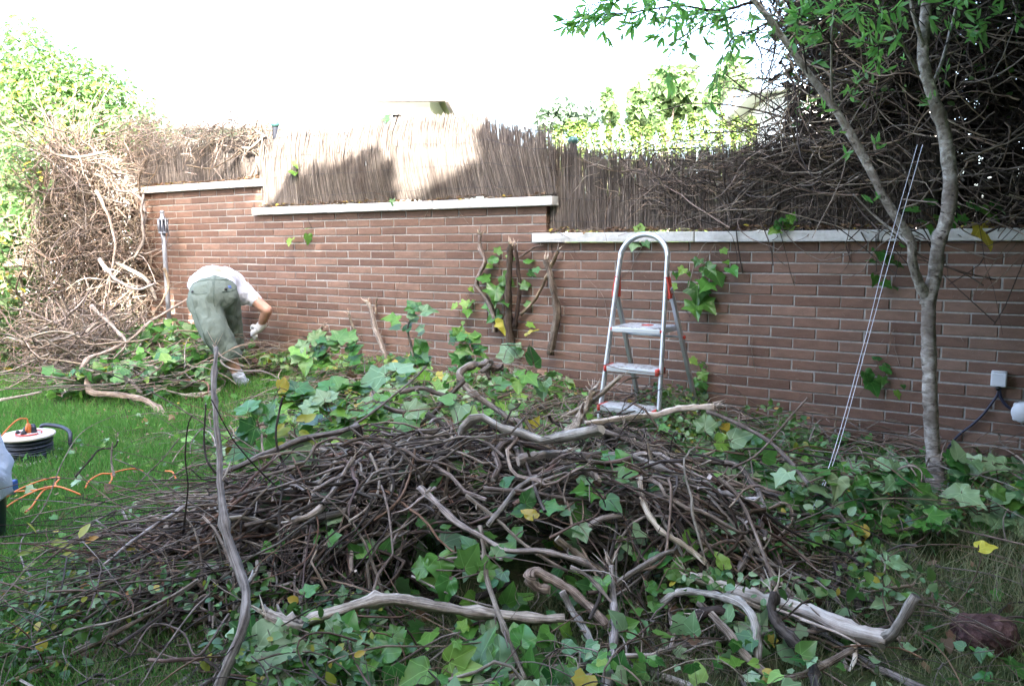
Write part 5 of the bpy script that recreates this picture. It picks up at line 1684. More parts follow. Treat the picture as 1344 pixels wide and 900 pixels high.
sprig("single large pale ivy leaf turned over left of the heap top", [(382, 590, 46, -25, "ivy_pale", 1)], 2.85, [(372, 585), (382, 590)], face=.5)
sprig("ivy tuft left of the dark glossy sprig near the standing branch", auto(400, 530, 40, 22, 26, 24, 60, 80, ("ivy", "ivy_young", "ivy_pale", "ivy")), 3.6, face=.4)
sprig("ivy leaves lying at the left of the back branches", auto(455, 545, 46, 22, 26, 26, 120, 80, ("ivy", "ivy_pale", "ivy_young", "ivy")), 3.35, face=.4)
# front edge
sprig("cluster of large pale ivy leaves at the bottom left of the front log", [(338, 848, 66, 5, "ivy_pale", 1), (352, 868, 44, -40, "ivy_pale", 1), (372, 878, 40, -80, "ivy_pale"), (392, 882, 36, -60), (330, 838, 40, 150), (350, 895, 40, -90), (376, 868, 30, 60), (332, 880, 36, 200)], 2.08, face=.5)
sprig("big bluish five lobed ivy leaf with a yellowing one beside it", [(466, 872, 40, -80, "ivy_pale", 2), (452, 868, 34, 140, "ivy_young", 1), (484, 868, 34, -30, "ivy", 0), (446, 862, 26, 60, "leaf_yellow", 1), (462, 850, 30, 60, "ivy_pale", 1), (440, 882, 26, 200), (480, 885, 34, -90), (455, 890, 30, -120)], 2.06, face=.6)
sprig("dark triangular ivy leaves catching light under the front log", [(500, 858, 46, 60, "ivy", 1), (448, 838, 40, 65, "ivy", 1), (437, 828, 26, 80, "ivy_pale"), (515, 835, 22, 40), (525, 880, 24, -40, "ivy_pale"), (425, 845, 30, 200, "ivy_pale")], 2.1, face=.55)
sprig("bright green round ivy leaves at the bottom middle edge", [(562, 878, 42, -120, "ivy_young", 1), (590, 868, 40, 30, "ivy_young", 1), (580, 885, 36, -60, "ivy_young", 1), (600, 880, 36, -20, "ivy_young", 0), (605, 825, 16, 60, "ivy_young"), (598, 840, 14, -60, "ivy_young")], 2.03, [(590, 900), (600, 860), (602, 830)], face=.65)
sprig("large dark ivy leaf with paler ones at the bottom middle", [(628, 875, 56, 95, "ivy", 0), (655, 872, 44, 70, "ivy_pale", 1), (640, 892, 40, -90, "ivy_pale", 1), (618, 895, 36, 170), (662, 885, 36, -60, "ivy_pale", 1), (690, 862, 36, 20), (684, 845, 34, 70), (640, 905, 36, -60, "ivy_young"), (702, 870, 30, -60), (612, 880, 36, -100, "ivy_pale", 0)], 2.04, face=.6)
sprig("dark ivy leaves under the front log left of the thin pole", [(680, 850, 34, 100), (720, 862, 28, 30, "ivy"), (740, 848, 24, -60, "ivy_pale"), (722, 880, 26, -90), (745, 870, 22, 20), (705, 890, 24, 60)], 2.12)
sprig("teal ivy leaves at the left of the front log", [(448, 805, 24, 20, "ivy_pale"), (462, 795, 22, 60), (438, 800, 20, 150), (405, 800, 24, -60), (420, 790, 20, 60), (450, 782, 16, 100), (400, 780, 22, 60)], 2.25, face=.5)
sprig("small round leaved sprig at the bottom between upright branches", [(790, 862, 14, 60, "ivy_pale", 4), (800, 850, 13, 30, "ivy_pale", 4), (788, 850, 13, 140, "ivy_pale", 4), (784, 868, 14, -90, "ivy_pale", 4), (798, 870, 13, -50, "ivy_pale", 4), (778, 858, 12, 190, "ivy_pale", 4)], 2.03)
sprig("dark ivy leaves glimpsed inside the hollow of the heap", [(575, 730, 40, -80, "ivy", 1), (610, 745, 36, 60), (590, 760, 36, -100), (630, 750, 30, 20), (560, 745, 26, 170), (620, 720, 26, 90), (660, 750, 24, -90), (640, 770, 26, 100), (650, 730, 20, 60), (790, 760, 28, -80), (778, 770, 24, 160)], 2.62)
sprig("ivy leaves showing through gaps in the right half of the heap", [(778, 645, 32, 200), (795, 655, 28, -60), (765, 635, 24, 60, "ivy_pale"), (760, 690, 26, -70, "ivy_pale"), (690, 660, 24, 60), (715, 665, 26, -30), (700, 680, 22, 100), (735, 672, 20, 20, "ivy_pale"), (820, 610, 26, 100), (810, 625, 30, 30), (800, 605, 30, 70), (850, 770, 24, 0), (880, 745, 26, -60), (930, 755, 30, -60), (950, 745, 26, 90, "ivy_young"), (905, 755, 24, 200)], 2.85, face=.5)
sprig("ivy leaves between the pale log and the long stem", [(925, 565, 30, 80, "ivy_pale"), (940, 580, 26, -30, "ivy_young"), (960, 578, 30, 20, "ivy_pale"), (980, 600, 30, -140), (1000, 598, 34, 30, "ivy", 1), (935, 600, 28, 180), (950, 605, 30, -60, "ivy_pale"), (965, 590, 26, 120, "ivy_pale"), (870, 565, 14, 90, "ivy_young"), (880, 580, 24, -30), (985, 580, 24, 60)], 3.4, face=.45)
# right side: larger leaves lit by the sky
for lab, c, n, sz, Y in [
    ("broad ivy leaves heaped around the strings on the right", (1080, 640), 20, 25, 3.0),
    ("bright matt ivy leaves right of the strings", (1150, 655), 18, 26, 3.05),
    ("large rounded ivy leaf group above the grass right of the long stem", (1180, 700), 14, 26, 2.85),
    ("ivy leaves at the foot of the slim tree, left side", (1160, 628), 18, 26, 3.4),
    ("ivy leaves at the foot of the slim tree, right side", (1290, 625), 16, 26, 3.35),
    ("ivy leaves at the right edge below the white sockets", (1310, 660), 14, 28, 3.0),
]:
    sprig(lab, auto(c[0], c[1], 52, 26, n, sz, -60, 90, ("ivy", "ivy", "ivy_pale", "ivy_pale")), Y, face=.35)
sprig("ivy leaves scattered on the dry grass by the split log", [(1165, 792, 24, 150, "ivy_pale"), (1212, 840, 34, -20, "ivy", 2), (1185, 850, 22, 0, "ivy_pale"), (1160, 770, 24, 200, "ivy_pale"), (1245, 800, 18, 20, "ivy_pale"), (1285, 720, 24, 20, "leaf_yellow"), (1165, 735, 30, 0, "ivy_pale"), (1330, 880, 36, 20), (1300, 890, 24, 200)], 2.3, face=.3)
# olive shoot over the lawn at left
sprig("shoot with yellow and orange tinted leaves over the lawn at left", [(48, 700, 20, 95, "leaf_olive", 3), (60, 722, 22, 190, "leaf_olive", 3), (66, 716, 20, 60, "leaf_olive", 3), (75, 720, 22, 0, "leaf_olive", 3), (80, 728, 20, -20, "leaf_olive", 3), (50, 736, 22, -100, "leaf_olive", 3), (70, 735, 16, -60, "leaf_olive", 3), (104, 706, 24, 90, "leaf_olive", 3), (110, 712, 20, 30, "leaf_olive", 3), (98, 745, 16, -90, "leaf_olive", 3), (42, 726, 18, 170, "leaf_olive", 3)], 2.55, [(150, 735), (105, 722), (70, 725), (45, 715)], face=.4)

# ground cover: leaf litter and trailing ivy that nobody could count
cover = Buf()


def carpet(buf, n, pick, hfun, size, mats, tm=IVYS, tilt=.7):
    x, y = pick(n)
    d = np.stack([x, y], -1)
    ok = wall_off(x, y) > .04
    x, y, d = x[ok], y[ok], d[ok]
    n = len(x)
    top = hfun(x, y)
    z = bed(x, y) + .01 + top * (1 - .85 * RNG.random(n) ** 2)
    pos = np.stack([x, y, z], -1)
    nr = norm(np.array([0, -.35, 1.0]) + RNG.normal(0, tilt, (n, 3)))
    hd = rdir(n)
    sel = RNG.integers(0, len(tm), n)
    ms = RNG.choice(len(mats), n, p=mats)
    sz = size[0] + (size[1] - size[0]) * RNG.random(n) ** 1.4
    for a in range(len(tm)):
        for m in range(len(mats)):
            q = (sel == a) & (ms == m)
            if q.any(): scatter(buf, tm[a], pos[q], frames(nr[q], hd[q]), sz[q], m)


def pick_box(x0, x1, y0, y1, cond):
    def f(n):
        x, y = RNG.uniform(x0, x1, n * 3), RNG.uniform(y0, y1, n * 3)
        m = cond(x, y)
        return x[m][:n], y[m][:n]
    return f


nz = lambda x, y, s: vnoise(np.stack([x, y], -1), s)
right_zone = pick_box(.55, 3.1, 2.45, 4.9, lambda x, y: (y > 2.55 + .35 * (x - .6) + .25 * nz(x, y, 3) - .12) & in_view(x, y) & (x > .45 + .35 * (y - 2.5) * 0))
carpet(cover, 3000, right_zone, lambda x, y: (.03 + .17 * nz(x, y, 2.6)) * np.clip(wall_off(x, y) * 1.3, .3, 1) * np.clip(np.abs(x - .525 * y) / .22 + (y < 3.0), .25, 1), (.035, .085), [.62, .08, .26, .003, .037], IVY)
carpet(cover, 1400, pick_box(.3, 1.6, 3.4, 4.9, lambda x, y: y > 3.3 + .3 * nz(x, y, 3)), lambda x, y: (.03 + .14 * nz(x, y, 3)) * np.clip(wall_off(x, y) * 1.3, .35, 1), (.025, .06), [.55, .22, .15, .005, .075])
back_zone = pick_box(-2.7, .45, 3.5, 6.9, lambda x, y: (wall_off(x, y) < 2.0 + .5 * nz(x, y, 2)) & (wall_off(x, y) > .05) & ((x > -1.75) | (wall_off(x, y) < .5)) & ~((x < -1.55) & (y > 4.6) & (wall_off(x, y) > .42)))
carpet(cover, 2600, back_zone, lambda x, y: .03 + .16 * nz(x, y, 2.8), (.035, .085), [.4, .33, .19, .008, .072], IVY)
left_zone = pick_box(-3.5, -2.2, 5.9, 7.0, lambda x, y: (wall_off(x, y) > .1))
carpet(cover, 900, left_zone, lambda x, y: .1 + .38 * nz(x, y, 2.2) * np.clip(1.2 - abs(x + 2.95), .2, 1), (.05, .11), [.75, .12, .1, .004, .026])
carpet(cover, 460, pick_box(-.95, 1.1, 2.4, 3.7, lambda x, y: heap(x, y) > .12), lambda x, y: heap(x, y) * .92, (.04, .09), [.68, .08, .2, .0, .04])
carpet(cover, 300, pick_box(-.75, .8, 1.8, 2.5, lambda x, y: y > 0), lambda x, y: .03 + .07 * nz(x, y, 3), (.03, .08), [.6, .16, .2, .002, .038])
carpet(cover, 190, pick_box(.2, 2.0, 1.8, 2.7, in_view), lambda x, y: .02 + .04 * nz(x, y, 3), (.02, .05), [.5, .1, .2, .004, .196])
carpet(cover, 260, pick_box(-2.6, -.6, 2.6, 6.2, in_view), lambda x, y: .02 + .03 * nz(x, y, 3), (.02, .055), [.32, .23, .25, .02, .18])
tag(cover.obj("ivy_ground_cover", [MAT["ivy"], MAT["ivy_young"], MAT["ivy_pale"], MAT["leaf_yellow"], MAT["leaf_dry"]]), kind="stuff")
# small leaved shrub cuttings
sh = Buf()
shz = pick_box(-1.75, -.35, 1.75, 3.0, lambda x, y: in_view(x, y) & (x < -.3 - .25 * (y - 1.8) * 0) & (nz(x, y, 2.2) > .33 + .3 * np.clip(-x - 1.2, 0, 1)) & (y < 2.95 - .35 * np.clip(-x - 1.0, 0, 1) * 1.5))
carpet(sh, 2700, shz, lambda x, y: .05 + .2 * nz(x, y, 2.4) * np.clip((1.75 + x) * 1.2, .15, 1), (.018, .042), [.84, .08, .08], [OVAL, OVAL, ROUND], .8)
carpet(sh, 650, pick_box(.45, 1.25, 2.2, 3.1, lambda x, y: nz(x, y, 3) > .4), lambda x, y: .05 + .16 * nz(x, y, 3), (.02, .045), [.75, .02, .23], [OVAL, ROUND], .8)
carpet(sh, 1000, pick_box(.7, 1.5, 3.7, 4.6, lambda x, y: nz(x, y, 3) > .35), lambda x, y: .05 + .24 * nz(x, y, 3), (.02, .045), [.75, .08, .17], [OVAL, ROUND], .8)
tag(sh.obj("shrub_cuttings_foliage", [MAT["leaf_small"], MAT["leaf_olive"], MAT["ivy_pale"]]), kind="stuff")
# trailing stems through the cover
cover2 = Buf()
ts = Buf()


def trail(n, pick, hfun, L, rr, mset, lift=.3):
    x, y = pick(n)
    for a, b_ in zip(x, y):
        m = 10
        Q = wander((a, b_, 0), norm([RNG.normal(), RNG.normal(), 0]), RNG.uniform(*L), m, .35, .2)
        Q[:, 2] = 0
        o = wall_off(Q[:, 0], Q[:, 1])
        if (o < .05).sum() > 2: continue
        Q = Q + np.outer(np.maximum(.05 - o, 0), WNRM)
        h = hfun(Q[:, 0], Q[:, 1])
        Q[:, 2] = bed(Q[:, 0], Q[:, 1]) + h * RNG.uniform(.3, 1.15) + .015 + lift * .2 * np.sin(np.linspace(0, np.pi, m)) * RNG.random()
        q = rr * RNG.choice([.6, 1, 1.7], p=[.45, .35, .2])
        tube(ts, Q, taper(q, q * .5, m), 5, .2, False, RNG.choice(len(mset), p=mset))


trail(330, right_zone, lambda x, y: .05 + .15 * nz(x, y, 2.6), (.2, .8), .0028, [.5, .15, .25, .1])
trail(420, back_zone, lambda x, y: .04 + .14 * nz(x, y, 2.8), (.2, .7), .0032, [.4, .1, .2, .3])
trail(420, pick_box(-.2, 1.4, 3.5, 4.9, lambda x, y: x > -1), lambda x, y: .04 + .12 * nz(x, y, 3), (.2, .7), .0034, [.5, .2, .1, .2])
trail(420, back_zone, lambda x, y: .08 + .17 * nz(x, y, 2.8), (.12, .5), .0022, [.15, .05, .2, .6])
trail(200, right_zone, lambda x, y: .1 + .2 * nz(x, y, 2.6), (.2, .7), .003, [.4, .1, .2, .3])
trail(260, left_zone, lambda x, y: .1 + .3 * nz(x, y, 2.2), (.3, 1.0), .005, [.1, .05, .1, .75])
trail(240, shz, lambda x, y: .05 + .16 * nz(x, y, 2.4), (.2, .7), .0022, [.35, .35, .3, 0])
trail(170, pick_box(.1, 2.2, 1.8, 2.7, in_view), lambda x, y: .02 + .05 * nz(x, y, 3), (.12, .5), .0018, [.4, .2, .2, .2])
trail(60, pick_box(-.75, .4, 1.8, 2.4, in_view), lambda x, y: .02 + .05 * nz(x, y, 3), (.15, .4), .002, [.4, .2, .2, .2])
carpet(cover2, 420, pick_box(-2.8, -.7, 2.5, 6.0, in_view), lambda x, y: .03 + .02 * nz(x, y, 3), (.008, .022), [1.0], IVYS)
trail(90, pick_box(-2.6, -.9, 2.5, 5.5, in_view), lambda x, y: .01 + 0 * x, (.1, .4), .0015, [.3, .1, .2, .4], .1)
# dry cut grass heap at the foot of the wall by the man
for k in range(160):
    p = onwall(RNG.normal(352, 16), 462, 0) ; p[2] = 0
    p = p + WNRM * RNG.uniform(.05, .5); p[2] = bed(p[0], p[1]) + RNG.uniform(0, .16)
    tube(ts, wander(p, norm(rdir(1)[0] * [1, 1, .5]), RNG.uniform(.1, .35), 6, .3), .0018, 4, 0, False, 3)
tag(cover2.obj("lawn_litter", MAT["leaf_dry"]), kind="stuff")
tag(ts.obj("trailing_stems", [BK, BD, BR, VT]), kind="stuff")
# litter on the coping and dead grass
lt = Buf()
for t0, t1, z in ((-7.6, T_12, ZC1), (T_12, T_23, ZC2), (T_23, .5, ZC3)):
    n = int(330 * (t1 - t0))
    t = RNG.uniform(t0, t1, n)
    pos = WFOOT + np.outer(t, WDIR) + np.outer(RNG.uniform(-.04, .035, n), WNRM) + np.outer(z + .062 + .012 * RNG.random(n) + .02 * RNG.random(n) * (vnoise(np.stack([t, t * 0], -1), 3) > .5), [0, 0, 1])
    scatter(lt, IVYS[1], pos, frames(norm(rdir(n) * .6 + [0, 0, 1]), rdir(n)), RNG.uniform(.008, .032, n))
    for k in range(int(26 * (t1 - t0))):
        p = W(RNG.uniform(t0, t1), z + .07, RNG.uniform(-.03, .04))
        tube(lt, wander(p, norm(WDIR * RNG.normal() + WNRM * RNG.normal(0, .4)), RNG.uniform(.04, .2), 6, .3), .0014, 4, 0, False, 1)
n = 420
p = np.stack([RNG.normal(.37, .11, n), RNG.normal(2.06, .07, n), np.full(n, .01)], -1)
scatter(lt, BLADE, p, frames(norm(rdir(n) * [1, 1, .2]), norm(rdir(n) * [1, 1, .2] + [0, 0, .6])), np.stack([np.full(n, .0018), RNG.uniform(.04, .1, n), RNG.uniform(.04, .1, n)], -1), 1)
tag(lt.obj("leaf_litter", [MAT["leaf_dry"], VT]), kind="stuff")
# roots of dead vines at the hedge foot
for pts, r, lab in [
    ([(118, 488, 6.0), (113, 502, 5.95), (120, 515, 5.85), (150, 517, 5.8), (185, 524, 5.7), (207, 536, 5.55), (225, 552, 5.35), (240, 560, 5.25)], .03, "pale thick vine snaking out of the hedge onto the lawn"),
    ([(240, 520, 5.9), (262, 517, 5.9), (290, 512, 5.9), (262, 521, 5.85), (215, 512, 5.95)], .017, "tan vine lying along the grass edge at the man's left"),
    ([(140, 503, 6.0), (150, 498, 6.0), (170, 500, 5.95), (186, 516, 5.85)], .02, "short arched pale vine end at the edge of the lawn"),
    ([(105, 485, 6.1), (118, 470, 6.2), (140, 462, 6.3), (170, 445, 6.5), (205, 418, 6.7), (246, 392, 6.9)], .02, "long tan vine sloping from the hedge foot up to the man's hip"),
    ([(0, 525, 5.4), (30, 519, 5.5), (55, 514, 5.6)], .012, "grey straight stick at the left edge of the lawn"),
    ([(120, 400, 6.6), (150, 430, 6.5), (165, 450, 6.4), (150, 470, 6.3)], .018, "tan vine bent among the tangle at the hedge foot"),
    ([(200, 480, 6.2), (205, 500, 6.1), (198, 520, 5.95)], .015, "upright vine under the leaves at the hedge foot"),
    ([(130, 340, 6.8), (150, 365, 6.7), (180, 380, 6.6), (205, 372, 6.6)], .02, "tan vine arching out of the hedge below the torch"),
]:
    branch("dead_vine", lab, pxs(*pts), r, r * .55, VT, 30, 9, stubs=3, knots=2, cat="dead vine", rough=.4)

# ================================================================== THE LADDER
lad = empty("step_ladder", "small aluminium three step ladder with red plastic fittings standing against the wall side", "step ladder")
L0 = at(833, 487, 4.30)
lg = 0.115
Lc = np.array([L0[0], L0[1], 0]) - (-WNRM) * .115       # ground point midway between the front feet


def LP(x, y, z):
    return Lc + WDIR * x - WNRM * y + np.array([0, 0, lg + z])


def frame_y(z): return .02 + .215 * z / 1.08


def half_w(z): return .178 - .045 * np.clip(z / 1.08, 0, 1)


zt, rc = 1.085, .13
pts = [LP(-half_w(z), frame_y(z), z) for z in np.linspace(0.0, zt - rc, 9)]
pts += [LP(-half_w(.95) * math.cos(a), frame_y(zt - rc + rc * math.sin(a)), zt - rc + rc * math.sin(a)) for a in np.linspace(.12, np.pi - .12, 15)]
pts += [LP(half_w(z), frame_y(z), z) for z in np.linspace(zt - rc, 0.0, 9)]
q = Buf(); tube(q, spline(pts, 90), .0125, 10, 0, True, flat=1.25); q.obj("front_frame", MAT["alu"], lad)
for s in (-1, 1):
    q = Buf()
    A, B_ = LP(s * .162, frame_y(.8) + .02, .80), LP(s * .185, .60, .03)
    d = norm(B_ - A)
    e = np.stack([WDIR, np.cross(d, WDIR), d])
    box(q, (A + B_) / 2, (.009, .014, np.linalg.norm(B_ - A) / 2), 0, e)
    q.obj("rear_leg", MAT["alu"], lad, False)
    c = LP(s * .150, frame_y(.8) + .012, .80)
    bm = bmesh.new()
    bev = np.array([(-.012, 0, -.055), (.022, .0, -.055), (.022, .0, -.03), (.004, .0, .06), (-.012, .0, .06)])
    vs0 = [bm.verts.new(Vector(c + WDIR * (v[0] * s) - WNRM * -.016 + np.array([0, 0, v[2]]))) for v in bev]
    vs1 = [bm.verts.new(Vector(c + WDIR * (v[0] * s) - WNRM * .028 + np.array([0, 0, v[2]]))) for v in bev]
    bm.faces.new(vs0); bm.faces.new(vs1[::-1])
    for i_ in range(5): bm.faces.new((vs0[i_], vs1[i_], vs1[(i_ + 1) % 5], vs0[(i_ + 1) % 5]))
    bmesh.ops.recalc_face_normals(bm, faces=bm.faces[:])
    me = bpy.data.meshes.new("hinge_cover"); bm.to_mesh(me); bm.free(); me.materials.append(MAT["red"])
    link("hinge_cover", me, lad)
    q = Buf(); lathe(q, [(0, -.006), (.012, -.006), (.013, .01), (.008, .02), (0, .02)], LP(s * .187, .60, .045), 12, WDIR * s)
    q.obj("end_cap", MAT["red"], lad)
    q = Buf(); lathe(q, [(0, 0), (.013, 0), (.013, .035), (0, .035)], LP(s * half_w(0), frame_y(0), -.01), 10)
    q.obj("rubber_foot", MAT["black"], lad)
    q = Buf(); lathe(q, [(0, -.004), (.011, -.004), (.011, .016), (0, .016)], LP(s * .172, .36, .52), 12, WDIR * s)
    q.obj("rivet_cap", MAT["red"], lad)
q = Buf(); tube(q, [LP(-.185, .60, .045), LP(.185, .60, .045)], .008, 10); q.obj("rear_bar", MAT["alu"], lad)
q = Buf(); tube(q, [LP(-.172, .36, .52), LP(.172, .36, .52)], .006, 8); q.obj("support_bar", MAT["alu"], lad)
eL = np.stack([WDIR, -WNRM, np.array([0, 0, 1.0])])
for z, y0, d in ((.165, -.05, .13), (.375, -.035, .13), (.585, -.02, .235)):
    w_ = half_w(z) - .012
    yc = frame_y(z) + y0 + d / 2
    st = bevelled("step", LP(0, yc, z - .014), (w_, d / 2, .014), MAT["alu"], lad, eL, .004)
    q = Buf()
    nr = int(d / .014)
    for k in range(nr):
        yy = yc - d / 2 + d * (k + .5) / nr
        box(q, LP(0, yy, z + .0018), (w_ * .95, .0052, .0022), 0, eL)
    tag(q.obj("tread", MAT["tread"], st, False), kind="stuff")
    for s in (-1, 1):
        if z > .5:
            q = Buf(); lathe(q, [(0, 0), (.0095, 0), (.0095, .03), (0, .03)], LP(s * (w_ - .014), yc - d / 2 + .012, z - .012), 10, WDIR * s)
        else:
            q = Buf(); chamfer_box(q, LP(s * (w_ + .001), yc - d * .12, z - .012), *eL, (.008, .052, .0175), .003)
        q.obj("corner_cap", MAT["red"], lad)
    if z > .5:
        q = Buf(); lathe(q, [(0, 0), (.034, 0), (.034, .002), (0, .002)], LP(.01, yc + .02, z + .0042), 20)
        q.obj("sticker", MAT["red"], st)

# ================================================================== TORCH
TP = onwall(217.5, 350, .14)
tx = TP[:2]
tor = empty("garden_torch", "metal garden torch with caged oil holder standing in the corner of the wall", "garden torch")


def tz(py): return onwall(217.5, py, .14)[2]


q = Buf(); tube(q, [(*tx, .05), (*tx, tz(330)), (*tx, tz(306))], [.022, .021, .017], 12); q.obj("pole", MAT["grey_metal"], tor)
z0, z1 = tz(306), tz(287)
q = Buf(); lathe(q, [(0, z0), (.034, z0), (.036, z0 + .012), (.026, z0 + .02), (.026, z1 - .02), (.0, z1 - .02)], (*tx, 0), 16); q.obj("oil_can", MAT["steel_dark"], tor)
for z in (z0 + .004, z1 - .006):
    q = Buf(); lathe(q, [(.036, z - .006), (.046, z - .006), (.046, z + .006), (.036, z + .006)], (*tx, 0), 18); q.obj("ring", MAT["grey_metal"], tor)
for k in range(8):
    a = k * np.pi / 4 + .2
    q = Buf(); tube(q, [(tx[0] + .042 * math.cos(a), tx[1] + .042 * math.sin(a), z0), (tx[0] + .042 * math.cos(a), tx[1] + .042 * math.sin(a), z1)], .0055, 6); q.obj("cage_bar", MAT["grey_metal"], tor)
for k in range(3):
    a = k * 2 * np.pi / 3 + .5
    q = Buf(); tube(q, [(tx[0] + .042 * math.cos(a), tx[1] + .042 * math.sin(a), z0), (tx[0] + .018 * math.cos(a), tx[1] + .018 * math.sin(a), z0 - .11)], .004, 6); q.obj("bracket", MAT["grey_metal"], tor)
zc = tz(276)
q = Buf(); lathe(q, [(0, z1 - .01), (.03, z1 - .004), (.03, z1 + .012), (.02, z1 + .016), (.018, zc - .02), (.022, zc - .014), (.012, zc), (0, zc)], (*tx, 0), 14); q.obj("cap", MAT["grey_metal"], tor)

# ================================================================== SOCKETS
def wall_thing(name, label, cat, px, py, off):
    return empty(name, label, cat)


so = empty("wall_socket", "small square white weatherproof socket box high on the wall at right", "socket box")
c = onwall(1311, 497, .028)
bevelled("housing", c - WNRM * .008, (.034, .037, .022), MAT["white_plastic"], so, e_w, .006, 3)
bevelled("lid", c + WNRM * .018 - np.array([0, 0, .003]), (.032, .032, .006), MAT["white_plastic"], so, e_w, .004, 2)
bevelled("hinge", c + WNRM * .014 + np.array([0, 0, .036]), (.026, .004, .005), MAT["white_plastic"], so, e_w, .002, 1)
q = Buf(); lathe(q, [(0, -.02), (.011, -.02), (.012, 0), (0, 0)], c - [0, 0, .037], 10); q.obj("cable_gland", MAT["black"], so)
so2 = empty("junction_box", "larger rounded white junction box low on the wall at the right edge", "junction box")
c2 = onwall(1343, 541, .03)
q = Buf(); lathe(q, [(0, -.03), (.05, -.03), (.052, .01), (.046, .02), (.0, .022)], c2, 20, WNRM); q.obj("housing", MAT["white_plastic"], so2)
for a in range(4):
    an = a * np.pi / 2 + .78
    p = c2 + WDIR * .043 * math.cos(an) + np.array([0, 0, .043 * math.sin(an)])
    q = Buf(); lathe(q, [(0, -.02), (.014, -.02), (.014, .014), (0, .014)], p, 10, WNRM); q.obj("screw_lug", MAT["white_plastic"], so2)
for pts, lab in (([(1311, 508), (1309, 518), (1301, 530), (1290, 544), (1275, 558), (1258, 571), (1244, 588)], "thin dark cable running down left from the small white socket into the ivy"),
                 ([(1312, 508), (1313, 520), (1320, 531), (1330, 538), (1336, 541)], "thick dark cable joining the small socket to the rounded junction box")):
    q = Buf(); tube(q, spline(np.array([onwall(a, b_, .02) for a, b_ in pts]), 24), .0062 if "thin" in lab else .0075, 8)
    tag(q.obj("cable", MAT["blue_cable"]), lab, "cable")

# ================================================================== CABLE REEL
rc_ = gnd(39, 606, .0)
ree = empty("cable_reel", "extension cable reel with white face and wound dark cable lying flat on the lawn", "cable reel")
rz = np.array([rc_[0], rc_[1], 0])
RR = .137
q = Buf(); lathe(q, [(0, .142), (RR * .98, .142), (RR, .147), (RR, .153), (RR * .97, .158), (RR * .6, .158), (RR * .55, .153), (0, .153)], rz, 40); q.obj("flange", MAT["drum_white"], ree)
q = Buf(); lathe(q, [(0, .012), (RR, .012), (RR, .024), (0, .024)], rz, 36); q.obj("flange", MAT["drum_white"], ree)
q = Buf(); lathe(q, [(0, .02), (RR * .62, .02), (RR * .62, .145), (0, .145)], rz, 24); q.obj("drum", MAT["black"], ree)
q = Buf()
for ly, rr_ in ((0, .70), (1, .78), (2, .84)):
    a = np.linspace(0, 2 * np.pi * 13, 420)
    z = .03 + .105 * a / a[-1] + .004 * np.sin(a * .37 + ly)
    r_ = RR * rr_ * (1 + .02 * np.sin(a * .7 + ly * 2)) + .004 * np.sin(a * 1.3)
    tube(q, rz + np.stack([r_ * np.cos(a), r_ * np.sin(a), z], -1), .0048, 5)
a = np.linspace(3.4, 5.9, 20)
tube(q, rz + np.stack([RR * .93 * np.cos(a), RR * .93 * np.sin(a), np.linspace(.10, .05, 20)], -1), .0048, 5)
q.obj("wound_cable", MAT["cable"], ree)
q = Buf(); lathe(q, [(0, .153), (.062, .153), (.06, .162), (.02, .164), (0, .164)], rz + [.01, 0, 0], 24); q.obj("socket_plate", MAT["drum_white"], ree)
q = Buf(); tube(q, rz + np.array([[.062 * math.cos(t), .062 * math.sin(t), .163] for t in np.linspace(.3, 6.0, 26)]) + [.01, 0, 0], .004, 6); q.obj("ring_trim", MAT["red"], ree)
for dx, dy, rr_, hh, m in ((.03, .01, .016, .05, "steel_dark"), (-.02, .025, .015, .03, "black"), (.0, -.03, .014, .022, "black"), (-.045, -.01, .012, .018, "black")):
    q = Buf(); lathe(q, [(0, .16), (rr_ * 1.2, .16), (rr_, .16 + hh * .5), (rr_ * .6, .16 + hh), (0, .16 + hh)], rz + [dx, dy, 0], 12); q.obj("socket_cover", MAT[m], ree)
q = Buf(); lathe(q, [(0, .165), (.017, .165), (.016, .195), (.009, .215), (0, .22)], rz + [.012, -.002, 0], 12); q.obj("plug", MAT["orange"], ree)
hp_ = [rz + v for v in ([-.02, .165, .012], [-.02, .168, .12], [-.01, .168, .165], [.10, .15, .16], [.175, .10, .14], [.192, .07, .10], [.192, .06, .012])]
q = Buf(); tube(q, spline(hp_, 40), .011, 10); q.obj("carrying_handle", MAT["steel_dark"], ree)
q = Buf(); tube(q, [rz + [-.152, -.05, .01], rz + [-.152, -.05, .125]], .018, 10); q.obj("stand_foot", MAT["black"], ree)

# ================================================================== ORANGE CORD
def lawn(px, py, z=.03): return gnd(px, py, z + .016)


q = Buf()
top = rz + np.array([.012, -.002, .215])
for P in ([top, top + [-.005, -.01, .03], top + [-.04, -.06, .02], rz + [-.14, -.12, .10], rz + [-.22, -.2, .03], lawn(-25, 640)],
          [lawn(-12, 662), lawn(8, 652), lawn(25, 642), lawn(52, 631, .045), lawn(74, 626, .05), lawn(78, 628, .05), lawn(73, 634, .04), lawn(71, 639, .03), lawn(45, 643), lawn(20, 645), lawn(-8, 650)],
          [lawn(-10, 680), lawn(7, 666), lawn(22, 656), lawn(42, 646), lawn(58, 640, .05), lawn(75, 638, .06), lawn(92, 643, .05), lawn(106, 649, .03)],
          [lawn(33, 672), lawn(42, 664), lawn(50, 652), lawn(58, 643, .04), lawn(70, 639, .055)],
          [lawn(112, 640), lawn(118, 630, .05), lawn(132, 622, .06), lawn(146, 621, .06), lawn(160, 617, .06), lawn(176, 615, .05), lawn(188, 618, .03)],
          [lawn(146, 622, .05), lawn(147, 628, .04), lawn(143, 635)],
          [lawn(217, 618), lawn(226, 619, .05), lawn(231, 628, .03)]):
    tube(q, spline(P, 40), .0041, 7)
tag(q.obj("extension_cord", MAT["orange"]), "orange extension cord looping over the lawn below the cable reel", "cord")

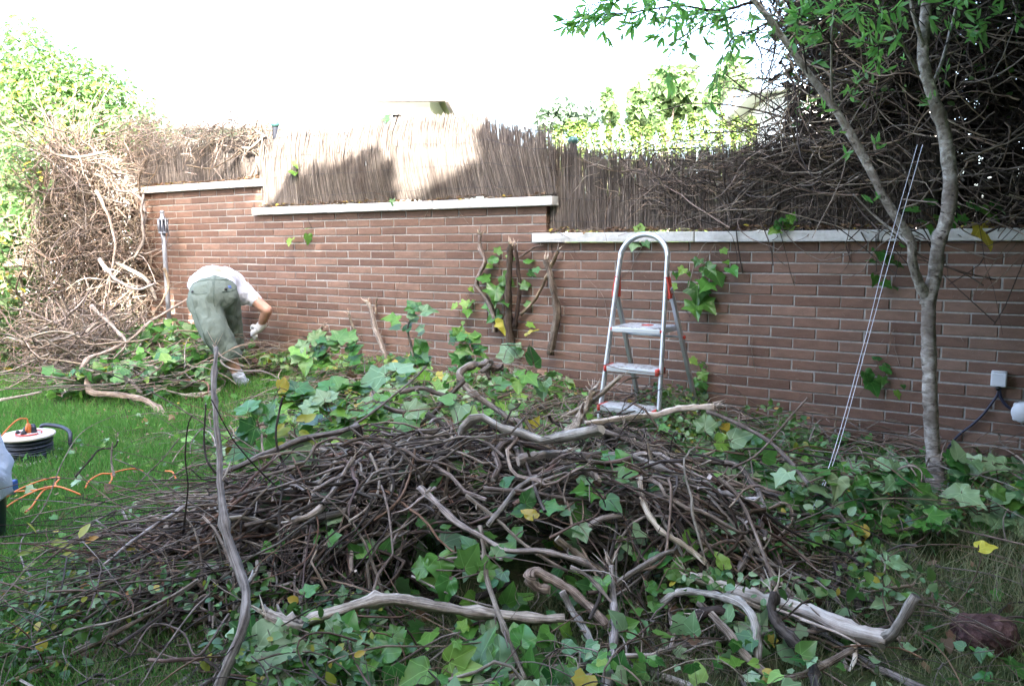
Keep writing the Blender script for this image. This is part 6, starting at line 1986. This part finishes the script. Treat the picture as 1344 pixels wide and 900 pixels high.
# ================================================================== BAG IN BUCKET
bk = empty("bucket", "dark bucket at the left edge of the lawn lined with a white bag", "bucket")
bc = np.array([*gnd(-38, 708, 0)[:2], 0])
q = Buf(); lathe(q, [(0, .0), (.115, .0), (.12, .004), (.148, .27), (.156, .275), (.156, .285), (.146, .285), (.116, .012), (0, .01)], bc, 32); q.obj("pail", MAT["bucket"], bk)
q = Buf(); tube(q, bc + np.array([[.16 * math.cos(t), .16 * math.sin(t), .262 - .10 * max(0, math.sin(t * .5 - .2))] for t in np.linspace(.2, 3.3, 24)]), .004, 6); q.obj("handle", MAT["grey_metal"], bk)
bgm = Buf()
n1, n2 = 72, 24
th_ = np.linspace(0, 2 * np.pi, n1, endpoint=False)
V = []
for k in range(n2):
    s = k / (n2 - 1)
    if s < .5:
        r_ = .163 + .012 * s + .0 * s; z = .16 + .13 * s * 2
    else:
        r_ = .168 - .06 * (s - .5) * 2; z = .29 + .15 * (s - .5) * 2
    wv = .006 * np.sin(th_ * 5 + k * .25) + .003 * np.sin(th_ * 11 + k * .3) + .03 * (vnoise(np.stack([np.cos(th_) * 2, np.sin(th_) * 2, th_ * 0 + s * 2], -1), 1.5) - .5) * (.6 + 1.2 * s)
    zz = z + .03 * np.sin(th_ * 3 + 1) * (s if s > .5 else (1 - 2 * s) * .8) + .02 * np.sin(th_ * 7) * s
    V.append(np.stack([(r_ + wv) * np.cos(th_), (r_ + wv) * np.sin(th_), zz], -1))
i = np.arange(n2 - 1)[:, None] * n1
j = np.arange(n1)[None]
bgm.add(np.concatenate(V) + bc, np.stack([i + j, i + (j + 1) % n1, i + n1 + (j + 1) % n1, i + n1 + j], -1).reshape(-1, 4))
bo = tag(bgm.obj("plastic_bag", MAT["bag"]), "crumpled white plastic bag bulging out of the dark bucket at the left edge", "plastic bag")
sm = bo.modifiers.new("thickness", 'SOLIDIFY'); sm.thickness = .0015
bp = gnd(10, 640, .0)
pg = empty("plug_box", "small blue plastic block half hidden behind the white bag", "plastic block")
bevelled("block", np.array([*gnd(8, 643, .03)[:2], .035]), (.03, .05, .035), MAT["blue"], pg, None, .008, 2)
bevelled("latch", np.array([*gnd(8, 643, .03)[:2], .075]), (.012, .03, .006), MAT["black"], pg, None, .003, 1)

# ================================================================== GREY TOOL ON THE LAWN
gt = empty("tape_tool", "grey rounded tool with a ring lying on the lawn behind the standing branch", "tool")
g0 = gnd(270, 584, .0); g1 = gnd(300, 588, .0)
q = Buf(); lathe(q, [(0, 0), (.055, 0), (.07, .012), (.066, .035), (.04, .048), (0, .05)], g0 + [0, 0, .01], 24); q.obj("body", MAT["grey_plastic"], gt)
q = Buf(); tube(q, g1 + np.array([[.046 * math.cos(t), .05 * math.sin(t), .035 + .012 * math.sin(t)] for t in np.linspace(0, 2 * np.pi, 28)]), .016, 9, 0, False); q.obj("ring", MAT["grey_plastic"], gt)
q = Buf(); lathe(q, [(0, 0), (.024, 0), (.024, .02), (0, .024)], g1 + [0, 0, .02], 16); q.obj("hub", MAT["grey_metal"], gt)
q = Buf(); tube(q, spline([g0 + [.03, .02, .04], (g0 + g1) / 2 + [0, .03, .05], g1 + [-.03, .02, .04]], 12), .012, 8); q.obj("handle", MAT["grey_plastic"], gt)
q = Buf(); tube(q, spline([g1 + [.04, 0, .04], g1 + [.09, .02, .05], g1 + [.12, .01, .035]], 8), .007, 7); q.obj("nozzle", MAT["grey_metal"], gt)

# ================================================================== LAVA ROCK
bm = bmesh.new()
bmesh.ops.create_icosphere(bm, subdivisions=5, radius=1)
rp = gnd(1306, 856, 0)
for v in bm.verts:
    n_ = np.array(v.co)
    k = .78 + .34 * vnoise(n_ + 4, 1.4) + .16 * vnoise(n_ + 9, 3.3) + .10 * vnoise(n_, 8.0) + .05 * vnoise(n_, 17.0)
    p = n_ * k * np.array([.08, .07, .053]) / 1.0
    v.co = Vector(p + rp + [0, .05, .03])
me = bpy.data.meshes.new("lava_rock"); bm.to_mesh(me); bm.free(); me.materials.append(MAT["rock"])
for p_ in me.polygons: p_.use_smooth = True
tag(link("lava_rock", me), "reddish brown porous rock lying on the grass at the lower right edge", "rock")

# ================================================================== WHITE BOARD END
wb_ = empty("garden_bench", "end of a pale wooden bench rail showing among the hedge leaves at the left edge", "bench")
for k, (py, hh) in enumerate(((345, .035), (360, .03))):
    c = at(4, py, 7.55)
    bevelled("plank", c, (.24, .015, hh), MAT["wood_pale"], wb_, None, .004, 1)
for dx in (-.2, .14):
    c = at(4, 352, 7.59)
    bevelled("leg", np.array([c[0] + dx, c[1], c[2] / 2 - .03]), (.025, .02, c[2] / 2 + .1), MAT["wood_pale"], wb_, None, .004, 1)

# ================================================================== THE MAN
def sphere_cap(buf, p0, p1, r0, r1, n=16, m=6, sq=(1, 1)):
    """a closed tapered capsule"""
    p0, p1 = np.asarray(p0, float), np.asarray(p1, float)
    ax = p1 - p0
    L = np.linalg.norm(ax)
    ax = ax / max(L, 1e-6)
    ref = np.array([0, 0, 1.0]) if abs(ax[2]) < .8 else np.array([1.0, 0, 0])
    a = norm(np.cross(ax, ref)); b_ = np.cross(ax, a)
    pr = [(max(r0 * math.sin(t), 1e-4), -r0 * math.cos(t)) for t in np.linspace(.02, np.pi / 2, m)] + [(max(r1 * math.cos(t), 1e-4), L + r1 * math.sin(t)) for t in np.linspace(0, np.pi / 2 - .02, m)]
    th = np.linspace(0, 2 * np.pi, n, endpoint=False)
    pr = np.array(pr)
    V = p0 + pr[:, 0, None, None] * (sq[0] * np.cos(th)[None, :, None] * a + sq[1] * np.sin(th)[None, :, None] * b_) + pr[:, 1, None, None] * ax
    k = len(pr)
    i = np.arange(k - 1)[:, None] * n
    j = np.arange(n)[None]
    buf.add(V.reshape(-1, 3), np.stack([i + j, i + (j + 1) % n, i + n + (j + 1) % n, i + n + j], -1).reshape(-1, 4))
    base = buf.n - k * n
    for ring, rev in ((0, True), (k - 1, False)):
        ids = np.arange(n) + ring * n
        buf.L.append((ids[::-1] if rev else ids) + base); buf.T.append(np.array([n])); buf.Mi.append(np.array([0])); buf.U.append(np.zeros((n, 2)))


def ell(buf, c, r, rot=None, n=20):
    th = np.linspace(.03, np.pi - .03, 12)
    pr = np.stack([np.sin(th), -np.cos(th)], -1)
    t = Buf(); lathe(t, pr, (0, 0, 0), n)
    V = t.V[0] * np.asarray(r)
    if rot is not None: V = V @ np.asarray(rot)
    t.V[0] = V + np.asarray(c)
    base = buf.n
    buf.V += t.V
    buf.L += [l_ + base for l_ in t.L]
    buf.T += t.T; buf.Mi += t.Mi; buf.U += t.U
    buf.n += t.n


def fuse(buf, name, mat, parent, voxel, smooth=3, wrinkle=None):
    me = buf.mesh(name, mat)
    o = link(name, me, parent)
    r_ = o.modifiers.new("fuse", 'REMESH'); r_.mode = 'VOXEL'; r_.voxel_size = voxel; r_.use_smooth_shade = True
    s_ = o.modifiers.new("smooth", 'SMOOTH'); s_.iterations = smooth; s_.factor = .5
    dg = bpy.context.evaluated_depsgraph_get()
    new = bpy.data.meshes.new_from_object(o.evaluated_get(dg))
    o.modifiers.clear()
    o.data = new
    new.materials.clear(); new.materials.append(MAT[mat] if isinstance(mat, str) else mat)
    for p_ in new.polygons: p_.use_smooth = True
    if wrinkle is not None:
        co = np.empty(len(new.vertices) * 3, np.float32); new.vertices.foreach_get("co", co); co = co.reshape(-1, 3)
        no = np.empty(len(new.vertices) * 3, np.float32); new.vertices.foreach_get("normal", no); no = no.reshape(-1, 3)
        co = co + no * wrinkle(co)[:, None]
        new.vertices.foreach_set("co", co.astype(np.float32).ravel())
        new.update()
    return o


man = empty("person", "man in white shirt and sage green knee length shorts bending over at the wall", "person")
Y0 = 6.2
hipL, hipR = at(269, 392, Y0), at(294, 390, Y0 + .12)
kneeL, kneeR = at(290, 448, Y0 - .10), at(305, 440, Y0 + .25)
anL, anR = at(317, 500, Y0 - .03), at(306, 497, Y0 + .30)
toeL, toeR = at(329, 508, Y0 + .13), at(316, 503, Y0 + .46)
waist = at(281, 368, Y0 + .18)
chest = at(292, 374, Y0 + .50)
neck = at(297, 388, Y0 + .66)
head = at(298, 408, Y0 + .76)
shR, shL = at(320, 382, Y0 + .50), at(270, 385, Y0 + .58)
elR, wrR = at(350.5, 407, Y0 + .42), at(342, 428, Y0 + .50)
elL, wrL = at(280, 412, Y0 + .66), at(300, 436, Y0 + .62)
bb = Buf()
ell(bb, (hipL + hipR) / 2, (.17, .14, .14))
for a, c, r0, r1 in ((hipL, kneeL, .085, .05), (hipR, kneeR, .085, .05), (kneeL, anL, .05, .038), (kneeR, anR, .05, .038), (anL, toeL, .036, .028), (anR, toeR, .036, .028),
                     (waist, chest, .105, .12), (chest, neck, .10, .06), (neck, head, .055, .06), (chest, shR, .09, .06), (chest, shL, .09, .06),
                     (shR, elR, .056, .043), (elR, wrR, .044, .029), (shL, elL, .056, .043), (elL, wrL, .044, .029)):
    sphere_cap(bb, a, c, r0, r1)
sphere_cap(bb, kneeL + (anL - kneeL) * .15, kneeL + (anL - kneeL) * .55, .05, .052)
sphere_cap(bb, elR + (wrR - elR) * .1, elR + (wrR - elR) * .5, .044, .040)
ell(bb, head, (.075, .095, .115))
fwd_h = norm(at(300, 430, Y0 + .95) - head)
ell(bb, head + fwd_h * .095, (.014, .014, .022))
for s in (-1, 1): ell(bb, head + np.array([s * .078, 0, .0]), (.012, .022, .03))


def hand(buf, wr, d, up, s):
    d = norm(d); up = norm(up - d * (up @ d)); sd = np.cross(d, up)
    pal = wr + d * .05
    sphere_cap(buf, wr, pal, .028, .034, 12, 5, (1, .8))
    sphere_cap(buf, pal, wr + d * .085, .036, .034, 12, 5, (1, .65))
    for k, (o_, l_) in enumerate(((-.027, .062), (-.009, .072), (.009, .068), (.027, .052))):
        b0 = wr + d * .088 + sd * o_
        k1 = b0 + norm(d * .85 - up * .5) * l_ * .5
        k2 = k1 + norm(d * .35 - up * .95) * l_ * .5
        sphere_cap(buf, b0, k1, .0115, .0105, 8, 4); sphere_cap(buf, k1, k2, .0105, .009, 8, 4)
    t0 = wr + d * .035 + sd * .03 * s
    t1 = t0 + norm(d * .6 + sd * .8 * s - up * .3) * .045
    sphere_cap(buf, t0, t1, .014, .012, 8, 4); sphere_cap(buf, t1, t1 + norm(d - up * .4) * .032, .012, .0095, 8, 4)


hb_ = Buf()
dR = norm(at(330, 442, Y0 + .52) - wrR)
hand(bb, wrR, dR * .95, -FWD + CU * .3, 1)
hand(bb, wrL, norm(at(312, 448, Y0 + .66) - wrL), -FWD, -1)
fuse(bb, "body", MAT["skin"], man, .008, 2)
for s in (-1, 1):
    q = Buf(); ell(q, head + fwd_h * .082 + np.array([s * .03, 0, 0]) - norm(neck - head) * .01, (.011, .011, .011)); q.obj("eye", MAT["house_white"], man)
q = Buf(); ell(q, head + fwd_h * .082 + norm(head - neck) * .045, (.026, .008, .008)); q.obj("mouth", MAT["red"], man)
q = Buf(); ell(q, head + norm(neck - head) * .0 - fwd_h * .02, (.084, .1, .118)); q.obj("hair", MAT["hair"], man)


def folds(co, amp, sc, k=(1, 1, 1)):
    return amp * (vnoise(co * np.array(k) + 3, sc) - .5) * 2 + amp * .5 * (vnoise(co * np.array(k) + 8, sc * 2.3) - .5) * 2


# shorts
sb = Buf()
ell(sb, at(280.5, 388, Y0 + .03), (.19, .155, .135))
sphere_cap(sb, at(281, 380, Y0 + .05), at(281, 378, Y0 + .12), .165, .15, 24, 6, (1.08, .66))
hemL = at(303, 467, Y0 - .06); hemR = at(308, 455, Y0 + .30)
sphere_cap(sb, at(267, 396, Y0 - .02), at(284, 440, Y0 - .10), .122, .108, 22)
sphere_cap(sb, at(284, 440, Y0 - .10), hemL, .108, .092, 22)
sphere_cap(sb, at(295, 393, Y0 + .08), at(304, 435, Y0 + .24), .115, .088, 22)
sphere_cap(sb, at(304, 435, Y0 + .24), hemR, .088, .08, 22)
so_ = fuse(sb, "shorts", MAT["shorts"], man, .011, 4, lambda c: folds(c, .009, 8, (1.5, 1.5, .55)) + folds(c, .006, 19, (1.2, 1.2, .8)) + .006 * np.abs(np.sin(c[:, 2] * 26 + c[:, 0] * 30 + 5 * vnoise(c, 4))) * np.clip(1 - np.abs(c[:, 2] - .62) / .2, 0, 1))
# cut the hems square
bm = bmesh.new(); bm.from_mesh(so_.data)
dn = norm(hemL - at(286, 440, Y0 - .06))
pc = hemL + dn * .03
res = bmesh.ops.bisect_plane(bm, geom=bm.verts[:] + bm.edges[:] + bm.faces[:], plane_co=Vector(pc), plane_no=Vector(norm(dn + np.array([.12, 0, -.35]))), clear_outer=True)
wd = norm(waist - (hipL + hipR) / 2)
bmesh.ops.bisect_plane(bm, geom=bm.verts[:] + bm.edges[:] + bm.faces[:], plane_co=Vector(at(281, 365.5, Y0 + .16)), plane_no=Vector(wd), clear_outer=True)
bm.to_mesh(so_.data); bm.free()
ms_ = so_.modifiers.new("thickness", 'SOLIDIFY'); ms_.thickness = .006; ms_.offset = -1
dg = bpy.context.evaluated_depsgraph_get()
nm = bpy.data.meshes.new_from_object(so_.evaluated_get(dg)); so_.modifiers.clear(); so_.data = nm
from mathutils.bvhtree import BVHTree
bm = bmesh.new(); bm.from_mesh(nm); BV = BVHTree.FromBMesh(bm); bm.free()


def on_cloth(px, py, lift=.003):
    d = ray(px, py); d = d / np.linalg.norm(d)
    h = BV.ray_cast(Vector((0, 0, H)), Vector(d))
    if h[0] is None: return None
    return np.array(h[0]) - d * lift, np.array(h[1])


def seam(pts, r=.0028, name="seam", m="seam"):
    Q = [on_cloth(*p_) for p_ in spline(np.array([(a, b_, 0) for a, b_ in pts], float), 16)[:, :2]]
    Q = [x[0] for x in Q if x is not None]
    if len(Q) > 3:
        q = Buf(); tube(q, Q, r, 5); q.obj(name, MAT[m], man)


seam([(281, 366), (281, 378), (280, 392), (282, 402)])
seam([(251, 385), (262, 386), (272, 384)])
seam([(291, 383), (302, 382), (310, 379)])
seam([(249, 375), (262, 369), (281, 367), (300, 368), (311, 374)], .005, "waistband")
seam([(292, 473), (302, 470), (312, 463)], .003, "hem")
seam([(252, 392), (262, 425), (276, 455), (288, 472)], .0025)
seam([(266, 437), (272, 452), (280, 462)], .004, "pocket_flap")
for px, py in ((252.5, 383), (296, 379.5)):
    h = on_cloth(px, py, .002)
    if h is not None:
        q = Buf(); lathe(q, [(0, 0), (.011, 0), (.011, .006), (0, .007)], h[0], 12, h[1]); q.obj("button", MAT["black"], man)
h = on_cloth(301.5, 376.5, .002)
if h is not None:
    z_ = h[1]; x_ = norm(np.cross([0, 0, 1.0], z_)); y_ = np.cross(z_, x_)
    q = Buf(); chamfer_box(q, h[0], x_, y_, z_, (.013, .011, .003), .001); q.obj("label_patch", plain("blue_patch", (0.08, .13, .32), .6), man)
# shirt
sb = Buf()
sphere_cap(sb, at(279, 376, Y0 + .13), at(281, 371, Y0 + .30), .165, .17, 24, 6, (1.1, .76))
sphere_cap(sb, at(281, 371, Y0 + .28), at(295, 374, Y0 + .5), .17, .165, 24, 6, (1.05, .82))
sphere_cap(sb, at(295, 374, Y0 + .5), at(297, 384, Y0 + .62), .15, .085)
sphere_cap(sb, at(300, 376, Y0 + .48), shR, .115, .08)
sphere_cap(sb, at(300, 379, Y0 + .38), at(318, 388, Y0 + .46), .105, .078)
sphere_cap(sb, shR, shR + (elR - shR) * .52, .078, .062)
sphere_cap(sb, at(285, 378, Y0 + .5), shL, .12, .085)
sphere_cap(sb, shL, shL + (elL - shL) * .5, .082, .068)
sh_ = fuse(sb, "shirt", MAT["shirt"], man, .010, 4, lambda c: folds(c, .010, 9) + folds(c, .005, 20))
bm = bmesh.new(); bm.from_mesh(sh_.data)
dn = norm(elR - shR)
pc = shR + (elR - shR) * .58
# the sleeve ends square: only the vertices near the arm are cut
geom = [f_ for f_ in bm.faces if (np.array(f_.calc_center_median()) - shR) @ dn > .02 and np.linalg.norm(np.array(f_.calc_center_median()) - pc) < .16]
es = set(e_ for f_ in geom for e_ in f_.edges); vs_ = set(v_ for f_ in geom for v_ in f_.verts)
bmesh.ops.bisect_plane(bm, geom=list(geom) + list(es) + list(vs_), plane_co=Vector(pc), plane_no=Vector(norm(dn + np.array([0, 0, -.15]))), clear_outer=True)
bm.to_mesh(sh_.data); bm.free()
# sock, shoe and gloves
sk = Buf()
sphere_cap(sk, kneeL + (anL - kneeL) * .80, anL, .046, .046)
sphere_cap(sk, anL, anL + (toeL - anL) * .75, .046, .042)
fuse(sk, "sock", MAT["sock"], man, .007, 3, lambda c: folds(c, .003, 30, (1, 1, 2)))
sk = Buf()
sphere_cap(sk, kneeR + (anR - kneeR) * .80, anR, .046, .046)
sphere_cap(sk, anR, anR + (toeR - anR) * .75, .046, .042)
fuse(sk, "sock", MAT["sock"], man, .007, 3)
for an, to in ((anL, toeL), (anR, toeR)):
    sk = Buf()
    d = to - an
    sphere_cap(sk, an + d * .1 - [0, 0, .03], to + d * .45 - [0, 0, .012], .046, .036, 14, 5, (1.1, .75))
    fuse(sk, "shoe", MAT["shoe"], man, .008, 2)
gv = Buf()
hand(gv, wrR, dR, -FWD + CU * .3, 1)
sphere_cap(gv, wrR - dR * .025, wrR + dR * .02, .037, .036)
go = fuse(gv, "glove", MAT["glove"], man, .0045, 1, lambda c: c[:, 0] * 0 + .004)
gv = Buf()
dL = norm(at(312, 448, Y0 + .66) - wrL)
hand(gv, wrL, dL, -FWD, -1)
sphere_cap(gv, wrL - dL * .025, wrL + dL * .02, .037, .036)
fuse(gv, "glove", MAT["glove"], man, .0045, 1, lambda c: c[:, 0] * 0 + .004)

cl = Buf()
for k in range(46):
    t = RNG.uniform(-6.9, .4)
    zc_ = ZC1 if t < T_12 else (ZC2 if t < T_23 else ZC3)
    up = RNG.random() < .45
    z = zc_ - .01 if up else RNG.uniform(.15, zc_ - .1)
    n = 12
    Q = wander(W(t, z, .006), norm(WDIR * RNG.normal(0, .5) + [0, 0, -1 if up else 1.0]), RNG.uniform(.06, .28 if up else .4), n, .3, .2)
    o = wall_off(Q[:, 0], Q[:, 1])
    Q = Q + np.outer(.006 + .012 * RNG.random() * np.linspace(0, 1, n) - o, WNRM)
    tube(cl, Q, taper(RNG.choice([.0012, .0018, .0025]), .0007, n), 4, 0, False, int(RNG.random() < .5))
for k in range(240):
    t = RNG.uniform(-6.9, .4)
    z = RNG.uniform(.2, 1.1)
    p = W(t, z, .004)
    Q = wander(p, norm(WDIR * RNG.normal() + [0, 0, RNG.normal()]), RNG.uniform(.008, .03), 4, .4)
    Q = Q + np.outer(.004 - wall_off(Q[:, 0], Q[:, 1]), WNRM)
    tube(cl, Q, .0011, 3, 0, False, 1)
tag(cl.obj("clinging_rootlets", [BD, VT]), kind="stuff")
